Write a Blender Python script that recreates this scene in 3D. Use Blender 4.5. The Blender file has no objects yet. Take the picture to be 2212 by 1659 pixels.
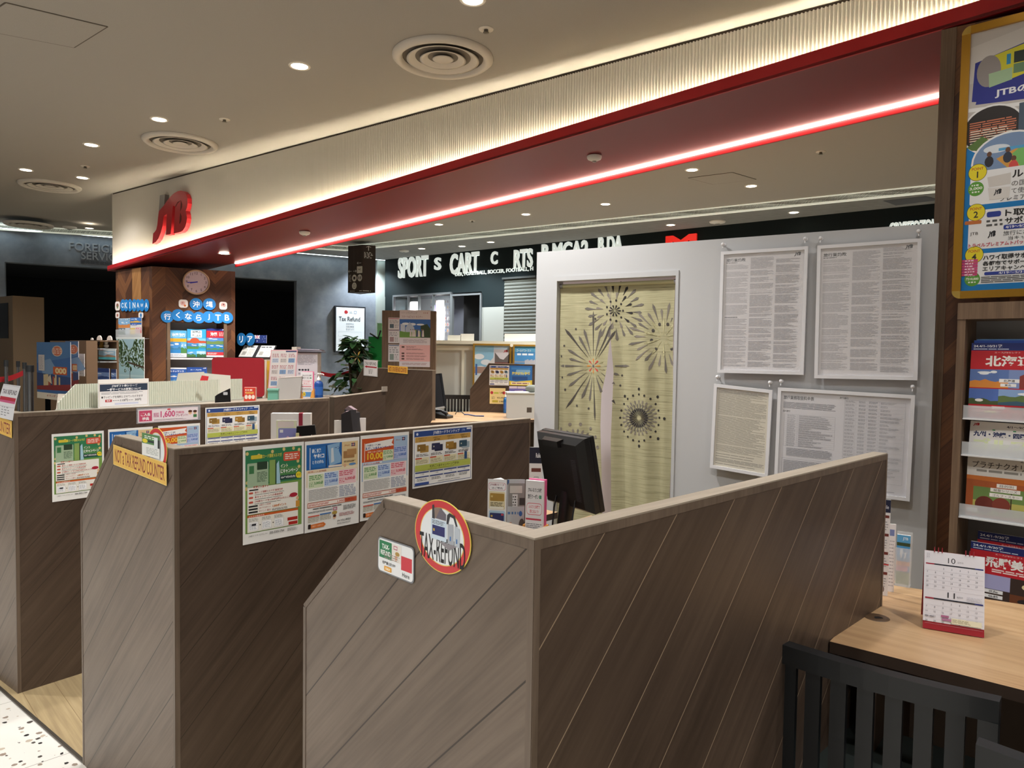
import bpy, bmesh, math, random
from mathutils import Vector, Matrix
V = Vector
SC = bpy.context.scene
COL = SC.collection
rnd = random.Random(7)

# ---------------------------------------------------------------- camera, world, exposure
IMW, IMH = 2212, 1659
FPX, PITCH, ROLL, CAMZ = 1550.0, math.radians(2.35), math.radians(0.89), 1.48
CAM = V((0, 0, CAMZ))
CM = Matrix.Rotation(math.pi/2-PITCH, 3, 'X') @ Matrix.Rotation(ROLL, 3, 'Z')
cd = bpy.data.cameras.new('camera'); cam = bpy.data.objects.new('camera', cd); COL.objects.link(cam)
cam.matrix_world = Matrix.Translation(CAM) @ CM.to_4x4()
cd.sensor_fit = 'HORIZONTAL'; cd.sensor_width = 36.0; cd.lens = FPX*36.0/IMW
cd.clip_start = 0.02; cd.clip_end = 100
SC.camera = cam
SC.view_settings.view_transform = 'Standard'; SC.view_settings.look = 'None'
SC.view_settings.gamma = 1.0; SC.view_settings.use_curve_mapping = False
SC.view_settings.exposure = 0.2
wd = bpy.data.worlds.new('world'); SC.world = wd; wd.use_nodes = True
wd.node_tree.nodes['Background'].inputs[0].default_value = (1.0, 0.96, 0.91, 1)
wd.node_tree.nodes['Background'].inputs[1].default_value = 0.18
try:
    SC.cycles.use_denoising = True
    SC.cycles.max_bounces = 8; SC.cycles.diffuse_bounces = 4; SC.cycles.transparent_max_bounces = 12
    SC.cycles.sample_clamp_indirect = 6.0
    SC.cycles.use_light_tree = True
except Exception:
    pass

# ---------------------------------------------------------------- survey helpers: sight lines met with real planes
def ray(x, y): return CM @ V(((x-IMW/2)/FPX, -(y-IMH/2)/FPX, -1.0))
def onz(x, y, z):
    d = ray(x, y); return CAM + d*((z-CAMZ)/d.z)
def onpl(x, y, p, n):
    d = ray(x, y); return CAM + d*((V(p)-CAM).dot(V(n))/d.dot(V(n)))
def atd(x, y, dist):
    d = ray(x, y); return CAM + d*(dist/d.y)
def hdir(deg): a = math.radians(deg); return V((math.cos(a), math.sin(a), 0))
UP = V((0, 0, 1))

# ---------------------------------------------------------------- materials
def lin(c):
    if isinstance(c, str):
        c = c.lstrip('#'); c = [int(c[i:i+2], 16) for i in (0, 2, 4)]
    r = []
    for v in c[:3]:
        v /= 255.0; r.append(v/12.92 if v <= 0.04045 else ((v+0.055)/1.055)**2.4)
    return (r[0], r[1], r[2], 1.0)
MATS = {}
def mat(col, rough=0.55, metal=0.0, emit=0.0, ecol=None, alpha=1.0, trans=0.0, spec=0.5, name=None):
    key = (str(col), rough, metal, emit, str(ecol), alpha, trans, spec)
    if key in MATS: return MATS[key]
    m = bpy.data.materials.new(name or ('paint_'+str(col).strip('#()').replace(', ', '_'))); m.use_nodes = True
    b = m.node_tree.nodes['Principled BSDF']; I = b.inputs
    I['Base Color'].default_value = lin(col); I['Roughness'].default_value = rough
    I['Metallic'].default_value = metal; I['Specular IOR Level'].default_value = spec
    if emit: I['Emission Color'].default_value = lin(ecol or col); I['Emission Strength'].default_value = emit
    if alpha < 1: I['Alpha'].default_value = alpha
    if trans: I['Transmission Weight'].default_value = trans
    MATS[key] = m; return m
class NT:
    def __init__(s, name, rough=0.5, spec=0.5):
        s.m = bpy.data.materials.new(name); s.m.use_nodes = True; s.t = s.m.node_tree; s.b = s.t.nodes['Principled BSDF']
        s.b.inputs['Roughness'].default_value = rough; s.b.inputs['Specular IOR Level'].default_value = spec
    def n(s, typ, **kw):
        o = s.t.nodes.new(typ)
        for k, v in kw.items():
            if k.startswith('i_'):
                k = k[2:]; k = int(k) if k.isdigit() else k
                o.inputs[k].default_value = v
            else: setattr(o, k, v)
        return o
    def l(s, a, b): s.t.links.new(a, b)
    def math(s, op, a, b=None, c=None):
        o = s.n('ShaderNodeMath', operation=op)
        for i, v in enumerate((a, b, c)):
            if v is None: continue
            if hasattr(v, 'links'): s.l(v, o.inputs[i])
            else: o.inputs[i].default_value = v
        return o.outputs[0]
    def ramp(s, fac, stops, interp='LINEAR'):
        o = s.n('ShaderNodeValToRGB'); s.l(fac, o.inputs[0]); cr = o.color_ramp; cr.interpolation = interp
        while len(cr.elements) < len(stops): cr.elements.new(0.5)
        for e, (p, c) in zip(cr.elements, stops): e.position = p; e.color = lin(c)
        return o.outputs[0]
    def mix(s, fac, a, b):
        o = s.n('ShaderNodeMix', data_type='RGBA')
        for i, v in ((0, fac), (6, a), (7, b)):
            if hasattr(v, 'links'): s.l(v, o.inputs[i])
            else: o.inputs[i].default_value = v if i == 0 else lin(v)
        return o.outputs[2]
    def coord(s, kind='UV', scale=(1, 1, 1), rot=(0, 0, 0), vector=None):
        m = s.n('ShaderNodeMapping'); m.inputs['Scale'].default_value = scale; m.inputs['Rotation'].default_value = rot
        if vector is None: vector = s.n('ShaderNodeTexCoord').outputs[kind]
        s.l(vector, m.inputs['Vector']); return m.outputs[0]
    def noise(s, vec, scale, detail=4, rough=0.5):
        o = s.n('ShaderNodeTexNoise'); s.l(vec, o.inputs['Vector'])
        o.inputs['Scale'].default_value = scale; o.inputs['Detail'].default_value = detail; o.inputs['Roughness'].default_value = rough
        return o.outputs['Fac']
    def bump(s, h, strength=0.3, dist=0.01):
        o = s.n('ShaderNodeBump'); o.inputs['Strength'].default_value = strength; o.inputs['Distance'].default_value = dist
        s.l(h, o.inputs['Height']); s.l(o.outputs[0], s.b.inputs['Normal'])
    def base(s, c): s.l(c, s.b.inputs['Base Color'])

def wood(name, dark, mid, light, ang=45, groove=0.0, gcol='#2a211b', gw=0.0035, rough=0.42, grain=60, off=0.0, kind='UV'):
    t = NT(name, rough)
    v0 = t.coord(kind, rot=(0, 0, math.radians(-ang)))
    st = t.coord(vector=v0, scale=(0.05, 1, 1))
    n1 = t.noise(st, grain, 5, 0.6)
    n2 = t.noise(t.coord(vector=v0, scale=(0.35, 1, 1)), 5, 3, 0.5)
    n3 = t.noise(t.coord(vector=v0, scale=(0.02, 1, 1)), grain*4, 2, 0.6)
    f = t.math('ADD', t.math('MULTIPLY', n1, 0.55), t.math('MULTIPLY', n2, 0.45))
    f = t.math('ADD', t.math('MULTIPLY', f, 0.85), t.math('MULTIPLY', n3, 0.15))
    c = t.ramp(f, [(0.36, dark), (0.5, mid), (0.66, light)])
    if groove:
        sep = t.n('ShaderNodeSeparateXYZ'); t.l(v0, sep.inputs[0])
        y = t.math('ADD', sep.outputs[1], off)
        fr = t.math('FRACT', t.math('DIVIDE', y, groove))
        pl = t.math('FLOOR', t.math('DIVIDE', y, groove))
        rv = t.n('ShaderNodeTexWhiteNoise', noise_dimensions='1D'); t.l(pl, rv.inputs['W'])
        c = t.mix(t.math('MULTIPLY', rv.outputs['Value'], 0.28), c, dark)
        g = t.math('LESS_THAN', fr, gw/groove)
        c = t.mix(g, c, gcol)
        h = t.math('SUBTRACT', t.math('MULTIPLY', n1, 0.1), g)
        t.bump(h, 0.25, 0.002)
    else:
        t.bump(n1, 0.08, 0.001)
    t.base(c); return t.m
def chevron(name, tones, w=0.17, plank=0.115, rough=0.4):
    """walnut planks meeting in a chevron, in metres on the UV map"""
    t = NT(name, rough); sp = t.n('ShaderNodeSeparateXYZ'); t.l(t.coord('UV'), sp.inputs[0])
    u, v = sp.outputs[0], sp.outputs[1]
    pp = t.math('PINGPONG', u, w); y = t.math('ADD', v, t.math('MULTIPLY', pp, 1.15))
    col = t.math('FLOOR', t.math('DIVIDE', u, w)); row = t.math('FLOOR', t.math('DIVIDE', y, plank))
    wn = t.n('ShaderNodeTexWhiteNoise', noise_dimensions='2D'); cb = t.n('ShaderNodeCombineXYZ'); t.l(col, cb.inputs[0]); t.l(row, cb.inputs[1]); t.l(cb.outputs[0], wn.inputs['Vector'])
    gv = t.n('ShaderNodeCombineXYZ'); t.l(t.math('MULTIPLY', pp, 2.0), gv.inputs[0]); t.l(t.math('MULTIPLY', y, 34.0), gv.inputs[1])
    n1 = t.noise(gv.outputs[0], 1.6, 5, .6)
    f = t.math('ADD', t.math('MULTIPLY', n1, .55), t.math('MULTIPLY', wn.outputs['Value'], .45))
    c = t.ramp(f, [(.22, tones[0]), (.5, tones[1]), (.8, tones[2])])
    g = t.math('LESS_THAN', t.math('FRACT', t.math('DIVIDE', y, plank)), .018)
    t.base(t.mix(g, c, tones[0])); t.bump(n1, .06, .001); return t.m
def mottle(name, stops, scale=40, kind='Object', stretch=(1, 1, 1), rough=0.6, interp='LINEAR', bump=0.0, detail=3):
    key = ('mottle', name)
    if key in MATS: return MATS[key]
    t = NT(name, rough); n = t.noise(t.coord(kind, scale=stretch), scale, detail, 0.55)
    t.base(t.ramp(n, stops, interp))
    if bump: t.bump(n, bump, 0.005)
    MATS[key] = t.m; return t.m

# ---------------------------------------------------------------- mesh builder
class MB:
    """collects shapes; build() links them as ONE mesh object"""
    def __init__(s): s.v = []; s.f = []; s.mi = []; s.ms = []; s.uv = []; s.sm = []
    def m(s, mt):
        if isinstance(mt, str) or isinstance(mt, tuple): mt = mat(mt)
        if mt not in s.ms: s.ms.append(mt)
        return s.ms.index(mt)
    def poly(s, vs, faces, mt, uvs=None, smooth=False):
        b = len(s.v); s.v += [V(p) for p in vs]; i = s.m(mt)
        for f in faces:
            s.f.append([b+k for k in f]); s.mi.append(i); s.sm.append(smooth)
            s.uv.append([uvs[k] for k in f] if uvs else None)
    def quad(s, a, b, c, d, mt, uvs=None): s.poly([a, b, c, d], [(0, 1, 2, 3)], mt, uvs)
    def obox(s, o, u, v, w, mt):
        """box from corner o with edge vectors u, v, w (right-handed)"""
        o, u, v, w = V(o), V(u), V(v), V(w)
        if u.cross(v).dot(w) < 0: u, v = v, u
        p = [o, o+u, o+u+v, o+v, o+w, o+u+w, o+u+v+w, o+v+w]
        s.poly(p, [(3, 2, 1, 0), (4, 5, 6, 7), (0, 1, 5, 4), (1, 2, 6, 5), (2, 3, 7, 6), (3, 0, 4, 7)], mt)
    def box(s, x0, y0, z0, x1, y1, z1, mt): s.obox((x0, y0, z0), (x1-x0, 0, 0), (0, y1-y0, 0), (0, 0, z1-z0), mt)
    def cbox(s, c, u, v, w, mt): u, v, w = V(u), V(v), V(w); s.obox(V(c)-(u+v+w)/2, u, v, w, mt)
    def prism(s, pts, d, mt, side=None, uvs=None, smooth=False):
        """planar outline pts extruded by vector d"""
        pts = [V(p) for p in pts]; d = V(d); n = len(pts)
        nn = V((0, 0, 0))
        for i in range(n): nn += pts[i].cross(pts[(i+1) % n])
        if nn.dot(d) > 0: pts = pts[::-1]; uvs = uvs[::-1] if uvs else None
        s.poly(pts, [tuple(range(n))], mt, uvs)
        s.poly([p+d for p in pts], [tuple(range(n-1, -1, -1))], mt, uvs)
        for i in range(n):
            j = (i+1) % n
            s.poly([pts[j], pts[i], pts[i]+d, pts[j]+d], [(0, 1, 2, 3)], side or mt, smooth=smooth)
    def rprism(s, c, u, v, r, d, mt, n=4, side=None):
        """rounded rectangle, centre c, half sizes u,v (vectors), corner radius r, depth vector d"""
        u, v = V(u), V(v); lu, lv = u.length, v.length; un, vn = u/lu, v/lv; pts = []
        for sx, sy, a0 in ((1, 1, 0), (-1, 1, 90), (-1, -1, 180), (1, -1, 270)):
            for k in range(n+1):
                a = math.radians(a0+90*k/n)
                pts.append(V(c)+un*(sx*(lu-r)+r*math.cos(a))+vn*(sy*(lv-r)+r*math.sin(a)))
        s.prism(pts, d, mt, side)
    def tube(s, pts, r, mt, n=8, cap=True, closed=False):
        pts = [V(p) for p in pts]; rs = r if isinstance(r, (list, tuple)) else [r]*len(pts)
        N = len(pts); rings = []; prev = None
        for i, p in enumerate(pts):
            if closed: t = pts[(i+1) % N]-pts[i-1]
            else: t = pts[min(i+1, N-1)]-pts[max(i-1, 0)]
            if t.length < 1e-9: t = V((0, 0, 1))
            t.normalize()
            if prev is None:
                a = t.orthogonal().normalized()
            else:
                a = (prev-t*prev.dot(t))
                a = a.normalized() if a.length > 1e-6 else t.orthogonal().normalized()
            prev = a; b = t.cross(a)
            rings.append([p+(a*math.cos(2*math.pi*k/n)+b*math.sin(2*math.pi*k/n))*rs[i] for k in range(n)])
        vs = [q for rg in rings for q in rg]; fs = []
        for i in range(N if closed else N-1):
            for k in range(n):
                a, b = i*n+k, i*n+(k+1) % n; j = ((i+1) % N)*n
                fs.append((a, b, j+(k+1) % n, j+k))
        s.poly(vs, fs, mt, smooth=True)
        if cap and not closed:
            s.poly(rings[0], [tuple(range(n-1, -1, -1))], mt); s.poly(rings[-1], [tuple(range(n))], mt)
    def lathe(s, prof, mt, n=24, c=(0, 0, 0), axis=None, smooth=True):
        """profile of (radius, height) turned about z (or axis)"""
        c = V(c); ax = V(axis).normalized() if axis else UP
        a = ax.orthogonal().normalized() if axis else V((1, 0, 0)); b = ax.cross(a)
        vs = []; fs = []
        for r, h in prof:
            for k in range(n):
                t = 2*math.pi*k/n; vs.append(c+ax*h+(a*math.cos(t)+b*math.sin(t))*r)
        for i in range(len(prof)-1):
            for k in range(n): fs.append((i*n+k, i*n+(k+1) % n, (i+1)*n+(k+1) % n, (i+1)*n+k))
        s.poly(vs, fs, mt, smooth=smooth)
    def cyl(s, a, b, r, mt, n=16): s.tube([a, b], r, mt, n)
    def disc(s, c, nrm, r, mt, n=24, depth=0.0, r2=None, udir=None):
        nrm = V(nrm).normalized(); a = V(udir).normalized() if udir else nrm.orthogonal().normalized(); b = nrm.cross(a)
        pts = [V(c)+a*(r*math.cos(2*math.pi*k/n))+b*((r2 or r)*math.sin(2*math.pi*k/n)) for k in range(n)]
        if depth: s.prism(pts, nrm*depth, mt)
        else: s.poly(pts, [tuple(range(n))], mt)
    def sphere(s, c, r, mt, n=12, m=8, sc=(1, 1, 1)):
        vs = []; fs = []
        for i in range(m+1):
            ph = math.pi*i/m
            for k in range(n):
                t = 2*math.pi*k/n
                vs.append(V(c)+V((r*sc[0]*math.sin(ph)*math.cos(t), r*sc[1]*math.sin(ph)*math.sin(t), r*sc[2]*math.cos(ph))))
        for i in range(m):
            for k in range(n): fs.append((i*n+k, (i+1)*n+k, (i+1)*n+(k+1) % n, i*n+(k+1) % n))
        s.poly(vs, fs, mt, smooth=True)
    def grid(s, fn, nu, nv, mt, uvs=True, smooth=True):
        vs = [fn(i/nu, j/nv) for j in range(nv+1) for i in range(nu+1)]
        uv = [(i/nu, j/nv) for j in range(nv+1) for i in range(nu+1)]
        fs = [(j*(nu+1)+i, j*(nu+1)+i+1, (j+1)*(nu+1)+i+1, (j+1)*(nu+1)+i) for j in range(nv) for i in range(nu)]
        s.poly(vs, fs, mt, uv if uvs else None, smooth)
    def build(s, name, parent=None, loc=None, bevel=0.0):
        me = bpy.data.meshes.new(name)
        if loc is None:
            if parent is not None: loc = parent['_w'] if '_w' in parent else (0, 0, 0)
            else:
                xs = [p.x for p in s.v]; ys = [p.y for p in s.v]; zs = [p.z for p in s.v]
                loc = ((min(xs)+max(xs))/2, (min(ys)+max(ys))/2, min(zs))
        loc = V(loc)
        me.from_pydata([tuple(p-loc) for p in s.v], [], s.f)
        for mt in s.ms: me.materials.append(mt)
        me.polygons.foreach_set('material_index', s.mi); me.polygons.foreach_set('use_smooth', s.sm)
        ul = me.uv_layers.new(name='UVMap'); k = 0; co = []
        for fi, f in enumerate(s.f):
            u = s.uv[fi]
            if u is None:      # plain box mapping in metres
                n = (s.v[f[1]]-s.v[f[0]]).cross(s.v[f[2]]-s.v[f[1]])
                if abs(n.z) > 0.7*n.length: u = [(s.v[i].x, s.v[i].y) for i in f]
                else:
                    l = math.hypot(n.x, n.y) or 1.0; tx, ty = -n.y/l, n.x/l
                    u = [(s.v[i].x*tx+s.v[i].y*ty, s.v[i].z) for i in f]
            for c in u: co += [c[0], c[1]]
        ul.data.foreach_set('uv', co)
        me.update()
        o = bpy.data.objects.new(name, me); COL.objects.link(o)
        if parent is None: o.location = loc; W[o] = loc
        else: o.parent = parent; W[o] = W[parent]
        if bevel:
            b = o.modifiers.new('bevel', 'BEVEL'); b.width = bevel; b.segments = 2; b.limit_method = 'ANGLE'
        return o
W = {}   # world location of every object's origin
def _bw(s, name, parent=None, loc=None, bevel=0.0):
    if parent is not None and loc is None: loc = W[parent]
    return MB._build(s, name, parent, loc, bevel)
MB._build = MB.build; MB.build = _bw
def thing(name, loc, label, cat, group=None):
    o = bpy.data.objects.new(name, None); COL.objects.link(o); o.location = V(loc); o.empty_display_size = 0.05
    W[o] = V(loc); return tag(o, label, cat, group)
def tag(o, label=None, cat=None, group=None, kind=None):
    if label: o['label'] = label
    if cat: o['category'] = cat
    if group: o['group'] = group
    if kind: o['kind'] = kind
    return o
def struct(o): o['kind'] = 'structure'; return o
def dup(root, loc, label=None, rotz=None, group=None):
    r = root.copy(); COL.objects.link(r); r.location = V(loc); W[r] = V(loc)
    if rotz is not None: r.rotation_euler = (0, 0, rotz)
    if label: r['label'] = label
    if group: r['group'] = group
    for ch in list(root.children):
        c = ch.copy(); COL.objects.link(c); c.parent = r
        for g in list(ch.children):
            d = g.copy(); COL.objects.link(d); d.parent = c
    return r

# ---------------------------------------------------------------- lettering
TXT = {}
def glyphs(s, bold=0.0):
    key = (s, bold)
    if key in TXT: return TXT[key]
    cu = bpy.data.curves.new('lettering', 'FONT'); cu.body = s; cu.size = 1.0; cu.resolution_u = 3; cu.offset = bold
    cu.dimensions = '2D'; cu.fill_mode = 'FRONT'
    o = bpy.data.objects.new('lettering', cu); COL.objects.link(o)
    dg = bpy.context.evaluated_depsgraph_get(); ev = o.evaluated_get(dg); me = ev.to_mesh()
    vs = [(v.co.x, v.co.y) for v in me.vertices]; fs = [tuple(p.vertices) for p in me.polygons]
    fs = [f if sum(vs[f[i]][0]*vs[f[(i+1) % len(f)]][1]-vs[f[(i+1) % len(f)]][0]*vs[f[i]][1] for i in range(len(f))) > 0 else f[::-1] for f in fs]
    ev.to_mesh_clear(); bpy.data.objects.remove(o); bpy.data.curves.remove(cu)
    if not vs: vs = [(0, 0), (1, 0), (1, 1)]; fs = []
    x0 = min(p[0] for p in vs); x1 = max(p[0] for p in vs); y0 = min(p[1] for p in vs); y1 = max(p[1] for p in vs)
    TXT[key] = (vs, fs, x0, y0, max(x1-x0, 1e-6), max(y1-y0, 1e-6)); return TXT[key]

class Print:
    """a printed sheet drawn in its own units, x right, y down"""
    def __init__(s, w, h, base='#ffffff', eps=2.5e-5):
        s.w, s.h, s.base, s.eps = w, h, base, eps; s.L = []; s.k = 1
    def _add(s, pts, faces, col, step=True):
        s.L.append((pts, faces, col, s.k)); s.k += 1 if step else 0
    def rect(s, x0, y0, x1, y1, col, step=True): s._add([(x0, y1), (x1, y1), (x1, y0), (x0, y0)], [(0, 1, 2, 3)], col, step); return s
    def poly(s, pts, col):
        a = sum(pts[i][0]*pts[(i+1) % len(pts)][1]-pts[(i+1) % len(pts)][0]*pts[i][1] for i in range(len(pts)))
        s._add(pts[::-1] if a > 0 else pts, [tuple(range(len(pts)))], col); return s
    def ell(s, cx, cy, rx, ry, col, n=24):
        s._add([(cx+rx*math.cos(2*math.pi*k/n), cy-ry*math.sin(2*math.pi*k/n)) for k in range(n)], [tuple(range(n))], col); return s
    def rrect(s, x0, y0, x1, y1, r, col, n=4):
        pts = []
        for cx, cy, a0 in ((x1-r, y0+r, 0), (x0+r, y0+r, 90), (x0+r, y1-r, 180), (x1-r, y1-r, 270)):
            for k in range(n+1):
                a = math.radians(a0+90*k/n); pts.append((cx+r*math.cos(a), cy-r*math.sin(a)))
        s._add(pts, [tuple(range(len(pts)))], col); return s
    def frame(s, x0, y0, x1, y1, t, col):
        for a in ((x0, y0, x1, y0+t), (x0, y1-t, x1, y1), (x0, y0+t, x0+t, y1-t), (x1-t, y0+t, x1, y1-t)): s.rect(*a, col, step=False)
        s.k += 1; return s
    def text(s, t, x0, y0, x1, y1, col='#222222', bold=0.0, keep=None):
        vs, fs, gx, gy, gw, gh = glyphs(t, bold)
        sx, sy = (x1-x0)/gw, (y1-y0)/gh
        if keep:   # keep the letter proportions: fit in the height, start at left / centre
            sx = min(sx, sy)
            if keep == 'c': x0 = (x0+x1)/2-gw*sx/2
        s._add([(x0+(p[0]-gx)*sx, y1-(p[1]-gy)*sy) for p in vs], fs, col); return s
    def rows(s, x0, y0, x1, y1, n, col='#555555', fill=0.5, seed=1, gap=0.0, ragged=0.25):
        """n lines of fine print, each broken into words"""
        r = random.Random(seed); dy = (y1-y0)/n; pts = []; fs = []
        for i in range(n):
            if r.random() < gap: continue
            xe = x1-(x1-x0)*(r.random()**3)*ragged if ragged else x1
            x = x0; y = y0+dy*(i+(1-fill)/2)
            while x < xe-1e-6:
                w = min((x1-x0)*r.uniform(0.12, 0.4), xe-x); b = len(pts)
                pts += [(x, y+dy*fill), (x+w, y+dy*fill), (x+w, y), (x, y)]; fs.append((b, b+1, b+2, b+3)); x += w+dy*0.5
        s._add(pts, fs, col); return s
    def pic(s, x0, y0, x1, y1, sky='#5b94cf', land='#5f8a45', sea=None, cloud=True, seed=1, hill=0.5, extra=None):
        """a small landscape photograph"""
        r = random.Random(seed); w, h = x1-x0, y1-y0
        s.rect(x0, y0, x1, y1, sky)
        if cloud:
            for k in range(3): s.ell(x0+w*r.uniform(.2, .8), y0+h*r.uniform(.12, .32), w*r.uniform(.08, .18), h*r.uniform(.04, .08), '#e8eff5', 12)
        if sea: s.rect(x0, y0+h*(hill+.12), x1, y1, sea)
        n = 8; ys = [y0+h*(hill+r.uniform(-.1, .1)) for _ in range(n+1)]
        b = y0+h*(hill+.2) if sea else y1
        s.poly([(x0, b)]+[(x0+w*i/n, ys[i]) for i in range(n+1)]+[(x1, b)], land)
        if extra: s.poly([(x0, y1), (x0, y0+h*.85), (x0+w*.4, y0+h*.72), (x1, y0+h*.9), (x1, y1)], extra)
        return s
    def logo(s, x0, y0, x1, y1, col):
        """the slanted three-letter travel mark"""
        for pg in MARK:
            s._add([(x0+p[0]*(x1-x0), y0+p[1]*(y1-y0)) for p in (pg if _area(pg) < 0 else pg[::-1])], [tuple(range(len(pg)))], col, False)
        s.k += 1; return s
    def into(s, mb, tl, u, v, curve=None, thick=0.0004):
        """lay the sheet into builder mb: tl = top-left corner, u / v = full edge vectors right / up"""
        tl, u, v = V(tl), V(u), V(v); n = u.cross(v).normalized(); cv = curve or (lambda a, b: 0.0)
        def P(x, y, k):
            a, b = x/s.w, y/s.h; return tl+u*a-v*b+n*(thick+k*s.eps+cv(a, b))
        if curve is None: mb.obox(tl-v, u, v, n*thick, s.base)
        else:
            N = 10
            mb.grid(lambda a, b: P(a*s.w, s.h*(1-b), 0), N, N, s.base)
        for pts, fs, col, k in s.L:
            if isinstance(fs[0] if fs else None, tuple): mb.poly([P(x, y, k) for x, y in pts], fs, col)
    def place(s, name, tl, u, v, label, cat, group=None, parent=None, thick=0.0006, curve=None):
        mb = MB(); s.into(mb, tl, u, v, curve, thick); o = mb.build(name, parent)
        return tag(o, label, cat, group)
def _area(p): return sum(p[i][0]*p[(i+1) % len(p)][1]-p[(i+1) % len(p)][0]*p[i][1] for i in range(len(p)))
def quadpx(tlx, trx, blx, P0, N, off=0.0015, level=True):
    """sheet on plane (P0,N) whose top-left, top-right and bottom-left corners are seen at the given pixels -> tl,u,v"""
    N = V(N).normalized(); p = V(P0)+N*off
    a, b, c = onpl(*tlx, p, N), onpl(*trx, p, N), onpl(*blx, p, N)
    if level:
        h = UP.cross(N).normalized(); w = (b-a).dot(h); up = (UP-N*UP.dot(N)).normalized(); hh = (a-c).dot(up)
        return a, h*w, up*hh
    return a, b-a, a-c
# ================================================================ ceiling heights and strength of the recessed lamps, seen and added
ZC, ZG = 3.28, 3.215            # main ceiling, lower grey ceiling beyond the step
WARM = (1.0, 0.98, 0.95)
E_DOWN, E_SHOP, E_GREY = 165.0, 190.0, 120.0

# ---------------------------------------------------------------- guide lines of the place
FP0, FP1 = onz(244, 418, ZC), onz(1700, 31.5, ZC)          # where the fluted panel meets the ceiling
G = (FP1-FP0).normalized(); GN = V((-G.y, G.x, 0))          # along the front, into the shop
LIP = FP0-GN*0.06
lL, lR = onpl(244, 582, LIP, GN), onpl(2035, 63, LIP, GN)
tL, tR = onpl(244, 571, LIP, GN), onpl(2000, 36, LIP, GN)
def sOf(p): return (V(p)-LIP).dot(G)
def zlip(s): return lL.z+(lR.z-lL.z)*(s-sOf(lL))/(sOf(lR)-sOf(lL))
def ztop(s): return tL.z+(tR.z-tL.z)*(s-sOf(tL))/(sOf(tR)-sOf(tL))
kz = (lR.z-lL.z)/(sOf(lR)-sOf(lL))
SN = (G+UP*kz).cross(GN).normalized()                       # soffit plane normal
def onsof(x, y): return onpl(x, y, lL, SN)
def LP(s, perp, z): q = LIP+G*s+GN*perp; return V((q.x, q.y, z))

# ---------------------------------------------------------------- materials of the setting
M_CEIL = NT('white_plaster', 0.9, 0.2)
M_CEIL.base(M_CEIL.ramp(M_CEIL.noise(M_CEIL.coord('Object'), 300, 2), [(0.3, '#a09b93'), (0.7, '#a8a39b')])); M_CEIL = M_CEIL.m
t = NT('grey_trowelled_plaster', 0.75, 0.3)
n1 = t.noise(t.coord('Object', scale=(1, 1, 1)), 1.6, 6, 0.62)
t.base(t.ramp(n1, [(0.34, '#6f7681'), (0.52, '#858c97'), (0.68, '#9aa1aa')])); t.bump(n1, 0.1, 0.01); M_GWALL = t.m
t = NT('grey_ceiling_board', 0.8, 0.2)
n1 = t.noise(t.coord('Object', scale=(1.2, 14, 1), rot=(0, 0, 0.65)), 6, 4, 0.6)
t.base(t.ramp(n1, [(0.35, '#7a7a78'), (0.6, '#929290')])); M_GCEIL = t.m
t = NT('terrazzo', 0.35, 0.4)
vo = t.n('ShaderNodeTexVoronoi', feature='F1'); vo.inputs['Scale'].default_value = 34; vo.inputs['Randomness'].default_value = 1.0
cv = t.coord('Object'); t.l(cv, vo.inputs['Vector'])
wn = t.n('ShaderNodeSeparateColor'); t.l(vo.outputs['Color'], wn.inputs[0])
n2 = t.noise(cv, 60, 3, 0.6)
d = t.math('ADD', vo.outputs['Distance'], t.math('MULTIPLY', t.math('SUBTRACT', n2, 0.5), 0.5))
thr = t.math('MULTIPLY', wn.outputs[0], 0.42)
chip = t.math('LESS_THAN', d, t.math('SUBTRACT', thr, 0.02))
ccol = t.ramp(wn.outputs[1], [(0.0, '#2c2a29'), (0.3, '#4a4440'), (0.5, '#8c7d70'), (0.75, '#b3a695'), (1.0, '#c9c2b6')], 'CONSTANT')
c = t.mix(chip, '#d9d6cf', ccol)
sp = t.n('ShaderNodeSeparateXYZ'); t.l(t.coord('Object', rot=(0, 0, math.radians(43.8))), sp.inputs[0])
j1 = t.math('LESS_THAN', t.math('FRACT', t.math('DIVIDE', t.math('ADD', sp.outputs[0], 10.13), 0.6)), 0.006)
j2 = t.math('LESS_THAN', t.math('FRACT', t.math('DIVIDE', t.math('ADD', sp.outputs[1], 10.3), 0.6)), 0.006)
c = t.mix(t.math('MAXIMUM', j1, j2), c, '#9a958d'); t.base(c); M_TERR = t.m
M_OAKFLOOR = wood('oak_floor', '#8d7a5c', '#a8946f', '#bca884', ang=-46, groove=0.12, gcol='#7d6748', gw=0.002, grain=40, kind='Object')
M_BLACKWALL = mat('#101c1e', 0.7, spec=.25); M_DARK = mat('#0b0b0e', 0.9)
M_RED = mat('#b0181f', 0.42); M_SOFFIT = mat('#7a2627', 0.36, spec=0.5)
M_WHITEP = mat('#bebfc1', 0.6)
M_COL = chevron('walnut_chevron', ('#40271b', '#5f3c29', '#825635'))
M_TRIMW = wood('brown_laminate', '#5c4a3b', '#735d4a', '#8a725b', ang=90, grain=50)

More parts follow.
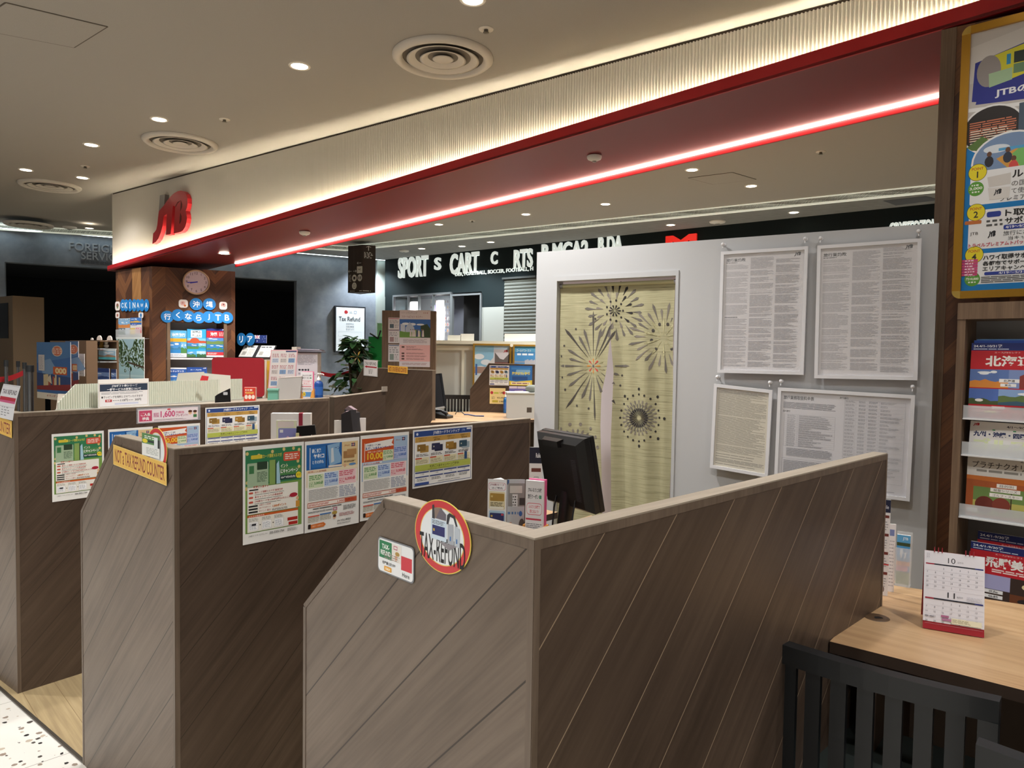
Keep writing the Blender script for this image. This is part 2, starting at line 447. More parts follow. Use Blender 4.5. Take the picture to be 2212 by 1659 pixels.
# ---------------------------------------------------------------- ceilings
FC = onz(748, 531, ZC); SR = onz(2017, 398, ZC); SL = onz(0, 468, ZC)
sd = (SR-FC).normalized(); SRR = SR+sd*4.5; sl = (onz(0, 468, ZC)-onz(244, 480, ZC)).normalized(); SLL = SL+sl*6
mb = MB()
pl = [FC, SRR, V((11, -5, ZC)), V((-13, -5, ZC)), SLL]
mb.prism(pl, (0, 0, 0.12), M_CEIL); struct(mb.build('ceiling'))
mb = MB()
for a, b in ((SLL, FC), (FC, SRR)):
    dn = (b-a).normalized(); nn = V((-dn.y, dn.x, 0))
    mb.obox(a-V((0, 0, 0.085)), b-a, nn*0.03, (0, 0, 0.085), mat('#e9eadf', 0.6, emit=.4, ecol='#e6ecd8'))  # glow added to the trim to help brighten the inner ceiling
struct(mb.build('trim_1'))
mb = MB()
mb.prism([FC+V((0, 0, ZG-ZC)), V((SRR.x, SRR.y, ZG)), V((14, 9, ZG)), V((10, 24, ZG)), V((-20, 24, ZG)), V((-16, 8, ZG)), V((SLL.x, SLL.y, ZG))][::-1], (0, 0, 0.05), M_GCEIL)
struct(mb.build('ceiling.001'))

# ---------------------------------------------------------------- counter line and floors
CZT = 1.2
CORN = [onz(1155, 1167, CZT), onz(377, 972, CZT), onz(31, 893.6, CZT)]
ANG = [44.3, 48.2, 53.0]; LEN = [1.52, 1.53, 1.64]
def cframe(i):
    o = V((CORN[i].x, CORN[i].y, 0)); a = hdir(ANG[i]); return o, a, hdir(ANG[i]+90)
fl0, fl1 = onz(41, 1519.6, 0), onz(179, 1640, 0); fd = (fl1-fl0).normalized(); fn = V((-fd.y, fd.x, 0))
if fn.y < 0: fn = -fn
mb = MB(); A0 = fl0-fd*9; B0 = fl0+fd*9
mb.quad((-14, -6, 0), (12, -6, 0), (12, 24, 0), (-14, 24, 0), M_TERR); struct(mb.build('floor', loc=(0, 0, 0)))
mb = MB(); mb.prism([A0, B0, B0+fn*7.0, A0+fn*7.0], (0, 0, 0.004), M_OAKFLOOR); struct(mb.build('floor.001', loc=(0, 0, 0)))
mb = MB(); mb.obox(A0-fn*0.012, B0-A0, fn*0.012, (0, 0, 0.006), mat('#5b554d', 0.4, 0.6)); struct(mb.build('trim_2'))

# ---------------------------------------------------------------- fascia: fluted panel over a rising red ledge
def zc(s): return ZC
S0, S1 = 0.0, 10.4
fas = thing('shop_fascia', LP(S0, 0.06, 2.4), 'white fluted fascia over a red ledge with glowing light strips, across the shop front', 'fascia')
mb = MB(); pitch = 0.0196; m8 = 6; n = int((S1-S0)/pitch)
vs = []; fs = []
for i in range(n*m8+1):
    s = S0+i*pitch/m8; w = 0.010*(1-abs(math.sin(math.pi*i/m8)))
    vs.append(LP(s, 0.06-w, zlip(s)+0.012)); vs.append(LP(s, 0.06-w, ZC-0.014))
for i in range(n*m8): fs.append((2*i, 2*i+2, 2*i+3, 2*i+1))
mb.poly(vs, fs, mat('#d8d2c6', 0.5), smooth=False)
e0, e1 = LP(S0, 0.05, zlip(0)+.01), LP(S1, 0.05, zlip(S1)+.01)
mb.poly([LP(S0, 0.05, zlip(0)+.01), LP(S0, 0.13, zlip(0)+.01), LP(S0, 0.13, ZC-.002), LP(S0, 0.05, ZC-.002)], [(0, 1, 2, 3)], mat('#d8d2c6', 0.5))
mb.poly([LP(S0, 0.13, zlip(0)+.01), LP(S1, 0.13, zlip(S1)+.01), LP(S1, 0.13, ZC-.002), LP(S0, 0.13, ZC-.002)], [(3, 2, 1, 0)], mat('#d8d2c6', 0.5))
mb.build('fluted_panel', fas)
mb = MB(); mb.obox(LP(S0, 0.058, ZC-0.016), G*(S1-S0), GN*0.03, (0, 0, 0.015), mat('#3a2f22', 0.9)); mb.build('gap_shade_strip', fas)  # dark strip at the panel top; the gap's shade is in its colour
# ledge lip
mb = MB(); a, b = -0.012, 0.012
def strip(mb, s0, s1, p0, p1, f0, f1, mt, seg=1):
    """bar along the front between perp p0..p1 and heights f0(s)..f1(s)"""
    P = [LP(s, p, f(s)) for s in (s0, s1) for p in (p0, p1) for f in (f0, f1)]
    mb.poly(P, [(0, 4, 5, 1), (2, 3, 7, 6), (0, 1, 3, 2), (4, 6, 7, 5), (1, 5, 7, 3), (0, 2, 6, 4)], mt)
strip(mb, -0.02, S1, 0.0, 0.014, zlip, ztop, M_RED)
mb.build('red_lip', fas)
# soffit plate between the lip and the inner light strip
iL, iR = onsof(510, 568), onsof(2028, 207)
def prp(p): return (V(p)-LIP).dot(GN)
sI0, sI1 = sOf(iL), sOf(iR)
def pin(s): return prp(iL)+(prp(iR)-prp(iL))*(s-sI0)/(sI1-sI0)
mb = MB()
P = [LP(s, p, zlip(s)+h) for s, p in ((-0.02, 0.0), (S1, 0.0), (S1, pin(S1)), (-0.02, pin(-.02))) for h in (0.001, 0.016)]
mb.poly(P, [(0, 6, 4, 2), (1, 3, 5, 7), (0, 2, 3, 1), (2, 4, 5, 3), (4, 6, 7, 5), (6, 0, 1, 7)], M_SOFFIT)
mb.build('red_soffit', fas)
mb = MB(); strip(mb, 0.0, S1, 0.0145, 0.056, lambda s: zlip(s)+.0165, lambda s: zlip(s)+.0172, mat('#e6e0d2', .6)); strip(mb, 0.0, S1, 0.0142, 0.0150, lambda s: zlip(s)+.017, lambda s: ztop(s)-.001, mat('#e6e0d2', .6)); mb.build('bounce_liner', fas)  # unseen liner added so the cove light bounces white instead of red
mb = MB()
def line(s0, s1, d0, d1, z0, z1, mt):
    P = [LP(s, pin(s)+d, zlip(s)+z) for s in (s0, s1) for d in (d0, d1) for z in (z0, z1)]
    mb.poly(P, [(0, 4, 5, 1), (2, 3, 7, 6), (0, 1, 3, 2), (4, 6, 7, 5), (1, 5, 7, 3), (0, 2, 6, 4)], mt)
line(sI0-.02, S1, 0.0, 0.012, -0.045, 0.2, M_RED); mb.build('inner_lip', fas)
mb = MB(); line(sI0, S1-2.1, -0.018, -0.002, -0.010, -0.002, mat('#ffe2c8', 0.5, emit=20.0, ecol='#ffe2d0')); mb.build('soffit_light_strip', fas)
mb = MB(); strip(mb, 0.02, S1-.1, 0.022, 0.036, lambda s: zlip(s)+0.017, lambda s: zlip(s)+0.025, mat('#ffe6c0', 0.5, emit=105.0, ecol='#fff3d8')); mb.build('cove_light_strip', fas)

# ---------------------------------------------------------------- far walls
WL0, WL1 = onz(0, 495, ZG), onz(815, 563, ZG); wd_ = WL1-WL0; wdir = V((wd_.x, wd_.y, 0)).normalized(); wn_ = V((wdir.y, -wdir.x, 0))
def onwl(x, y): return onpl(x, y, WL0, wn_)
def wseg(mb, p, q, z0, z1, mt, th=0.2):
    p = V((p.x, p.y, z0)); q = V((q.x, q.y, z0)); mb.obox(p-wn_*th, q-p, wn_*th, (0, 0, z1-z0), mt)
mb = MB()
a = WL0-wdir*6; o1, o2 = onwl(10, 572), onwl(330, 590); o3, o4 = onwl(480, 600), onwl(641, 601); e = onwl(830, 563)
zl = (o1.z+o4.z)/2
wseg(mb, a, o1, 0, ZG, M_GWALL); wseg(mb, o1, o2, zl, ZG, M_GWALL); wseg(mb, o2, o3, 0, ZG, M_GWALL)
wseg(mb, o3, o4, zl, ZG, M_GWALL); wseg(mb, o4, e, 0, ZG, M_GWALL)
struct(mb.build('wall_left'))
mb = MB(); p = a-wn_*3.2; q = e-wn_*3.2
wseg(mb, p, q, 0, ZG, mat('#14151a', 0.9)); mb.obox(V((a.x, a.y, zl+.05))-wn_*3.2, wdir*12, wn_*3.0, (0, 0, .05), mat('#17181d', .9))
struct(mb.build('wall_back'))
mb = MB()   # cove light washing the top of the grey wall
q0 = WL0-wdir*5+wn_*0.12; mb.obox(V((q0.x, q0.y, ZG-.004)), wdir*((e-WL0).length+5), wn_*0.05, (0, 0, 0.003), mat('#dff2f4', 0.5, emit=6.0, ecol='#d8eef2'))
struct(mb.build('trim_3'))

# shop front beyond (sign band, window, shutter)
SB0, SB1 = onz(832, 561, ZG), onz(1350, 508, ZG); SD = V((SB1.x-SB0.x, SB1.y-SB0.y, 0)).normalized(); SBN = V((SD.y, -SD.x, 0))
if SBN.y > 0: SBN = -SBN
def onsh(x, y, off=0.0): return onpl(x, y, SB0+SBN*off, SBN)
SH1 = SB0+SD*13
def shbox(mb, x0, x1, y0, y1, off0, off1, mt, z0=None, z1=None):
    """block on the far shop front: pixel columns x0..x1, from sight heights y0 (top) and y1 or given z"""
    a, b = onsh(x0, y0), onsh(x1, y0); zt = a.z if z1 is None else z1; zb = onsh(x0, y1).z if z0 is None else z0
    p = V((a.x, a.y, zb))+SBN*off0; mb.obox(p, V((b.x-a.x, b.y-a.y, 0)), SBN*(off1-off0), (0, 0, zt-zb), mt)
mb = MB()
zwin = onsh(850, 640).z
mb.obox(V((SB0.x, SB0.y, zwin)), SD*13, -SBN*0.3, (0, 0, ZG-zwin), M_BLACKWALL)
shbox(mb, 832, 850, 640, 640, -0.3, 0, M_BLACKWALL, 0, zwin)
a, b = onsh(1040, 640), onsh(1089, 640); zz = onsh(1042, 664).z
mb.obox(V((a.x, a.y, zz)), V((b.x-a.x, b.y-a.y, 0)), -SBN*0.3, (0, 0, zwin-zz), M_BLACKWALL)
mb.obox(V((a.x, a.y, 0)), V((b.x-a.x, b.y-a.y, 0)), -SBN*0.3, (0, 0, zz), mat('#9b9c96', 0.7))
b = onsh(1157, 640); mb.obox(V((b.x, b.y, 0)), SD*8, -SBN*0.3, (0, 0, zwin), M_BLACKWALL)
struct(mb.build('wall_right'))
mb = MB()  # pale pilaster between the grey wall and the shop
p, q = onwl(812, 563), onwl(834, 563); p = V((p.x, p.y, 0)); mb.obox(p, V((q.x-p.x, q.y-p.y, 0)), wn_*0.08, (0, 0, ZG), mat('#aab3ae', .7)); struct(mb.build('trim_4'))
mb = MB()  # interior of the shop beyond: back and ceiling
p = onsh(845, 640, -1.2); q = onsh(1160, 640, -1.2); mb.obox(V((p.x, p.y, 0)), V((q.x-p.x, q.y-p.y, 0)), -SBN*0.1, (0, 0, ZG), mat('#101114', .9))
struct(mb.build('wall_back.001'))

# ---------------------------------------------------------------- ceiling fittings
def make_downlight():
    d = thing('ceiling_downlight', (0, 0, 0), 'small round recessed downlight', 'ceiling light', 'recessed downlights')
    mb = MB(); mb.lathe([(0.052, -0.001), (0.056, -0.004), (0.066, -0.003), (0.068, 0.0)], mat('#e8e2d6', 0.4), 28); mb.build('trim_ring', d)
    mb = MB(); mb.lathe([(0.0001, -0.0015), (0.051, -0.0015)], mat('#fff6e6', 0.5, emit=14.0, ecol='#fff1dc'), 28, smooth=False); mb.build('lens', d)
    return d
DL = make_downlight(); DLused = [False]
def spotlamp(loc, energy, col, ang=125, blend=0.75, par=None, r=0.05):
    l = bpy.data.lights.new('lamp', 'SPOT'); l.energy = energy; l.color = col; l.spot_size = math.radians(ang); l.spot_blend = blend; l.shadow_soft_size = r
    o = bpy.data.objects.new('lamp', l); COL.objects.link(o); o.location = V(loc); return o
def downlight(p, label, energy, col=WARM, group='recessed downlights', ang=125):
    p = V(p)
    if not DLused[0]:
        d = DL; d.location = p; W[d] = p; DLused[0] = True
    else:
        d = dup(DL, p)
    d['label'] = label; d['group'] = group
    if energy > 0: spotlamp(p+V((0, 0, -0.03)), energy, col, ang)
    return d
for (x, y, lb) in ((1021, 0, 'recessed downlight cut by the top edge of the photo'), (647, 143, 'recessed downlight left of the largest round ceiling vent'),
                   (344, 258, 'recessed downlight just above the middle round ceiling vent'), (197, 313, 'recessed downlight between middle and left ceiling vents, upper one'),
                   (178, 384, 'recessed downlight right beside the leftmost white ceiling vent'), (56, 367, 'leftmost recessed downlight on the white ceiling')):
    downlight(onz(x, y, ZC-.002), lb, E_DOWN*(.22 if x == 178 else .6 if x < 200 else 1), group='downlights of the white ceiling in front')
for (x, y, lb) in ((1495, 367, 'downlight beside the hatch seen under the red soffit'), (1623, 402, 'downlight right of the hatch seen under the red soffit'),
                   (1308, 441, 'third downlight from the right under the red soffit'), (1136, 463, 'fourth downlight from the right under the red soffit'),
                   (948, 485, 'leftmost downlight of the inner white ceiling')):
    downlight(onz(x, y, ZC-.002), lb, E_SHOP, group='downlights of the inner ceiling')
for (x, y, lb) in ((1715, 459, 'rightmost downlight in the grey ceiling'), (1449, 486, 'grey ceiling downlight above the red letter'),
                   (1060, 523, 'grey ceiling downlight over the word on the black sign'), (998, 532, 'grey ceiling downlight left of a brighter pair'),
                   (911, 537, 'grey ceiling downlight above the black shop sign'), (799, 557, 'grey ceiling downlight beside the hanging direction sign'),
                   (193, 493, 'grey ceiling downlight above the raised metal lettering')):
    downlight(onz(x, y, ZG-.002), lb, E_GREY, (0.86, 0.95, 1.0), group='downlights of the grey ceiling')
# concourse rows run on out of view, one lamp added for the booth ends
for (x, y, e) in ((-2.8, 0.7, 1.3), (-1.4, -1.6, 1.0), (-1.3, 0.2, 0.45), (-4.6, 3.2, 1.5), (-2.9, -2.6, 1.0), (-5.6, -0.4, 1.0)):
    downlight((x, y, ZC-.002), 'recessed downlight of the concourse ceiling outside the picture', E_DOWN*e, group='downlights outside the picture')
for (x, y, e) in ((3.0, 1.3, 0.3), (1.45, 2.45, 0.12), (0.5, 3.05, 0.06), (1.9, 0.1, 0.35), (0.5, -1.3, 0.6), (0.3, 1.9, 0.30), (-0.8, 2.9, 0.30), (1.75, 0.9, 0.34)):  # unseen lamps added to brighten the white wall, posters, desks and side panels
    if e: downlight((x, y, ZC-.002), 'unseen downlight added over the desks outside the picture', E_SHOP*e, group='downlights over the desks')
for (x, y) in ((1.3, 5.1), (2.9, 4.9), (-0.5, 6.3), (-2.0, 7.3)):  # lamps added out of sight to brighten the inner ceiling by bounce
    downlight((x, y, ZC-.002), 'unseen downlight added to the inner ceiling behind the fascia', E_SHOP*.8, group='added downlights hidden behind the fascia')
d = downlight(onsof(484, 547)+V((0, 0, -.004)), 'downlight set into the red soffit beside the clock column', 90.0, group='soffit downlight')

def make_vent(R):
    d = thing('ceiling_vent', (0, 0, 0), 'round ceiling air diffuser', 'ceiling vent')
    w = mat('#cfc8bd', 0.5); dk = mat('#6e675d', 0.8)
    mb = MB(); mb.lathe([(R*0.80, -0.006), (R*0.84, -0.028), (R*0.93, -0.030), (R*1.0, -0.012), (R*1.0, 0.0)], w, 48); mb.build('outer_ring', d)
    mb = MB(); mb.lathe([(R*0.55, -0.004), (R*0.66, -0.022), (R*0.72, -0.024), (R*0.66, -0.016)], w, 40); mb.build('ring', d)
    mb = MB(); mb.lathe([(R*0.30, -0.003), (R*0.40, -0.020), (R*0.46, -0.022), (R*0.40, -0.013)], w, 36); mb.build('ring', d)
    mb = MB(); mb.lathe([(0.0001, -0.020), (R*0.18, -0.020), (R*0.21, -0.016), (R*0.12, -0.005)], w, 28); mb.build('hub', d)
    mb = MB(); mb.lathe([(0.0001, -0.002), (R*0.82, -0.002)], dk, 40, smooth=False); mb.build('throat', d)
    return d
v = make_vent(0.305); v.location = onz(957, 123, ZC-.001); W[v] = v.location.copy()
v['label'] = 'largest round ceiling vent, nearest the fluted fascia top'; v['group'] = 'round ceiling vents'
dup(v, onz(390, 307, ZC-.001), 'middle round ceiling vent, above the left end of the fascia')
dup(v, onz(108, 400, ZC-.001), 'leftmost round vent on the white ceiling')
dup(v, onz(62, 484, ZG-.001), 'round vent in the grey ceiling above the raised lettering')
def sprinkler(p, lb, sc=1.0, box=False):
    s = thing('sprinkler_head' if not box else 'smoke_detector', p, lb, 'sprinkler' if not box else 'smoke detector', None)
    p = V(p)
    if not box:
        mb = MB(); mb.lathe([(0.0001, -0.002), (0.040*sc, -0.004), (0.042*sc, 0)], mat('#ded6c8', .4), 20, c=p); mb.build('plate', s)
        mb = MB(); mb.lathe([(0.012, -0.003), (0.012, -0.016), (0.017, -0.018), (0.017, -0.021), (0.0001, -0.022)], mat('#6b665d', .35, .8), 12, c=p); mb.build('nozzle', s)
    else:
        mb = MB(); mb.lathe([(0.0001, -0.035), (0.03*sc, -0.034), (0.075*sc, -0.022), (0.085*sc, -0.01), (0.085*sc, 0)], mat('#dcdad4', .5), 24, c=p); mb.build('housing', s)
        mb = MB(); mb.lathe([(0.0001, -0.041), (0.022*sc, -0.04), (0.026*sc, -0.034)], mat('#8d8b86', .5), 16, c=p); mb.build('sensor', s)
    return s
for x, y, z, lb in ((1050, 63, ZC, 'sprinkler head above the largest round ceiling vent'), (485, 258, ZC, 'sprinkler head right of the middle round ceiling vent'),
                    (184, 359, ZC, 'sprinkler head near the leftmost pair of downlights'), (1773, 328, ZC, 'sprinkler head on the inner ceiling at right'),
                    (1020, 477, ZC, 'sprinkler head on the inner ceiling behind the fascia')):
    sprinkler(onz(x, y, z-.001), lb)
sprinkler(onsof(1284, 336)+V((0, 0, -.004)), 'round detector under the red soffit, nearer one', 0.6, True)
sprinkler(onsof(658, 500)+V((0, 0, -.004)), 'round detector under the red soffit, farther one', 0.6, True)
for x, y, s_, lb in ((1550, 478, 1.2, 'white smoke detector on the grey ceiling above the notice wall'), (150, 490, 1.1, 'smoke detector on the grey ceiling left of a downlight'),
                     (873, 541, 1.0, 'smoke detector on the grey ceiling above the black shop sign')):
    sprinkler(onz(x, y, ZG-.001), lb, s_, True)
def hatch(pts, z, lb):
    P = [onz(x, y, z) for x, y in pts]; c = sum(P, V((0, 0, 0)))/4
    h = thing('access_hatch', c, lb, 'ceiling hatch')
    mb = MB(); mb.prism([c+(p-c)*0.985+V((0, 0, -.004)) for p in P], (0, 0, .003), M_CEIL); mb.build('panel', h)
    mb = MB()
    for i in range(4):
        a, b = P[i], P[(i+1) % 4]; d = (b-a).normalized(); nn = V((-d.y, d.x, 0))
        mb.obox(a+V((0, 0, -.003))-nn*.004, b-a, nn*.008, (0, 0, .002), mat('#5a5248', .8))
    mb.build('joint', h)
hatch([(12, 5), (232, 57), (160, 102), (-70, 58)], ZC, 'rectangular access hatch in the top left of the white ceiling')
hatch([(1487, 384), (1582, 372), (1633, 387), (1540, 398)], ZC, 'access hatch in the inner ceiling seen under the red soffit')
mb = MB(); P = [onz(x, y, ZG-.003) for x, y in ((1908, 434), (2000, 424), (2030, 432), (1935, 444))]
mb.prism(P, (0, 0, .002), mat('#55565a', .8)); tag(mb.build('ceiling_grille'), 'dark rectangular air grille in the grey ceiling at right', 'ceiling grille')
# ================================================================ brown booth partitions
MARK = [  # red part of the mark, then the upright bar; unit square, y down
 [(0.17,0.41),(0.31,0.28),(0.28,0.57),(0.22,0.80),(0.10,0.96),(0.0,1.0),(0.02,0.80),(0.06,0.785),(0.13,0.65)],
 [(0.31,0.48),(0.315,0.26),(0.39,0.20),(0.49,0.11),(0.59,0.05),(0.68,0.01),(0.77,0.0),(0.85,0.02),(0.91,0.063),(0.95,0.14),(0.955,0.236),(0.93,0.32),(0.90,0.377),(0.925,0.44),(0.94,0.52),(0.92,0.605),(0.89,0.684),(0.83,0.747),(0.77,0.774),(0.68,0.79),(0.575,0.806),(0.615,0.295),(0.56,0.283),(0.49,0.82),(0.366,0.833),(0.388,0.432)],
 [(0.20,0.09),(0.335,0.07),(0.315,0.24),(0.175,0.38)]]
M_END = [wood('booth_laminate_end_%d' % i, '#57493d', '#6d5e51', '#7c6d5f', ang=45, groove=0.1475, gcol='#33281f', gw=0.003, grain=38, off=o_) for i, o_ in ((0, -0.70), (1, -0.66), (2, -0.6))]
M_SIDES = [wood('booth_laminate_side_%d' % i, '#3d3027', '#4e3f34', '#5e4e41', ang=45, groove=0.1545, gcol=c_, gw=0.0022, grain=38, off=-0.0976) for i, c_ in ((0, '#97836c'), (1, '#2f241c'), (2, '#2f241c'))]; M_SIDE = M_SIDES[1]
M_CAP_LIT = wood('booth_laminate_cap_lit', '#8f8373', '#a09585', '#aba091', ang=0, grain=50)  # same wood, lightened for the light that falls on top
M_BAND = wood('booth_edge_band', '#55473b', '#66574a', '#766658', ang=90, grain=60)
TH = 0.04
def partition(i, ew, apex, low, label):
    o, a, b = cframe(i); L = LEN[i]
    p = thing('booth_partition', o, label, 'partition', 'brown booth partitions')
    def Q(x, y, z): return o+a*x+b*y+UP*z
    # side panel along a
    mb = MB()
    for off, flip in ((0, False), (TH, True)):
        pts = [(off, 0), (L, 0), (L, CZT), (off, CZT)]
        P = [Q(x, off, z) for x, z in pts]; uv = [(x, z) for x, z in pts]
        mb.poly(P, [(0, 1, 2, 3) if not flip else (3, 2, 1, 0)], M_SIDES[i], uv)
    mb.poly([Q(L, 0, 0), Q(L, TH, 0), Q(L, TH, CZT), Q(L, 0, CZT)], [(0, 1, 2, 3)], M_BAND, [(0, 0), (TH, 0), (TH, CZT), (0, CZT)])
    mb.build('side_panel', p)
    # end panel with the cut corner
    ol = [(0, 0), (0, CZT), (apex, CZT), (ew, low), (ew, 0)]
    mb = MB()
    for off, flip in ((0, False), (TH, True)):
        P = [Q(off, y, z) for y, z in ol]; uv = [(-y, z) for y, z in ol]
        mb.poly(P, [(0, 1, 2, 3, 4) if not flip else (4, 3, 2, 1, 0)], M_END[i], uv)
    mb.poly([Q(0, ew, 0), Q(0, ew, low), Q(TH, ew, low), Q(TH, ew, 0)], [(3, 2, 1, 0)], M_BAND, [(0, 0), (0, low), (TH, low), (TH, 0)])
    mb.poly([Q(0, apex, CZT), Q(0, ew, low), Q(TH, ew, low), Q(TH, apex, CZT)], [(0, 1, 2, 3)], M_BAND, [(0, 0), (0, .5), (TH, .5), (TH, 0)])
    mb.build('end_panel', p)
    # top cap, its colour paled to stand for light from above
    mb = MB(); h = 0.003
    P = [Q(0, 0, CZT), Q(L, 0, CZT), Q(L, TH, CZT), Q(TH, TH, CZT), Q(TH, apex, CZT), Q(0, apex, CZT)]
    uv = [(0, 0), (L, 0), (L, TH), (TH, TH), (TH, apex), (0, apex)]
    mb.prism(P, UP*h, M_CAP_LIT); mb.uv = [None if len(f) != 6 else [uv[k % 6] for k in range(6)] for f in mb.f]
    mb.build('top_cap', p)
    # edge bands framing both faces
    mb = MB(); bw, pr = 0.016, 0.0012
    for (y0, z0, y1, z1) in ((0, CZT-bw, apex, CZT), (0, 0, bw*.8, CZT-bw), (ew-bw*.7, 0, ew, low-.005)):
        mb.obox(Q(-pr, y0, z0), b*(y1-y0), a*pr, UP*(z1-z0), M_BAND)
    mb.prism([Q(-pr, apex, CZT), Q(-pr, ew, low), Q(-pr, ew-bw*.7, low-.005), Q(-pr, apex-bw*.5, CZT-bw)], a*pr, M_BAND)
    for (x0, z0, x1, z1) in ((0, CZT-bw, L, CZT), (0, 0, bw*.8, CZT-bw), (L-bw*.6, 0, L, CZT-bw)):
        mb.obox(Q(x0, -pr, z0), a*(x1-x0), b*pr, UP*(z1-z0), M_BAND)
    mb.build('edge_band', p)
    return p
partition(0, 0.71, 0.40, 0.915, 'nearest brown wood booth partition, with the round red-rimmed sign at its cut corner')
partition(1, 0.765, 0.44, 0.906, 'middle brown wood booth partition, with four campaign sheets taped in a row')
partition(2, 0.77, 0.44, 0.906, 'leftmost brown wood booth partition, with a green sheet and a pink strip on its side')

# ---------------------------------------------------------------- printed campaign sheets
def art_green():
    p = Print(210, 297, '#f3f2ef'); R = p.rect
    R(8, 12, 202, 265, '#7aa04e'); R(8, 12, 202, 120, '#2f7d52'); R(8, 75, 202, 115, '#4f8a4e')
    for x, y in ((14, 22), (52, 30), (98, 22), (138, 18), (172, 18), (192, 24), (188, 60), (192, 78), (14, 110), (12, 128), (196, 110), (190, 44)): p.ell(x, y, 5, 5.5, '#d8c27e', 12)
    p.rrect(26, 28, 62, 40, 3, '#d9c53a'); p.text('旅カード情報メルマガ', 58, 28, 130, 40, '#f0e05a', .01)
    p.rrect(136, 28, 196, 56, 6, '#d7573b'); p.rows(142, 33, 190, 52, 3, '#f6e6dc', .5, 3)
    p.rrect(14, 52, 84, 128, 3, '#a7bfa0'); R(20, 60, 36, 84, '#3f7a4c'); p.rrect(46, 50, 80, 74, 2, '#28402c'); p.rows(46, 80, 80, 112, 8, '#4c6650', .5, 5)
    R(88, 48, 108, 124, '#8aa85c'); R(108, 50, 110.5, 124, '#16202c'); p.poly([(112, 62), (120, 52), (126, 124), (112, 124)], '#a8cfe0')
    p.text('イント', 126, 64, 152, 76, '#f4f1d0', .03); p.text('にキャンペーン', 126, 80, 188, 94, '#ffffff', .03)
    R(124, 100, 186, 114, '#1e4240'); p.text('024年9月30日(月)', 128, 103, 178, 111, '#ffffff', .02)
    p.ell(190, 104, 10, 10, '#ecd92f'); p.rows(184, 100, 197, 107, 2, '#7a6a1a', .5, 7)
    R(14, 126, 188, 208, '#f4f1e8'); p.text('新規ご入会キャ', 34, 122, 84, 130, '#c0402a', .02)
    R(20, 132, 50, 136, '#1c1c1c')
    for k, (t_, y) in enumerate((('旅カード情報メルマガ 新規登録', 140), ('本キャンペーンへの参加登録', 154), ('JTB旅カードを5,000円(税込)以上ご利用', 168))):
        p.rrect(19, y, 33, y+6, 2.5, '#cf5b48'); p.text(t_, 38, y-1, 134 if k < 2 else 170, y+6, '#b02c22', .015); p.rows(38, y+8, 150, y+11, 1, '#777777', .5, k)
    for k, (t_, y) in enumerate((('JTB旅カード未会員', 181), ('JTBトラベルポイント', 190), ('ポイント還元', 199))):
        R(18, y, 48, y+5, '#1c1c1c'); p.text(t_, 52, y-1, 92, y+5, '#b5322a')
    p.text('1,000ポイント', 98, 187, 146, 196, '#d8781e', .03); p.rows(96, 199, 150, 206, 2, '#777777', .45, 9)
    p.ell(172, 166, 14, 7, '#b01f38'); p.ell(186, 178, 5, 6, '#e6b98d'); R(180, 186, 194, 206, '#d59a3d')
    R(14, 210, 188, 217, '#cf5f24'); p.text('メルマガ登録方法', 18, 211.5, 70, 216, '#ffffff')
    R(14, 217, 188, 262, '#f2efe6')
    for k, x in enumerate((18, 62, 104)):
        p.rows(x, 220, x+32, 230, 3, '#888888', .4, k); R(x, 232, x+32, 258, '#ffffff'); p.frame(x, 232, x+32, 258, .6, '#a9a9b4'); p.rows(x+3, 236, x+28, 255, 6, '#9aa3b5', .4, k+4)
        if k < 2: p.ell(x+38, 243, 2, 2, '#222222', 8)
    R(28, 237, 42, 243, '#2b2b33'); R(150, 236, 186, 246, '#b3281e'); R(154, 250, 186, 260, '#b3281e')
    p.text('JTB旅カードサービスセンター', 18, 271, 82, 277, '#444444'); p.text('050-3503-1764', 88, 270, 138, 277, '#333333', .01); p.rows(150, 269, 186, 279, 4, '#888888', .4, 8)
    return p
def badge(p, x, y, s=1.0):
    """small three-bar card mark"""
    for k, c in enumerate(('#28386f', '#a3213d', '#28386f')): p.rrect(x+k*5*s, y, x+(k*5+4.2)*s, y+12*s, 1.4*s, c)
    p.rows(x-1, y+5*s, x+15*s, y+7.2*s, 1, '#f4f0ea', .8, 2)
def points_box(p, x, y, w, h, bg, c, big, seed):
    p.rect(x, y, x+w, y+h, bg); p.rows(x+2, y+2, x+w-3, y+h*.42, 3, c, .45, seed); p.text(big, x+w*.36, y+h*.52, x+w-2, y+h*.78, c, .03); p.rows(x+2, y+h*.55, x+w*.33, y+h*.9, 3, c, .4, seed+1)
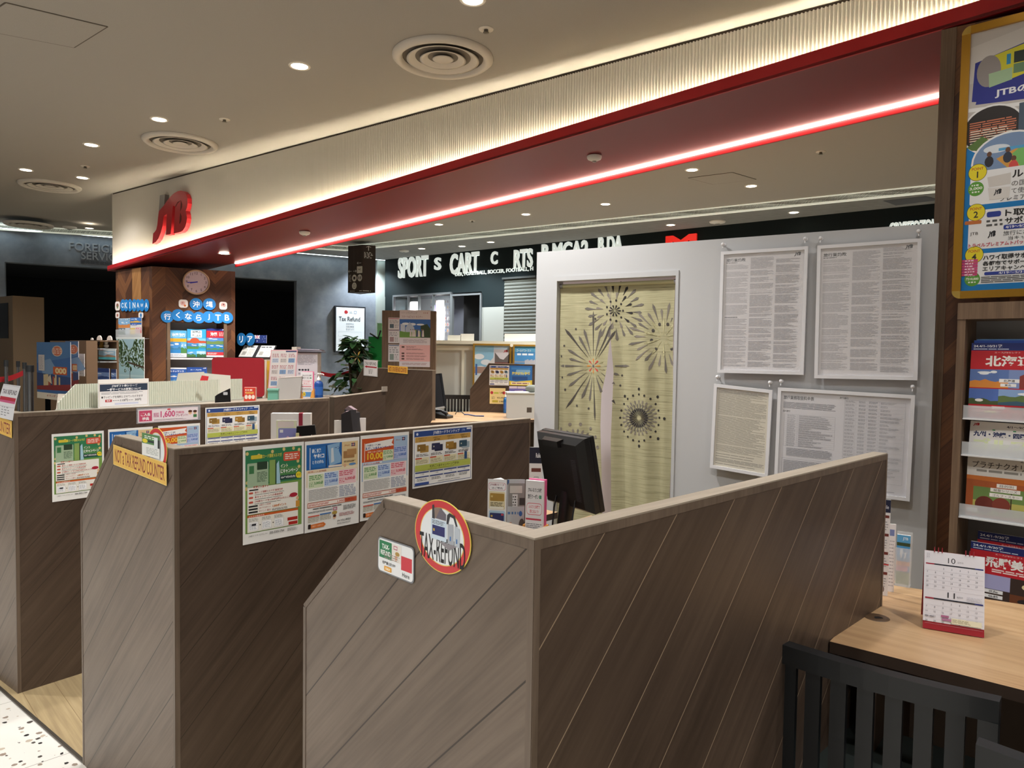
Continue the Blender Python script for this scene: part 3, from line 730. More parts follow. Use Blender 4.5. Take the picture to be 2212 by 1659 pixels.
def campaign_body(p, n1, n2, n3):
    R = p.rect
    p.text('新規ご入会特典', 12, 98, 80, 103, '#b9352a'); R(10, 105, 200, 200, '#fbfaf6'); p.frame(10, 105, 200, 200, .7, '#d0bfa8')
    points_box(p, 14, 110, 56, 44, '#d9e6c4', '#3e8c3f', n1, 1); points_box(p, 72, 108, 54, 46, '#c3d6ef', '#2a5fb5', n2, 2); points_box(p, 128, 106, 68, 48, '#f4cfd4', '#d03a55', n3, 3)
    p.rows(14, 158, 126, 196, 14, '#9b9b9b', .4, 5, ragged=.1); p.rows(130, 158, 196, 196, 7, '#a0a7bd', .6, 6)
    R(10, 202, 200, 217, '#c9603f'); R(12, 204, 152, 215, '#fbf3ea'); p.rows(14, 206, 90, 213, 2, '#b9352a', .5, 7); p.text('1,000円還元!', 122, 204.5, 190, 214.5, '#c03a2a', .02)
    p.rows(30, 221, 170, 225, 1, '#333333', .6, 8); p.rows(12, 230, 108, 236, 2, '#555555', .45, 9)
    p.frame(106, 228, 122, 238, 2, '#b5406c'); p.ell(112, 246, 10, 6, '#b69a4c'); p.rows(146, 226, 196, 242, 5, '#666666', .45, 10)
    p.ell(112, 260, 6, 7, '#e2b391'); p.ell(112, 257, 6, 4.5, '#4a2a20')
    R(12, 244, 54, 248, '#cf5a48'); R(56, 242, 98, 246, '#3b6fb0'); p.rows(12, 250, 54, 266, 6, '#8d8358', .4, 11); p.rows(56, 248, 98, 264, 6, '#8d8358', .4, 12)
    p.rows(130, 250, 190, 262, 3, '#a45050', .4, 13)
    p.rrect(12, 271, 22, 286, 2, '#2a1c1c'); p.poly([(22, 273), (70, 271), (78, 279), (70, 286), (22, 286)], '#d9742c'); p.text('JTB旅カード公式サイト', 26, 276, 68, 283, '#fdeedd')
    p.text('JTB 大丸心斎橋店', 122, 272, 176, 280, '#333333', .01); p.rows(122, 283, 180, 288, 2, '#888888', .4, 14)
def art_blue():
    p = Print(210, 297, '#f4f3f0'); R = p.rect
    R(6, 12, 204, 100, '#e6cd9b'); R(6, 12, 140, 94, '#1f64ad'); R(6, 94, 204, 150, '#f0e3c4')
    R(18, 22, 20.5, 92, '#e9eef5'); p.poly([(22, 24), (78, 20), (78, 88), (26, 88)], '#2a72bd')
    p.text('新規', 26, 26, 60, 40, '#e9f3fb', .03); p.text('ヤキ!コ', 32, 43, 72, 58, '#ffffff', .04); p.text('とその他も', 28, 64, 70, 76, '#dcecf9', .03)
    R(78, 18, 80.5, 92, '#0d1c30'); p.poly([(84, 18), (132, 12), (128, 40), (138, 62), (136, 80), (92, 88)], '#8db7dc'); p.text('ーン', 112, 24, 132, 34, '#27408b', .03); p.poly([(98, 30), (106, 28), (110, 74), (98, 78)], '#d5dfe8')
    badge(p, 178, 18); p.text('JMcard', 150, 22, 170, 28, '#b5562e'); p.rrect(146, 44, 190, 68, 2, '#a87c4d'); p.rrect(160, 38, 198, 58, 2, '#b88b58'); p.rows(148, 76, 196, 82, 2, '#6b5330', .5, 3)
    p.ell(152, 92, 5, 6, '#e2b391'); p.ell(182, 90, 14, 4, '#5d8fc4'); R(88, 86, 140, 92, '#f3e8da')
    campaign_body(p, '3,000点', '5,000点', '6,000点'); return p
def art_orange():
    p = Print(210, 297, '#f4f3f0'); R = p.rect
    R(6, 12, 204, 160, '#a9c3df'); R(6, 12, 142, 94, '#cf5522')
    R(16, 28, 18, 92, '#f2e9dd'); p.poly([(20, 30), (140, 20), (132, 34), (142, 44), (20, 54)], '#f7f4f1')
    p.text('JTB旅カード JMB', 24, 33, 84, 41, '#333366', .02); p.text('新規ご入会キャンペーン', 22, 42, 128, 52, '#2b3f9a', .03)
    p.text('新規ご入会+ご利用で', 30, 57, 90, 63, '#ffe9d2', .01); p.text('10,000', 28, 64, 112, 90, '#f4c93a', .03)
    badge(p, 178, 18); p.text('JMcard', 150, 24, 170, 30, '#b5562e')
    points_box(p, 94, 58, 46, 38, '#dfe6c6', '#3e8c3f', '3,000点', 21); points_box(p, 142, 50, 58, 46, '#b5c3e6', '#2a5fb5', '5,000点', 22)
    R(10, 96, 90, 103, '#dfe9f2'); p.text('キャンペーン期間', 14, 97, 80, 102, '#b0403a')
    campaign_body(p, '2,000点', '2,000点', '3,000点'); return p
def art_lineup():
    p = Print(297, 210, '#f5f5f3'); R = p.rect
    p.frame(6, 6, 291, 204, 2, '#28457f'); R(6, 6, 291, 26, '#27488c'); p.text('JTB旅カードラインナップ', 96, 9, 228, 23, '#f3f5fb', .02); p.ell(20, 16, 5, 5, '#d6e2f3', 14); R(266, 8, 288, 14, '#dfe6f2'); p.text('JTB', 240, 11, 256, 20, '#9db8e4', .02)
    R(10, 27, 286, 46, '#c99e50')
    for k, (c1, c2, t_) in enumerate((('#8c6a2c', '#b08a40', 'JCB GOLD'), ('#2a2c52', '#1d2444', 'JMB'), ('#a67c2e', '#8a6522', 'ゴールド'), ('#2f4f62', '#9fb2bd', 'Visa'))):
        x = 12+k*69
        p.text('JTB旅カード', x+14, 30, x+52, 36, '#3b2c14'); p.text(t_, x+18, 38, x+48, 44, '#3b2c14')
        p.rrect(x+22, 60, x+62, 84, 2, c2); p.rrect(x+8, 54, x+48, 78, 2, c1); p.ell(x+18, 66, 3, 3, '#e2dcc4', 8)
        p.rows(x+4, 88, x+62, 98, 2, '#333333', .4, k); R(x, 102, x+64, 126, '#e9e2bd'); R(x, 102, x+30, 107, '#c4543a'); p.rows(x+3, 109, x+58, 124, 4, '#6d6646', .35, k+5)
        R(x, 154, x+64, 158, '#2b4488'); p.text('ー円', x+24, 161, x+40, 166, '#444444'); R(x, 170, x+64, 174, '#2b4488'); p.rows(x+8, 177, x+54, 187, 2, '#666666', .35, k+9)
        if k: R(x-4, 46, x-3.4, 190, '#d4d4d4')
    R(254, 100, 268, 126, '#27507f'); p.ell(261, 100, 5, 3, '#27507f', 10)
    R(10, 128, 286, 150, '#b9c458'); p.text('新規ご入会キャンペーン実施中!', 80, 132, 226, 143, '#5a5a1c', .02); p.rows(70, 145, 232, 148, 1, '#74772c', .5, 2)
    R(10, 192, 76, 201, '#34519b'); p.rows(120, 193, 250, 197, 1, '#777777', .4, 6)
    return p
def on_side(i, pr, al, ztop_, w, h, name, label, cat='poster', group='campaign sheets taped to the partitions', off=0.0017):
    o, a, b = cframe(i)
    return pr.place(name, o+a*al-b*off+UP*ztop_, a*w, UP*h, label, cat, group, thick=0.0004)
ART = dict(g=art_green(), b=art_blue(), o=art_orange(), l=art_lineup())
on_side(1, ART['g'], .200, 1.191, .207, .297, 'campaign_poster', 'green campaign sheet on the middle partition, first of four')
on_side(1, ART['b'], .410, 1.190, .212, .297, 'campaign_poster', 'blue and cream campaign sheet on the middle partition, second of four')
on_side(1, ART['o'], .627, 1.193, .215, .297, 'campaign_poster', 'orange campaign sheet on the middle partition, partly behind the nearest booth')
on_side(1, ART['l'], .861, 1.196, .309, .217, 'card_lineup_poster', 'landscape credit card line-up sheet on the middle partition')
def a4px(i, pr, tl, w, h, name, label, **k):
    o, a, b = cframe(i); q = onpl(tl[0], tl[1], o, b)-o
    return on_side(i, pr, q.dot(a), q.z, w, h, name, label, **k)
a4px(2, ART['g'], (111, 938), .215, .298, 'campaign_poster', 'green campaign sheet on the leftmost partition, half behind the middle booth')
a4px(2, ART['b'], (233, 928), .205, .298, 'campaign_poster', 'blue campaign sheet on the leftmost partition, mostly hidden')
a4px(2, ART['o'], (341, 920), .215, .298, 'campaign_poster', 'orange campaign sheet on the leftmost partition, upper half visible')
a4px(2, ART['l'], (443, 881), .315, .217, 'card_lineup_poster', 'landscape credit card line-up sheet on the leftmost partition')
# pink strip in a clear holder
o, a, b = cframe(2); q = onpl(297, 885, o, b)-o; q2 = onpl(427, 877, o, b)-o; hh = q.z-(onpl(297, 914, o, b)-o).z
h_ = thing('strip_holder', o+a*q.dot(a)+UP*(q.z-hh), 'pink bonus points strip in a clear holder near the leftmost partition top', 'sign holder')
mb = MB(); w = (q2-q).dot(a)
mb.obox(o+a*(q.dot(a)-.006)-b*.0012+UP*(q.z-hh-.004), a*(w+.02), -b*.0012, UP*(hh+.012), mat('#e6e9ee', .15, alpha=.25)); mb.build('clear_sleeve', h_)
p = Print(260, 62, '#f4e9ee'); p.frame(2, 2, 258, 60, 1.2, '#d9b9c6'); p.rect(5, 6, 58, 56, '#d04f72'); p.text('ご入会', 12, 16, 52, 32, '#ffffff', .03); p.text('特典', 18, 36, 46, 52, '#ffffff', .03)
p.rect(64, 18, 88, 40, '#e9c3d2'); p.rows(66, 20, 86, 38, 3, '#b04a74', .5, 4); p.text('1,600', 94, 12, 156, 46, '#cf3d78', .02); p.text('円相当', 160, 16, 196, 28, '#cf3d78', .02); p.text('プレゼント!', 160, 30, 214, 42, '#a03060', .02)
p.rows(66, 50, 206, 56, 2, '#8b6f7a', .4, 5); p.ell(224, 26, 8, 10, '#e8c09a'); p.ell(224, 20, 9, 6, '#5c3420'); p.ell(246, 26, 7, 9, '#e8c09a'); p.ell(246, 21, 9, 6, '#472818'); p.rect(238, 36, 254, 50, '#3e7a48'); p.ell(130, 5, 8, 4, '#d9505c')
mb = MB(); p.into(mb, o+a*q.dot(a)-b*.0028+UP*q.z, a*w, UP*hh); mb.build('paper_strip', h_)

# ---------------------------------------------------------------- signs on the cut ends
def endpt(i, bb, z, off=0.0018): o, a, b = cframe(i); return o-a*off+b*bb+UP*z
def end_print(i, pr, b_left, z_top, w, h, name, label, cat, **k):
    o, a, b = cframe(i); return pr.place(name, endpt(i, b_left, z_top), -b*w, UP*h, label, cat, **k)
# round red-rimmed sign on the nearest booth
o, a, b = cframe(0)
sg = thing('round_sign', endpt(0, .219, 1.1), 'round red-rimmed tax refund sign on the nearest partition', 'sign')
def oval(i, bc, zc, rx, rz, parent, art=True):
    o, a, b = cframe(i)
    mb = MB(); c = endpt(i, bc, zc, .0022)
    def el(s, off, m): mb.disc(c-a*off, -a, rx*s, m, 48, r2=rz*s, udir=b)
    mb.prism([c+b*(rx*math.cos(t_*math.pi/24))+UP*(rz*math.sin(t_*math.pi/24)) for t_ in range(48)], -a*.0012, mat('#e9d05a'))
    el(.975, .0014, mat('#cf3a40', .4)); el(.79, .0016, mat('#ead06a')); el(.765, .0018, mat('#e9edf0', .4)); mb.build('board', parent)
oval(0, .219, 1.1635, .077, .0635, sg)
p = Print(200, 165, '#e9edf0')
p.text('TAX-REFUND', 20, 84, 182, 142, '#1c1c20', .01); p.rect(62, 46, 118, 92, '#cfe0ef'); p.rect(67, 60, 112, 82, '#2b2f6b'); p.rect(70, 68, 76, 74, '#d0b050'); p.rows(66, 48, 114, 58, 3, '#444444', .4, 3)
p.poly([(66, 16), (72, 14), (76, 46), (66, 46)], '#3a3a40'); p.poly([(74, 20), (100, 18), (116, 44), (76, 44)], '#8a776d'); p.poly([(96, 18), (116, 30), (116, 44), (80, 44)], '#6d6672')
p.poly([(122, 50), (142, 48), (142, 96), (122, 92)], '#a9afb8'); p.poly([(146, 50), (164, 54), (164, 96), (146, 94)], '#b9c2cc'); p.poly([(120, 30), (128, 24), (146, 28), (156, 50), (150, 50), (142, 34), (130, 32), (124, 50), (118, 50)], '#33333a')
p.rect(130, 76, 134, 86, '#3b6fb0'); p.rect(152, 78, 156, 88, '#3b6fb0'); p.poly([(88, 94), (156, 94), (128, 108)], '#8f8a90')
mb = MB()
for pts, fs, col, k in p.L:
    mb.poly([endpt(0, .219+.077*(1-2*x/p.w), 1.1635+.0635*(1-2*y/p.h), .0022+.0020+k*3e-5) for x, y in pts], fs, col)
mb.build('print', sg)
# small rounded tax refund card
cd_ = thing('sign_card', endpt(0, .358, 1.06), 'small rounded green white and red tax refund card below the round sign', 'sign')
mb = MB(); c = endpt(0, .357, 1.0935, .0015); mb.rprism(c, b*.058, UP*.0335, .009, -a*.001, mat('#7d8086', .3)); mb.rprism(c-a*.001, b*.0555, UP*.031, .008, -a*.0004, mat('#eceef0', .35)); mb.build('card', cd_)
p = Print(110, 62, '#eceef0'); p.rect(3, 3, 44, 36, '#2c7f54'); p.text('TAX-', 12, 9, 36, 18, '#ffffff', .02); p.text('REFUND', 8, 21, 40, 30, '#ffffff', .02); p.rect(74, 20, 107, 46, '#d2404c'); p.rect(44, 3, 74, 36, '#e9e3dc')
p.ell(62, 20, 7, 4, '#b08e4a'); p.frame(50, 6, 62, 13, 1.4, '#b5406c'); p.ell(58, 28, 4, 5, '#e0a888'); p.rows(20, 24, 72, 36, 3, '#9a8a86', .4, 3); p.text('松屋銀山店 B7F', 14, 41, 56, 47, '#2a2a2a', .01); p.rrect(20, 50, 44, 59, 2, '#e8a840'); p.text('tax', 24, 52, 40, 57, '#fff4dd', .02); p.text('Here', 78, 50, 100, 58, '#333333')
mb = MB()
for pts, fs, col, k in p.L: mb.poly([endpt(0, .357+.0555*(1-2*x/p.w), 1.0935+.031*(1-2*y/p.h), .0030+k*3e-5) for x, y in pts], fs, col)
mb.build('print', cd_)
# yellow strip on the middle booth, round sign behind it
i = 1; o, a, b = cframe(1)
def epx(x, y, i=1, off=.004): o, a, b = cframe(i); return onpl(x, y, o-a*off, a)
sg2 = thing('round_sign', endpt(1, .10, 1.08), 'round red-rimmed sign half hidden behind leaflets on the middle partition', 'sign')
cc = epx(338, 972)-o; oval(1, cc.dot(b), cc.z, .070, .0640, sg2)
tl, tr, bl = epx(307, 934, 1, .0062), epx(345, 938, 1, .0062), epx(315, 984, 1, .0062)
p = Print(80, 100, '#e9ebe8'); p.rect(0, 0, 80, 46, '#5a8a56'); p.ell(14, 34, 12, 9, '#e4d23a'); p.rows(12, 8, 60, 24, 2, '#f1f3ea', .5, 3); p.rect(28, 28, 62, 38, '#2a3a36'); p.rows(20, 60, 74, 90, 5, '#99a09b', .35, 4)
p.rect(56, 10, 72, 60, '#dfe6ea'); p.rect(72, 20, 80, 56, '#23242a')
p.place('leaflet', tl, -b*(tl-tr).dot(b), UP*(tl.z-bl.z), 'green and white leaflet taped over the round sign of the middle partition', 'leaflet')
p = Print(236, 40, '#e3b85a'); p.frame(0, 0, 236, 40, 1.0, '#f0d488'); p.text('NOT a TAX REFUND COUNTER', 8, 7, 228, 33, '#8a3a3a', .01)
tl, tr, bl = epx(245, 960, 1, .0055), epx(360, 1001, 1, .0055), epx(245, 1003, 1, .0055)
p.place('notice_strip', tl, (tr-tl), UP*(tl.z-bl.z), 'yellow strip reading not a tax refund counter on the middle partition', 'sign')
# strip and card on the leftmost booth
def sheet3(pr, tlp, trp, blp, i, name, label, cat, off):
    o, a, b = cframe(i); tl, tr, bl = epx(*tlp, i, off), epx(*trp, i, off), epx(*blp, i, off)
    return pr.place(name, tl, tr-tl, tl-bl, label, cat)
p = Print(150, 40, '#e3b85a'); p.text('REFUND COUNTER', 6, 8, 144, 34, '#8a3a3a', .01)
sheet3(p, (-46, 884), (26, 910), (-46, 918), 2, 'notice_strip', 'yellow strip cut by the left edge of the photo', 'sign', .004)
p = Print(70, 120, '#dfe0e4'); p.frame(3, 3, 67, 78, 1, '#9a9aa2'); p.text('TAX REFUND', 6, 18, 64, 34, '#4a3a44', .02); p.rect(3, 44, 67, 60, '#b5263a'); p.rect(3, 56, 67, 64, '#c95a86'); p.rows(18, 76, 52, 112, 4, '#8b8b92', .35, 2)
mb = MB(); tl = epx(8, 829, 2, -.012)+UP*0; tr = epx(45, 834, 2, .004); bl = epx(-8, 900, 2, .012)
p.into(mb, tl, tr-tl, tl-bl, curve=lambda u, v: .004*math.sin(3*v)); tag(mb.build('sign_card'), 'white and red tax refund card standing up at the left edge of the photo', 'sign')
# ================================================================ white partition wall with the curtained doorway
def vpl(P, deg):
    """vertical plane through P running along compass angle deg; its normal looks at the viewer"""
    d = hdir(deg); n = V((d.y, -d.x, 0)); P = V(P)
    if n.dot(CAM-P) < 0: n = -n
    return P, n
WH = 2.1
wA, wB = onz(1160, 545, WH), onz(2012, 483, WH)
WD = V((wB.x-wA.x, wB.y-wA.y, 0)).normalized(); WN = V((WD.y, -WD.x, 0)); WO = V((wA.x, wA.y, 0))
def onw(x, y, off=0.0): return onpl(x, y, WO+WN*off, WN)
def wu(p): return (V(p)-WO).dot(WD)
LW = wu(wB)+.03; d0, d1 = wu(onw(1204, 620)), wu(onw(1460, 612)); dz = (onw(1204, 606).z+onw(1459, 597).z)/2
def WQ(u, off, z): return WO+WD*u+WN*off+UP*z
mb = MB(); th = 0.07
for u0, u1, z0, z1 in ((0, d0, 0, WH), (d1, LW, 0, WH), (d0, d1, dz, WH)): mb.obox(WQ(u0, -th, z0), WD*(u1-u0), WN*th, UP*(z1-z0), M_WHITEP)
struct(mb.build('wall_front'))
mb = MB(); cw = .028
for u0, u1, z0, z1 in ((d0-cw, d0, 0, dz+cw), (d1, d1+cw*.6, 0, dz+cw), (d0, d1, dz, dz+cw)): mb.obox(WQ(u0, 0, z0), WD*(u1-u0), WN*.006, UP*(z1-z0), M_WHITEP)
struct(mb.build('door_1'))
mb = MB(); mb.obox(WQ(d0-.5, -1.0, 0), WD*(d1-d0+1.0), -WN*.05, UP*WH, mat('#c9bfc2', .8)); struct(mb.build('wall_back.002'))
# split curtain on a tension rod
nor = thing('noren_curtain', WQ((d0+d1)/2, -.03, .5), 'pale green split doorway curtain printed with fireworks', 'curtain')
cl = WQ(0, -.035, 0)
t = NT('slubbed_cloth', .85, .2)
sep = t.coord('UV', scale=(1.5, 60, 1)); n1 = t.noise(sep, 3, 5, .65)
t.base(t.ramp(n1, [(.3, '#827f60'), (.45, '#aca786'), (.7, '#beb996')])); t.bump(n1, .25, .003); M_CLOTH = t.m
def onc(x, y): return onpl(x, y, cl, WN)
zr = (onc(1207, 619).z+onc(1457, 611).z)/2; zbot = .42
def wave(u, z):
    k = min(1.0, max(0.0, (zr-z)/.5)); return .010*k*math.sin(u*26+1.0+z*1.2)+.006*k*math.sin(u*61+2*z)
def CP(u, z, e=0.0): return WQ(u, -.035+wave(u, z)+e, z)
le, re = wu(onc(1208, 700)), wu(onc(1456, 690))
SL_ = [(onc(x, y).z, wu(onc(x, y))) for x, y in ((1319, 612), (1318, 735), (1311, 800), (1300, 850), (1298, 920), (1301, 1060), (1302, 1180))]
SR_ = [(onc(x, y).z, wu(onc(x, y))) for x, y in ((1319.5, 612), (1320, 735), (1326, 800), (1324, 870), (1321, 950), (1322, 1100), (1323, 1180))]
def interp(tb, z):
    if z >= tb[0][0]: return tb[0][1]
    for (z0, u0), (z1, u1) in zip(tb, tb[1:]):
        if z >= z1: return u0+(u1-u0)*(z0-z)/(z0-z1)
    return tb[-1][1]
for nm, f0, f1 in (('left_panel', lambda z: le+.006*math.sin(z*9), lambda z: interp(SL_, z)), ('right_panel', lambda z: interp(SR_, z), lambda z: re+.004*math.sin(z*7))):
    mb = MB(); N1, N2 = 26, 48; vs = []; uv = []
    for j in range(N2+1):
        z = zr+.012+(zbot-zr)*j/N2
        for i in range(N1+1):
            u = f0(z)+(f1(z)-f0(z))*i/N1; vs.append(CP(u, z)); uv.append((u, z))
    fs = [(j*(N1+1)+i, (j+1)*(N1+1)+i, (j+1)*(N1+1)+i+1, j*(N1+1)+i+1) for j in range(N2) for i in range(N1)]
    mb.poly(vs, fs, M_CLOTH, uv, True); mb.build('cloth_'+nm, nor)
mb = MB(); mb.tube([WQ(d0+.002, -.035, zr+.004), WQ(d1-.002, -.035, zr+.004)], .011, mat('#c9c8a0', .8), 12)
for u in (d0, d1-.02): mb.tube([WQ(u, -.035, zr+.004), WQ(u+.02, -.035, zr+.004)], .014, mat('#b9bac0', .3, .9), 14)
mb.build('rod', nor)
# fireworks: petals and dots measured on the cloth (zoom frame: 2.765 px per photo px, origin 1150,550)
def zp(x, y): q = onc(1150+x/2.765, 550+y/2.765); return wu(q), q.z
M_PET = [mat('#6d6861', .85), mat('#4a4642', .85), mat('#2a2727', .85), mat('#827b72', .85)]
mb = MB(); krng = random.Random(3)
def blob(pts, m, lift=.0012):
    P = [zp(x, y) for x, y in pts]
    if sum(1 for u, z in P if le < u < re) < len(P): return
    mid = sum(p[0] for p in P)/len(P), sum(p[1] for p in P)/len(P)
    if interp(SL_, mid[1])-.004 < mid[0] < interp(SR_, mid[1])+.004 and mid[1] < SL_[1][0]: return
    a = sum(P[i][0]*P[(i+1) % len(P)][1]-P[(i+1) % len(P)][0]*P[i][1] for i in range(len(P)))
    Q = [CP(u, z, lift) for u, z in P]; mb.poly(Q if a > 0 else Q[::-1], [tuple(range(len(Q)))], m)
def petal(cx, cy, ang, r0, r1, w, m, tip=.82, seg=5):
    """drop-shaped ray from r0 to r1, widest near the tip"""
    c, s = math.cos(ang), math.sin(ang); L = []; R = []
    for k in range(seg+1):
        f = k/seg; r = r0+(r1-r0)*f; ww = w*(f**1.1)*(1.0 if f < tip else math.sqrt(max(0, 1-((f-tip)/(1-tip))**2)))+.6*(1-f)
        L.append((cx+c*r-s*ww, cy+s*r+c*ww)); R.append((cx+c*r+s*ww, cy+s*r-c*ww))
    for k in range(seg): blob([L[k], L[k+1], R[k+1], R[k]], m)
def dot(cx, cy, r, m): blob([(cx+r*math.cos(k*math.pi/4), cy+r*1.2*math.sin(k*math.pi/4)) for k in range(8)], m)
A_ = lambda d: math.radians(d)
# top burst
for k in range(22): petal(492, 335, A_(k*360/22+4), 105, 182 if k % 2 else 165, 11, M_PET[0 if k not in (16, 17, 18) else 2])
for k in range(12): petal(492, 335, A_(k*30+8), 68, 112, 10, M_PET[3 if k not in (0, 1, 10, 11) else 2])
for k in range(9): dot(492+48*math.cos(A_(k*40)), 335+62*math.sin(A_(k*40)), 6, M_PET[2])
for k in range(10): petal(492, 335, A_(k*36), 6, 36, 6, M_PET[2])
# big burst at left
for d, r in ((-127, 280), (-116, 200), (-105, 230), (-90, 330), (-78, 230), (-66, 280), (-58, 250), (-147, 180), (-163, 150), (180, 195), (160, 165), (140, 190), (122, 300), (110, 210), (98, 215), (88, 330), (72, 180), (20, 160), (40, 170), (0, 215), (60, 265)):
    petal(365, 665, A_(d), 62, r, 9 if r < 300 else 7, M_PET[0 if r < 240 else 1], .93, 7)
for x, y in ((260, 445), (196, 545), (178, 607), (185, 733), (203, 806), (266, 902), (330, 920), (530, 722), (520, 782), (378, 384)): dot(x, y, 6, M_PET[1])
for k in range(8):
    petal(365, 665, A_(k*45), 12, 46, 6, mat('#c9473f' if k % 2 else '#d08a3c', .8)); petal(365, 665, A_(k*45+22), 40, 66, 5, mat('#a8a27c', .85))
dot(365, 665, 7, mat('#555a66', .8))
# right burst
for k in range(26): petal(783, 497, A_(k*360/26+3), 100, 176 if k % 2 else 215, 10, M_PET[3 if k % 3 else 0])
for k in range(10): petal(783, 497, A_(k*36+18), 20, 120, 9, mat('#aaa57e', .85)); petal(783, 497, A_(k*36+18), 24, 112, 6, mat('#c6c198', .85))
for k in range(9): dot(783+72*math.cos(A_(k*40+90)), 497+86*math.sin(A_(k*40+90)), 9, M_PET[1])
# lower right burst
for k in range(24): petal(638, 975, A_(k*15), 14, 62, 6, M_PET[2]); petal(638, 975, A_(k*15+7), 40, 88, 6, M_PET[0]); petal(638, 975, A_(k*15), 72, 108, 7, M_PET[3])
for k in range(20): dot(638+118*math.cos(A_(k*18)), 975+140*math.sin(A_(k*18)), 6, M_PET[2])
for x, y in ((638, 803), (745, 850), (787, 980), (748, 1100), (638, 1143), (548, 846)): dot(x, y, 8, M_PET[2])
# lower left burst
for k in range(22): petal(258, 1150, A_(k*360/22), 60, 112, 8, M_PET[0 if k % 2 else 3])
for k in range(14): dot(258+135*math.cos(A_(k*25.7)), 1150+140*math.sin(A_(k*25.7)), 9, M_PET[3])
mb.build('firework_print', nor)

# framed terms hung on the wall
def art_terms(seed, r2=False):
    p = Print(180, 268, '#d9d6d8'); p.text('旅行業約款', 5, 10, 50, 18, '#2b2b30', .02); p.rows(5, 19, 38, 21, 1, '#555555', .7, 2); p.logo(158, 3, 173, 13, '#1f1f26')
    y = 25; r = random.Random(seed)
    for c in range(3):
        x = 5+c*57; y = 24 if c == 0 else 10 if c == 1 else (16 if not r2 else 6)
        while y < 258:
            h = r.uniform(8, 30); y2 = min(y+h, 260); n = max(2, int((y2-y)/1.55))
            if abs(y-150) < 8 and c == 0: p.rows(x, y, x+30, y+1.6, 1, '#333333', .9, 4); y += 3
            p.rows(x, y, x+52, y2, n, '#a09ea3', .42, int(r.random()*1e6), gap=.06, ragged=.45)
            y = y2+r.uniform(1.5, 4)
    return p
def art_sheet():
    p = Print(125, 185, '#d2cab6'); p.rows(4, 4, 121, 150, 62, '#77715f', .42, 11, gap=.05, ragged=.35); p.rows(4, 154, 121, 180, 9, '#565148', .4, 12, gap=.3, ragged=.7); return p
def art_fees():
    p = Print(296, 225, '#d5d3d8'); p.text('旅行業務取扱料金表', 6, 10, 80, 20, '#1d1d22', .025); p.rows(6, 26, 132, 42, 7, '#5a5960', .55, 3, ragged=.1); p.text('国内旅行', 6, 46, 24, 51, '#2a2a30', .02); p.text('海外旅行', 140, 6, 160, 11, '#2a2a30', .02)
    p.frame(10, 56, 132, 134, .5, '#8f8f98'); r = random.Random(5)
    for k in range(15): p.rect(10, 56+k*5.2, 132, 56.3+k*5.2, '#a9a9b2'); p.rows(17, 57+k*5.2, 38, 61+k*5.2, 2, '#85858d', .4, k); p.rows(46, 57+k*5.2, 46+r.uniform(30, 84), 61+k*5.2, 2, '#65656d', .4, k+40)
    p.rect(42, 56, 42.4, 134, '#a9a9b2'); p.rows(18, 138, 128, 158, 10, '#77777f', .5, 8, ragged=.1); p.frame(8, 164, 134, 214, .5, '#8f8f98'); p.rows(12, 168, 128, 208, 20, '#77777f', .5, 9, ragged=.1)
    p.frame(152, 12, 286, 200, .5, '#a2a2aa')
    for k in range(22): p.rect(152, 12+k*8.4, 286, 12.3+k*8.4, '#b5b5bc'); p.rows(154, 13+k*8.4, 176, 18+k*8.4, 2, '#85858c', .35, k); p.rows(184, 13+k*8.4, 200, 18+k*8.4, 3, '#85858c', .4, k+60); p.rows(206, 13+k*8.4, 226, 18+k*8.4, 3, '#85858c', .4, k+80); p.rows(232, 13+k*8.4, 232+r.uniform(15, 50), 18+k*8.4, 3, '#85858c', .35, k+100)
    for x in (178, 203, 229): p.rect(x, 12, x+.3, 200, '#b5b5bc')
    p.rows(152, 204, 286, 220, 4, '#8a8a92', .3, 5, ragged=.6); return p
def framed(tlp, trp, blp, art, label):
    tl, u, v = quadpx(tlp, trp, blp, WO, WN, .03, level=False); n = u.cross(v).normalized(); un, vn = u.normalized(), v.normalized(); lu, lv = u.length, v.length
    f = thing('framed_notice', tl-v+u/2, label, 'framed notice', 'framed notices on the white wall')
    m = mat('#e4e4e8', .35); b, d = .016, .012
    mb = MB()
    for o_, e1, e2 in ((tl-vn*b, un*lu, vn*b), (tl-v, un*lu, vn*b), (tl-v+vn*b, un*b, vn*(lv-2*b)), (tl+u-un*b-v+vn*b, un*b, vn*(lv-2*b))): mb.obox(o_-n*d, e1, e2, n*(d+.006), m)
    mb.build('frame', f)
    mb = MB(); art.into(mb, tl+un*b-vn*b-n*.004, un*(lu-2*b), vn*(lv-2*b)); mb.build('notice_sheet', f)
    mb = MB(); mb.obox(tl+un*b-v+vn*b+n*.0035, un*(lu-2*b), vn*(lv-2*b), n*.0008, mat('#f4f6f8', .08, alpha=.10)); mb.build('clear_cover', f)
    return f
framed((1558, 544), (1746, 532), (1550, 805), art_terms(1), 'upper left framed terms sheet on the white wall')
framed((1766, 531), (1991, 515), (1759, 817), art_terms(2, True), 'upper right framed terms sheet on the white wall')
framed((1543, 829), (1669, 843), (1534, 1010), art_sheet(), 'lower left beige framed text sheet on the white wall')
framed((1681, 837), (1977, 854), (1672, 1046), art_fees(), 'lower right wide framed price table on the white wall')
def hook(x, y, lb):
    p = onw(x, y); h = thing('wall_hook', p, lb, 'wall hook', 'white hooks on the white wall'); m = mat('#e9e9ec', .3)
    mb = MB(); mb.disc(p, WN, .009, m, 14, .003); mb.tube([p, p+WN*.018], .004, m, 8); mb.build('base', h)
    mb = MB(); mb.sphere(p+WN*.022, .0095, m, 10, 7); mb.tube([p+WN*.02+UP*-.005, p+WN*.026+UP*-.022], .0025, m, 6); mb.build('knob', h)
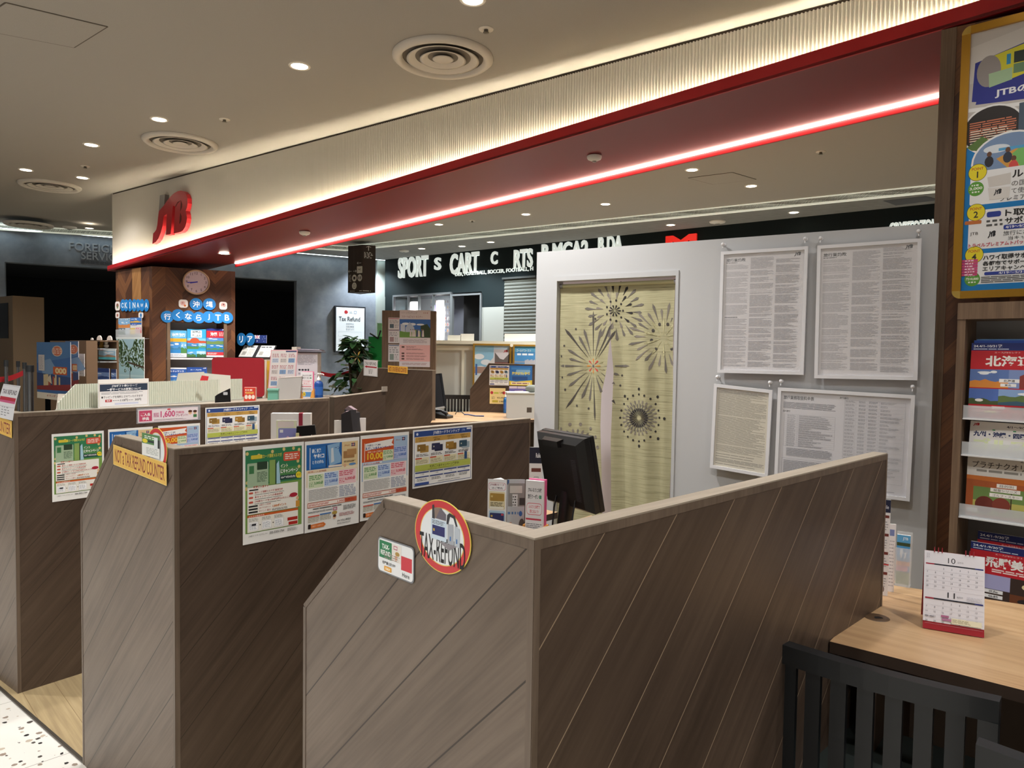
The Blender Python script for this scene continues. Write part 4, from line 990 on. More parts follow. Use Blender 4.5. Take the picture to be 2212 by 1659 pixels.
for x, y, lb in ((1564, 529, 'hook over the left corner of the upper left notice'), (1741, 517, 'hook over the right corner of the upper left notice'), (1774, 516, 'hook over the left corner of the upper right notice'),
                 (1985, 501, 'hook over the right corner of the upper right notice'), (1552, 814, 'hook under the left corner of the upper left notice'), (1665, 826, 'hook over the right corner of the lower left notice'),
                 (1689, 823, 'hook over the left corner of the lower right notice'), (1972, 835, 'hook over the right corner of the lower right notice')): hook(x, y, lb)

# ================================================================ right end: column, poster, rack, desk, chairs
cs = sOf(onpl(2034, 70, LIP, GN))
mb = MB(); mb.obox(LP(cs+.06, .0, 0), G*2.0, GN*.55, UP*(zlip(cs)-.004), M_COL)
col = thing('wood_column', LP(cs, .02, 0), 'brown chevron wood column at the right end of the red fascia', 'column')
mb.build('shaft', col)
mb = MB(); mb.obox(LP(cs, -.006, 0), G*.06, GN*.55, UP*(zlip(cs)-.006), M_TRIMW); mb.build('corner_trim', col)
PP, PN = vpl(atd(2068, 400, 3.10), -43.9)
tl, u, v = quadpx((2080, 62), (2212, 20), (2058, 646), PP, PN, 0); u = u.normalized()*.60
pf = thing('framed_poster', tl-v+u/2, 'gold framed blue campaign poster on the right column', 'poster frame'); n = u.cross(v).normalized(); un, vn = u.normalized(), v.normalized(); lu, lv = u.length, v.length
gm = mat('#b98a2e', .28, .55); b = .032
mb = MB()
for o_, e1, e2 in ((tl-vn*b+un*b, un*(lu-2*b), vn*b), (tl-v+un*b, un*(lu-2*b), vn*b), (tl-v+vn*b, un*b, vn*(lv-2*b)), (tl+u-un*b-v+vn*b, un*b, vn*(lv-2*b))): mb.obox(o_-n*.02, e1, e2, n*.03, gm)
for cx, cy, sx, sy in ((0, 0, 1, 1), (lu, 0, -1, 1), (0, lv, 1, -1), (lu, lv, -1, -1)):
    c = tl-v+un*(cx+sx*b)+vn*(cy+sy*b); pts = [c]
    for k in range(7): a = math.pi/2*k/6; pts.append(c-un*sx*b*math.cos(a)-vn*sy*b*math.sin(a))
    mb.prism([q-n*.02 for q in pts], n*.031, mat('#d6b45c', .2, .6))
mb.build('frame', pf)
p = Print(300, 570, '#0d7cc4'); R = p.rect
R(0, 0, 300, 210, '#c9c4c0'); p.poly([(0, 30), (120, 10), (300, 0), (300, 90), (0, 110)], '#d6d2ce'); p.poly([(10, 66), (128, 40), (160, 64), (160, 140), (60, 160), (6, 150)], '#27308e')
p.poly([(40, 60), (112, 46), (112, 110), (40, 126)], '#d8d22f'); p.rect(72, 62, 80, 84, '#2a8fc4'); p.rect(86, 60, 112, 84, '#23302a'); p.rect(86, 86, 112, 106, '#6b8f6a'); p.ell(38, 90, 24, 34, '#98918f'); p.poly([(38, 96), (84, 92), (84, 118), (40, 126)], '#a9c8a0')
p.poly([(20, 130), (300, 100), (300, 180), (14, 158)], '#27308e'); p.text('JTBの夏トク', 52, 132, 200, 152, '#f0f2f8', .03)
p.poly([(0, 164), (300, 182), (300, 190), (0, 172)], '#f2f2f2')
p.ell(50, 218, 62, 54, '#f1f1f1', 32); p.ell(50, 218, 58, 50, '#2a2422', 32); p.rows(4, 196, 96, 240, 9, '#d07a5a', .5, 5); p.rows(6, 214, 90, 246, 6, '#e8dcc8', .4, 6); p.poly([(0, 250), (30, 230), (60, 252), (46, 264), (10, 258)], '#5c7a3c')
p.rect(100, 172, 170, 260, '#4a5a6c'); p.ell(88, 290, 78, 62, '#f1f1f1', 32); p.ell(88, 290, 74, 58, '#7d97bd', 32); p.ell(60, 262, 26, 9, '#dfe7f0'); p.poly([(60, 284), (110, 262), (158, 276), (158, 320), (96, 320)], '#d9a04a'); p.poly([(90, 278), (110, 262), (140, 310), (120, 330)], '#7cc06a'); p.rect(64, 262, 130, 268, '#57a7d8')
for x, y, c in ((46, 284, '#2a2a34'), (82, 280, '#33394a'), (94, 300, '#d8504a'), (128, 270, '#c9443c')): p.ell(x, y-12, 5, 6, '#6b4630', 10); p.ell(x, y+4, 9, 12, c, 12)
R(0, 328, 300, 570, '#0d7cc4')
for y0, y1 in ((306, 380), (392, 478), (488, 556)): p.rrect(10, y0, 300, y1, 4, '#f1f2f4')
for k, y in (('1', 300), ('2', 388), ('4', 482)):
    p.ell(24, y+8, 19, 19, '#3a3310', 28); p.ell(24, y+8, 18, 18, '#eedd2c', 28); p.text('POINT', 12, y-3, 36, y+3, '#c85a28', .02); p.text(k, 14, y+6, 34, y+20, '#2a2a2a', .02, 'c')
for y, t_ in ((344, '3,000'), (544, '約10,000')): p.ell(22, y, 16, 16, '#5fa03c', 24); p.text(t_, 9, y-4, 35, y+3, '#f2f6ea', .03); p.rows(13, y-10, 31, y-6, 1, '#f2f6ea', .8, 2); p.rows(14, y+5, 30, y+9, 1, '#f2f6ea', .8, 3)
p.text('ルポイント', 92, 312, 200, 330, '#222222', .03); p.text('の国内', 92, 336, 134, 348, '#333333'); p.text('て使える', 92, 352, 140, 364, '#333333'); p.text('プレミアム会員', 70, 367, 160, 378, '#333333', .01)
p.poly([(44, 322), (90, 318), (90, 342), (48, 344)], '#d8d4d0'); p.poly([(46, 346), (90, 348), (88, 372), (50, 372)], '#e2dfdc'); p.logo(58, 350, 74, 364, '#26262c')
p.rrect(2, 414, 36, 422, 2, '#c9743a'); p.text('ト取得', 82, 396, 140, 412, '#222222', .03); p.text('サポート', 82, 414, 150, 428, '#222222', .03); p.rrect(46, 398, 74, 410, 4, '#2b3f9a'); p.rows(46, 414, 78, 432, 2, '#555555', .5, 3)
p.rrect(80, 430, 170, 440, 3, '#2b3f9a'); p.text('4/19〜9/30', 84, 432, 126, 438, '#f0f0f8', .02); p.text('旅行にお申', 80, 443, 140, 453, '#333333'); p.text('当キャンペーン', 90, 455, 170, 463, '#333333'); p.text('JTB', 14, 440, 30, 448, '#333333'); p.text('トラベルプレミアムトパック', 12, 465, 128, 474, '#c8324a', .02); p.logo(50, 440, 66, 456, '#26262c')
for k in range(6): p.rrect(0, 500+k*6.2, 32, 505.4+k*6.2, 1, '#d24a80'); p.rows(6, 501+k*6.2, 26, 504.6+k*6.2, 1, '#fbe4ee', .7, k)
p.text('ハワイ取得サポート', 42, 492, 150, 504, '#222222', .03); p.text('各都市でサポートが', 42, 506, 150, 516, '#222222', .03); p.text('エリアキャンペーン', 42, 518, 150, 528, '#222222', .02); p.rrect(46, 530, 130, 537, 3, '#2b3f9a'); p.text('4/19〜5/31', 74, 531, 124, 536, '#f0f0f8', .02); p.rows(40, 539, 150, 554, 4, '#555555', .45, 9)
mb = MB(); p.into(mb, tl+un*b-vn*b-n*.004, un*(lu-2*b), vn*(lv-2*b)); mb.build('poster_sheet', pf)
mb = MB(); mb.obox(tl+un*.1-vn*.12-n*.02, un*(lu-.2), -vn*(lv-.24), -n*.14, mat('#3a2a1e', .7)); mb.build('hanging_block', pf)

# brochure rack
RP, RN = vpl(atd(2068, 700, 2.85), -43.9); RD = UP.cross(RN)
def onr(x, y, off=0.0): return onpl(x, y, RP+RN*off, RN)
rt = onr(2070, 655); rk = thing('brochure_rack', V((rt.x, rt.y, 0)), 'brown wood brochure rack below the gold framed poster', 'rack'); RW = .95
def RQ(u, off, z): return V((rt.x, rt.y, 0))+RD*u+RN*off+UP*z
zt1, zt0 = rt.z, onr(2070, 690).z
mb = MB(); mb.obox(RQ(0, -.2, zt0), RD*RW, RN*.205, UP*(zt1-zt0), M_TRIMW); mb.build('top_board', rk)
mb = MB(); mb.obox(RQ(.0, -.2, 0), RD*.028, RN*.2, UP*zt0, M_TRIMW); mb.build('side_board', rk)
mb = MB(); mb.obox(RQ(.028, -.2, 0), RD*(RW-.028), RN*.012, UP*zt0, mat('#8f8c8a', .7)); mb.build('back_board', rk)
zs = [onr(2084, y).z for y in (906, 985, 1120, 1330)]
for z in zs:
    mb = MB(); cl_ = mat('#dfe3e6', .12, alpha=.45)
    mb.obox(RQ(.03, -.188, z), RD*(RW-.03), RN*.185, UP*.006, mat('#d9dadb', .4)); mb.obox(RQ(.03, -.012, z+.006), RD*(RW-.03), RN*.003, UP*.05, cl_); mb.build('shelf_pocket', rk)
def broch(px0, py0, hgt, wid, z0, art, label, off=-.03, lean=.10, pages=.006, du=0.0):
    """A4 brochure leaning in a rack pocket; left edge seen at px0"""
    u0 = (onr(px0, py0)-RQ(0, 0, 0)).dot(RD)+du
    up = (UP*math.cos(lean)-RN*math.sin(lean)); base = RQ(u0, off, z0)
    mb = MB(); mb.obox(base-RN*pages, RD*wid, up*hgt, RN*pages, mat('#e7e5e2', .6)); art.into(mb, base+up*hgt, RD*wid, up*hgt)
    return tag(mb.build('brochure'), label, 'brochure', 'brochures in the right rack')
def cover(w, h, band, main, title, sub, date, seed=1, tcol='#f5f2ee'):
    p = Print(w, h, main); p.rect(0, 0, w, h*.1, band); p.text(date, w*.03, h*.02, w*.42, h*.06, '#eef0f6', .02); p.logo(w*.86, h*.02, w*.98, h*.075, '#f0f0f4'); p.rows(w*.03, h*.07, w*.6, h*.09, 1, '#c7cbe0', .6, seed)
    p.text(sub, w*.32, h*.115, w*.66, h*.14, '#f3dcd8'); p.text(title, w*.2, h*.165, w*.84, h*.31, tcol, .035); return p
c1 = cover(210, 297, '#1c2a6b', '#bf1f2c', '北海道', 'エースJTBセレクト', '24.4/1-10/31発', 1)
c1.pic(0, 104, 118, 176, '#5d79b5', '#d88a3a', seed=3, hill=.6).rect(110, 104, 210, 176, '#7d92c4'); c1.poly([(140, 170), (140, 128), (160, 116), (176, 128), (206, 140), (206, 176), (140, 176)], '#8d3a34'); c1.rrect(84, 140, 140, 154, 1, '#f0f0f0'); c1.text('北海道', 96, 142, 128, 152, '#333333', .02); c1.rrect(88, 158, 132, 170, 1, '#f0f0f0'); c1.text('東北', 100, 160, 118, 168, '#333333', .02)
c1.pic(0, 180, 84, 242, '#4f6db4', '#46552e', cloud=False, seed=4, hill=.7).pic(84, 180, 210, 242, '#86a5d2', '#5c7340', seed=5, hill=.45, extra='#39586b'); c1.ell(30, 226, 12, 6, '#eeeae2', 10)
c1.rows(10, 252, 90, 258, 1, '#f3dcd8', .7, 6); c1.rrect(66, 248, 104, 258, 2, '#f3e4e0'); c1.rect(120, 248, 206, 258, '#3a1a1c'); c1.rows(10, 264, 96, 282, 3, '#f3c8c4', .4, 7); c1.rect(46, 266, 80, 274, '#e8dc9a'); c1.rows(122, 264, 204, 284, 3, '#d9706c', .5, 8)
z1 = onr(2087, 906).z
broch(2093, 744, onr(2090, 744).z-z1, .245, z1+.007, c1, 'red and navy brochure in the top pocket of the right rack', lean=.06)
for k, c_ in enumerate(('#24489a', '#6b9cd8')):
    q = Print(210, 297, c_); broch(2096+k*4, 744, onr(2090, 738-k*3).z-z1, .235, z1+.007, q, 'blue brochure behind the red one in the top pocket' if k == 0 else 'light blue brochure at the back of the top pocket', off=-.045-.014*k, lean=.06)
c2 = Print(210, 120, '#e6e4e2'); c2.rect(0, 28, 210, 120, '#2c4f8a'); c2.logo(8, 6, 26, 18, '#b8242c'); c2.text('4/1〜9/29', 96, 10, 150, 18, '#333344', .02); c2.ell(170, 12, 7, 6, '#c8323c'); c2.ell(184, 12, 7, 6, '#c8323c'); c2.text('九州・沖縄・四国', 10, 34, 146, 54, '#1d2c5e', .05); c2.text('ゴルフ', 12, 58, 150, 96, '#e4ecc0', .06); c2.ell(184, 50, 18, 16, '#e8e6d0'); c2.text('SIT', 174, 45, 194, 55, '#2a3c6a', .02); c2.ell(176, 92, 20, 18, '#f0f0f0'); c2.ell(178, 100, 12, 9, '#7a4a34'); c2.rect(60, 26, 120, 30, '#3f9a62')
u0 = (onr(2090, 915)-RQ(0, 0, 0)).dot(RD); zb_, zt_ = onr(2092, 985).z+.006, onr(2090, 910).z
mb = MB(); c2.into(mb, RQ(u0, -.04, zt_), RD*.27, UP*(zt_-zb_), curve=lambda a, b: .022*(b-.5)*(1-a)+.010*math.sin(a*3)); mb.poly([RQ(u0, -.060, zb_), RQ(u0+.27, -.060, zb_), RQ(u0+.27, -.060, zt_-.01), RQ(u0, -.060, zt_-.01)], [(0, 1, 2, 3)], mat('#d9d7d4'))
tag(mb.build('brochure'), 'blue golf brochure curling forward in the second pocket', 'brochure', 'brochures in the right rack')
c3 = Print(210, 235, '#d9d6d0'); c3.text('4/1〜9/30発', 12, 8, 66, 18, '#55524c', .01); c3.text('エース', 140, 22, 168, 32, '#2b2b44', .02); c3.rect(170, 22, 186, 32, '#c8323c'); c3.text('プラチナクオリティ', 14, 38, 196, 62, '#3a3733', .01); c3.rows(26, 66, 150, 76, 1, '#8d8a84', .8, 3)
c3.rect(0, 90, 210, 235, '#a8562a'); c3.rect(20, 128, 180, 225, '#6d8a4a'); c3.rect(20, 176, 180, 196, '#b8b05c'); c3.rect(20, 196, 180, 225, '#8a8a2c'); c3.ell(52, 190, 26, 30, '#6b2c22'); c3.ell(96, 186, 24, 26, '#7d3628'); c3.rect(120, 134, 123, 222, '#3a2418'); c3.poly([(0, 90), (210, 90), (210, 112), (0, 104)], '#c8702e'); c3.rect(184, 120, 210, 235, '#5c2a1a')
for x0, x1, y, t_ in ((82, 134, 112, '目的別'), (66, 144, 128, '極聖シリーズ'), (64, 150, 146, 'ゴルフ・スキー')): c3.rect(x0, y, x1, y+13, '#e9e5de'); c3.text(t_, x0+8, y+2, x1-8, y+11, '#6b665c', .01)
c3.rect(4, 206, 34, 220, '#e9e5de'); c3.text('目的別', 10, 209, 30, 218, '#77726a')
zb_ = onr(2082, 1118).z+.007
broch(2086, 972, onr(2084, 972).z-zb_, .26, zb_, c3, 'autumn coloured brochure with a large white title in the third pocket', lean=.05)
c4 = cover(210, 297, '#1c2a6b', '#bf1f2c', '飛騨美濃', 'エースJTBセレクト', '24.4/1-9/30発', 4); c4.rows(60, 96, 200, 112, 2, '#f3dcd8', .6, 4); c4.rect(0, 122, 210, 297, '#3a2a24'); c4.rect(0, 122, 110, 180, '#a7a6cf'); c4.ell(150, 150, 10, 10, '#e8d8a8'); c4.rect(110, 186, 190, 230, '#6b3a20'); c4.ell(170, 210, 40, 14, '#2a2224'); c4.rows(110, 236, 200, 280, 6, '#b8b0b0', .3, 6); c4.rrect(40, 182, 92, 196, 1, '#efeeee'); c4.text('北陸', 54, 184, 80, 194, '#333333', .02); c4.rrect(40, 202, 92, 216, 1, '#efeeee'); c4.text('信越', 54, 204, 80, 214, '#333333', .02)
zb_ = onr(2090, 1332).z+.007
broch(2092, 1172, onr(2088, 1172).z-zb_, .26, zb_, c4, 'front red and navy brochure in the lowest pocket of the right rack', off=-.03, lean=.05)
broch(2104, 1152, onr(2100, 1152).z-zb_, .25, zb_, c4, 'back red and navy brochure in the lowest pocket, sticking up higher', off=-.055, lean=.05)

# desks of the booths
M_DESK = wood('oak_desk_top', '#a07c5a', '#b9966f', '#caa982', ang=-42, grain=34, rough=.35, kind='Object'); M_DESKE = mat('#3a2a1f', .5)
def desk(pts, label, legs=True, h=.74):
    c = sum(pts, V((0, 0, 0)))/len(pts); d = thing('desk', V((c.x, c.y, 0)), label, 'desk', 'oak topped desks')
    mb = MB(); P = [V((q.x, q.y, h-.03)) for q in pts]; mb.prism(P, UP*.03, M_DESK, M_DESKE); mb.build('top', d)
    fl, fr, br, bl = [V((q.x, q.y, 0)) for q in pts]
    for k, (p0, p1) in enumerate(((fl, bl), (fr, br))):
        ins = ((fr-fl) if k == 0 else (fl-fr)).normalized()*.07; e = p1-p0
        mb = MB(); mb.obox(p0+ins+e*.12+UP*.004, e*.76, ins.normalized()*.03, UP*(h-.036), mat('#4a392c', .6)); mb.build('end_panel', d)
    e = br-bl; w_ = (fl-bl).normalized()
    mb = MB(); mb.obox(bl+w_*.10+e*.04+UP*.2, e*.92, w_*.02, UP*(h-.24), mat('#4a392c', .6)); mb.build('back_panel', d); return d
o, a, b = cframe(0)
f0, f1 = onz(1777, 1381, .74), onz(2212, 1491, .74); g0, g1 = onz(1915, 1262, .74), onz(2212, 1306, .74)
fdv, gdv = (f1-f0).normalized(), (g1-g0).normalized()
f0 = f0-b*max(0, (f0-o).dot(b)+.004)
desk([f0, f1+fdv*.55, g1+gdv*.45, g0], 'oak topped desk at lower right with the calendar on it')
desk([o+a*1.13+b*1.28, o+a*1.13+b*.05, o+a*1.82+b*.05, o+a*1.80+b*1.36], 'oak topped desk behind the nearest booth, carrying the black monitor')
o, a, b = cframe(1)
desk([o+a*1.13+b*1.28, o+a*1.13+b*.05, o+a*1.80+b*.05, o+a*1.78+b*1.30], 'oak topped desk behind the middle booth, mostly hidden')
p_ = onz(1894, 1334, .7402); gr = thing('cable_grommet', p_, 'round brown cable grommet set in the right desk', 'grommet')
mb = MB(); mb.lathe([(.0001, .0015), (.028, .002), (.033, .001), (.034, 0)], mat('#5d4733', .4), 28, c=p_); mb.build('ring', gr)
mb = MB(); mb.prism([p_+V((x, y, .0022)) for x, y in ((-.010, -.013), (.012, -.013), (.012, -.004), (.006, .002), (-.004, .002), (-.010, -.004))], UP*.0006, mat('#0f0c0a', .8)); mb.build('slot', gr)

# desk calendar
bl, br = onz(1993, 1356, .742), onz(2126, 1378, .742); cd_ = (br-bl).normalized(); cn = V((cd_.y, -cd_.x, 0)); lean = math.radians(16)
up = UP*math.cos(lean)-cn*math.sin(lean); nn = cd_.cross(up)
th_ = onpl(2000, 1188, bl, nn); hgt = (th_-bl).dot(up); wid = (br-bl).length
cal = thing('desk_calendar', (bl+br)/2, 'white two-month desk calendar with a red base on the right desk', 'calendar')
mb = MB(); mb.obox(bl-nn*.002, cd_*wid, up*hgt, nn*.002, mat('#a31d2a', .5)); back = -cn*(2*hgt*math.sin(lean)); mb.obox(bl+up*hgt-nn*.002, cd_*wid, (bl+back)-(bl+up*hgt), -nn*.0015, mat('#a31d2a', .5)); mb.build('easel', cal)
p = Print(140, 160, '#e9e6ec'); r = random.Random(2)
for y0, t_ in ((6, '10'), (84, '11')):
    p.text(t_, 56, y0+6, 73, y0+18, '#2a2a30'); p.rows(78, y0+12, 92, y0+16, 2, '#8a8a92', .4, 3); p.rect(4, y0+22, 24, y0+25, '#a31d3a'); p.rect(24, y0+22, 118, y0+25, '#1d1d2c'); p.rect(118, y0+22, 137, y0+25, '#28307a')
    for k in range(5):
        p.rect(4, y0+38+k*10.5, 137, y0+38.3+k*10.5, '#b9b7be')
        for c in range(7):
            if (k == 0 and c < 2) or (k == 4 and c > 4): continue
            p.text(str((k*7+c-1) % 30+1), 5+c*19, y0+30+k*10.5, 11+c*19, y0+34+k*10.5, '#7d7b84', 0, 'c')
p.rows(6, 5, 14, 16, 4, '#a9a7b0', .4, 4); p.rows(100, 94, 134, 104, 4, '#c9c7d0', .4, 4); p.rows(4, 146, 30, 150, 1, '#8a8890', .6, 5); p.rect(42, 142, 60, 147, '#b06a90'); p.rect(44, 149, 66, 154, '#b87aa0'); p.rect(66, 146, 134, 158, '#efe9cc'); p.rows(68, 148, 110, 156, 3, '#8a8460', .4, 6)
mb = MB(); p.into(mb, bl+up*(hgt*.998)+nn*.0006, cd_*wid, up*hgt*.90); mb.build('month_sheet', cal)
mb = MB()
for f in (.17, .235, .30, .69, .755, .82):
    c = bl+cd_*wid*f+up*hgt*.985; mb.tube([c+nn*.003+up*.003*0, c+up*.014+nn*.001, c+up*.012-nn*.008, c-up*.012-nn*.006], .0011, mat('#8e1a28', .35, .5), 6)
mb.build('ring_binding', cal)

# leaflets standing on the right desk beside the partition end
def stand(tlp, trp, z0, P0, N, art, name, label, cat, group=None, back=.004, parent=None):
    tl, tr = onpl(*tlp, P0, N), onpl(*trp, P0, N); d = UP.cross(N); w = (tr-tl).dot(d)
    mb = MB(); o_ = V((tl.x, tl.y, z0)); mb.obox(o_-N*back, d*w, UP*(tl.z-z0), N*back, mat('#e4e2e0', .5)); art.into(mb, tl, d*w, UP*(tl.z-z0))
    return tag(mb.build(name, parent), label, cat, group)
P0, N0 = vpl(onz(1914, 1286, .742), -30)
p = Print(60, 210, '#ebe9ea'); p.rect(0, 0, 60, 28, '#1c2340'); p.text('Rulie', 16, 12, 50, 20, '#eef0f6')
for k, y in enumerate((34, 74, 114, 158)): p.rect(6, y, 54, y+6, '#7a3a34'); p.rows(8, y+12, 50, y+34, 4, '#9a9aa0', .35, k)
p.rect(0, 140, 60, 143, '#c8323c'); p.ell(20, 196, 6, 6, '#8a7a78', 10); p.ell(34, 196, 6, 6, '#8a7a78', 10); p.ell(27, 184, 6, 6, '#8a7a78', 10)
stand((1902, 1078), (1925, 1074), .7402, P0, N0, p, 'leaflet', 'narrow white leaflet with a navy top beside the partition end on the right desk', 'leaflet')
P0, N0 = vpl(onz(1930, 1278, .742), -30)
p = Print(60, 150, '#eceaec'); p.rect(14, 12, 50, 26, '#7d8cc0'); p.rows(8, 34, 52, 140, 14, '#b0aeb6', .3, 4)
stand((1918, 1131), (1936, 1133), .7402, P0, N0, p, 'leaflet', 'pale leaflet behind the narrow navy-topped one on the right desk', 'leaflet')
P0, N0 = vpl(onz(1950, 1266, .742), -35); ho = thing('leaflet_holder', onz(1950, 1266, .7402), 'clear holder with a blue travel leaflet against the white wall', 'leaflet holder')
tl, tr = onpl(1936, 1150, P0, N0), onpl(1970, 1153, P0, N0); d_ = UP.cross(N0); w_ = (tr-tl).dot(d_); hh = tl.z-.7402; o_ = V((tl.x, tl.y, .7402))
mb = MB(); m_ = mat('#e8ecee', .1, alpha=.35); mb.obox(o_-N0*.03, d_*w_, UP*hh, N0*.003, m_); mb.obox(o_, d_*w_, UP*hh*.72, N0*.003, m_); mb.obox(o_-N0*.03, d_*w_, UP*.004, N0*.03, m_); mb.build('clear_box', ho)
p = Print(70, 180, '#4c98cf'); p.rect(0, 0, 70, 26, '#5aa5d8'); p.text('JTB', 30, 8, 58, 20, '#e6f2fa', .02); p.rect(0, 28, 70, 40, '#3a4a2c'); p.text('行', 14, 52, 56, 84, '#f4f7fa', .04); p.rect(0, 96, 70, 112, '#e08a5a'); p.rect(0, 114, 60, 132, '#d87aa0'); p.rect(0, 134, 70, 180, '#4f7a3c')
mb = MB(); mb.obox(o_-N0*.02+UP*.004+d_*w_*.04, d_*w_*.86, UP*(hh*.93), N0*.008, mat('#e4e2e0')); p.into(mb, o_-N0*.012+UP*(.004+hh*.93)+d_*w_*.04, d_*w_*.86, UP*hh*.93); mb.build('leaflet_stack', ho)

# black slat-back chairs
M_CH = mat('#14171a', .38, spec=.5)
def make_chair(name='slat_chair'):
    c = thing(name, (0, 0, 0), 'black wooden chair with a vertical slat back', 'chair', 'black slat-back chairs')
    w, h, sh = .49, .80, .43; bow = lambda x: .022*(1-(2*x/w)**2)          # back curves gently, seat lies towards +y
    def strp(x0, x1, z0, z1, d, mbx, n=6, lean=.0):
        """bowed upright block"""
        pts = []
        for i in range(n+1): x = x0+(x1-x0)*i/n; pts.append((x, -bow(x)))
        P = [V((x, y-d, z0)) for x, y in pts]+[V((x, y, z0)) for x, y in pts[::-1]]
        mbx.prism(P, V((0, -lean*(z1-z0), z1-z0)), M_CH)
    mb = MB(); strp(-w/2, w/2, h-.045, h, .034, mb, 10); mb.build('top_rail', c, (0, 0, 0), .002)
    mb = MB(); strp(-w/2+.03, w/2-.03, sh-.02, sh+.03, .02, mb, 8); mb.build('lower_rail', c, (0, 0, 0))
    n = 7; gap = (w-.07-n*.034)/(n+1)
    for k in range(n):
        x = -w/2+.035+gap+k*(.034+gap); mb = MB(); strp(x, x+.034, sh+.03, h-.045, .016, mb, 2); mb.build('slat', c, (0, 0, 0))
    for s_ in (-1, 1):
        mb = MB(); x = s_*(w/2-.0175); mb.box(x-.0175, -.034-bow(x), 0, x+.0175, -bow(x)+.0, h-.045, M_CH); mb.build('leg', c, (0, 0, 0))
        mb = MB(); mb.box(x-.0175, .40, 0, x+.0175, .435, sh-.02, M_CH); mb.build('leg', c, (0, 0, 0))
        mb = MB(); mb.box(x-.011, .0-.02, sh-.07, x+.011, .40, sh-.022, M_CH); mb.build('side_rail', c, (0, 0, 0))
    mb = MB(); mb.rprism(V((0, .21, sh-.02)), V((w/2-.005, 0, 0)), V((0, .235, 0)), .03, V((0, 0, .035)), mat('#2c3331', .6)); mb.build('seat', c, (0, 0, 0), .006)
    return c
CHAIR = make_chair()
c0, c1_ = onz(1643, 1368, .80), onz(2172, 1510, .80); mid = (c0+c1_)/2; dv = (c1_-c0).normalized()
ang = math.atan2(dv.y, dv.x); sc_ = (c1_-c0).length/.49
CHAIR.location = (mid.x, mid.y, .004); CHAIR.rotation_euler = (0, 0, ang); CHAIR['label'] = 'black slat-back chair pulled up to the right desk, nearest the partition'
q = onz(2114, 1596, .80); q2 = onz(2212, 1642, .80); dv2 = (q2-q).normalized(); m2 = q+dv*.245
dup(CHAIR, (m2.x+.0, m2.y-.0, .004), 'second black slat-back chair, cut by the lower right corner of the photo', ang)

# ================================================================ mark on the fascia
def onf(x, y, perp): return onpl(x, y, LIP+GN*perp, GN)
def zq(x, y): return (230+x/11.06, 390+y/11.06)
lg = thing('logo_sign', onf(*zq(1500, 1500), .0), 'red and grey raised three-letter logo on the left end of the fluted fascia', 'sign')
MR = mat('#b5222a', .3, spec=.6); MG = mat('#8f8d8a', .35, .5)
def raised(pts, name, m, depth=.045):
    mb = MB(); mb.prism([onf(*zq(*q), .004) for q in pts], GN*depth, m); return mb.build(name, lg)
raised([(1275, 355), (1395, 330), (1378, 585), (1250, 735)], 'upright_bar', MG)
raised([(1250, 735), (1378, 585), (1366, 860), (1340, 1080), (1300, 1240), (1240, 1390), (1180, 1470), (1097, 1512), (1115, 1260), (1150, 1230), (1190, 1170), (1215, 1060), (1230, 900)], 'letter_j', MR)
raised([(1370, 850), (1380, 583), (1440, 490), (1530, 380), (1620, 300), (1700, 255), (1780, 240), (1850, 265), (1900, 320), (1935, 420), (1940, 540), (1920, 650), (1893, 722), (1915, 800), (1925, 900), (1910, 1010), (1880, 1110), (1830, 1190), (1780, 1225), (1700, 1245), (1605, 1265), (1643, 618), (1588, 600), (1530, 1285), (1420, 1300), (1443, 790)], 'letters_t_and_b', MR)
mb = MB()
for pts in ([(1778, 475), (1805, 560), (1800, 640), (1760, 742)], [(1762, 765), (1790, 850), (1788, 950), (1755, 1030), (1738, 1030)], [(1645, 610), (1700, 510), (1776, 472), (1700, 545), (1650, 640)]):
    mb.prism([onf(*zq(*q), .0025) for q in pts], GN*.001, mat('#5c0a10', .6))  # thin dark plates; the shaded depth of the cuts is in their colour
mb.build('counter_shade', lg)

# ================================================================ clock column at the left end
K = onsof(328, 563); KL = onsof(250, 583); KR = onsof(508, 570)
ld = V((KL.x-K.x, KL.y-K.y, 0)); lw = ld.length; ld.normalize(); rd = V((KR.x-K.x, KR.y-K.y, 0)); rw = rd.length; rd.normalize()
K0 = V((K.x, K.y, 0)); LNm = V((ld.y, -ld.x, 0)); LNm = LNm if LNm.dot(CAM-K0) > 0 else -LNm
RNm = V((rd.y, -rd.x, 0)); RNm = RNm if RNm.dot(CAM-K0) > 0 else -RNm
def onL(x, y, off=0.0): return onpl(x, y, K0+LNm*off, LNm)
def onR(x, y, off=0.0): return onpl(x, y, K0+RNm*off, RNm)
ztopc = min(K.z, KL.z, KR.z)-.003
cl = thing('display_column', K0, 'brown chevron wood column carrying the round clock and travel brochures', 'column')
def ru(p): return (V(p)-K0).dot(rd)
def lu_(p): return (V(p)-K0).dot(ld)
nt = onR(420, 697).z; n0, n1 = ru(onR(359, 720)), ru(onR(489, 720)); nd = .2
mb = MB()
def cb(r0, r1, l0, l1, z0, z1, m): mb.obox(K0+rd*r0+ld*l0+UP*z0, rd*(r1-r0), ld*(l1-l0), UP*(z1-z0), m)
cb(0, n0, 0, nd, 0, ztopc, M_COL); cb(n1, rw, 0, nd, 0, ztopc, M_COL); cb(n0, n1, 0, nd, nt, ztopc, M_COL); cb(0, rw, nd, lw, 0, ztopc, M_COL)
mb.build('shaft', cl)
mb = MB(); cb(n0, n1, nd-.006, nd-.001, .9, nt, mat('#b9bcc2', .6)); mb.build('niche_back', cl)
mb = MB(); cb(n0+.005, n0+.035, -.012, .0, .9, nt+.02, M_TRIMW); cb(n1-.03, n1, -.012, .0, .9, nt+.02, M_TRIMW); mb.build('niche_frame', cl)
zsh = onR(420, 773, -.05).z
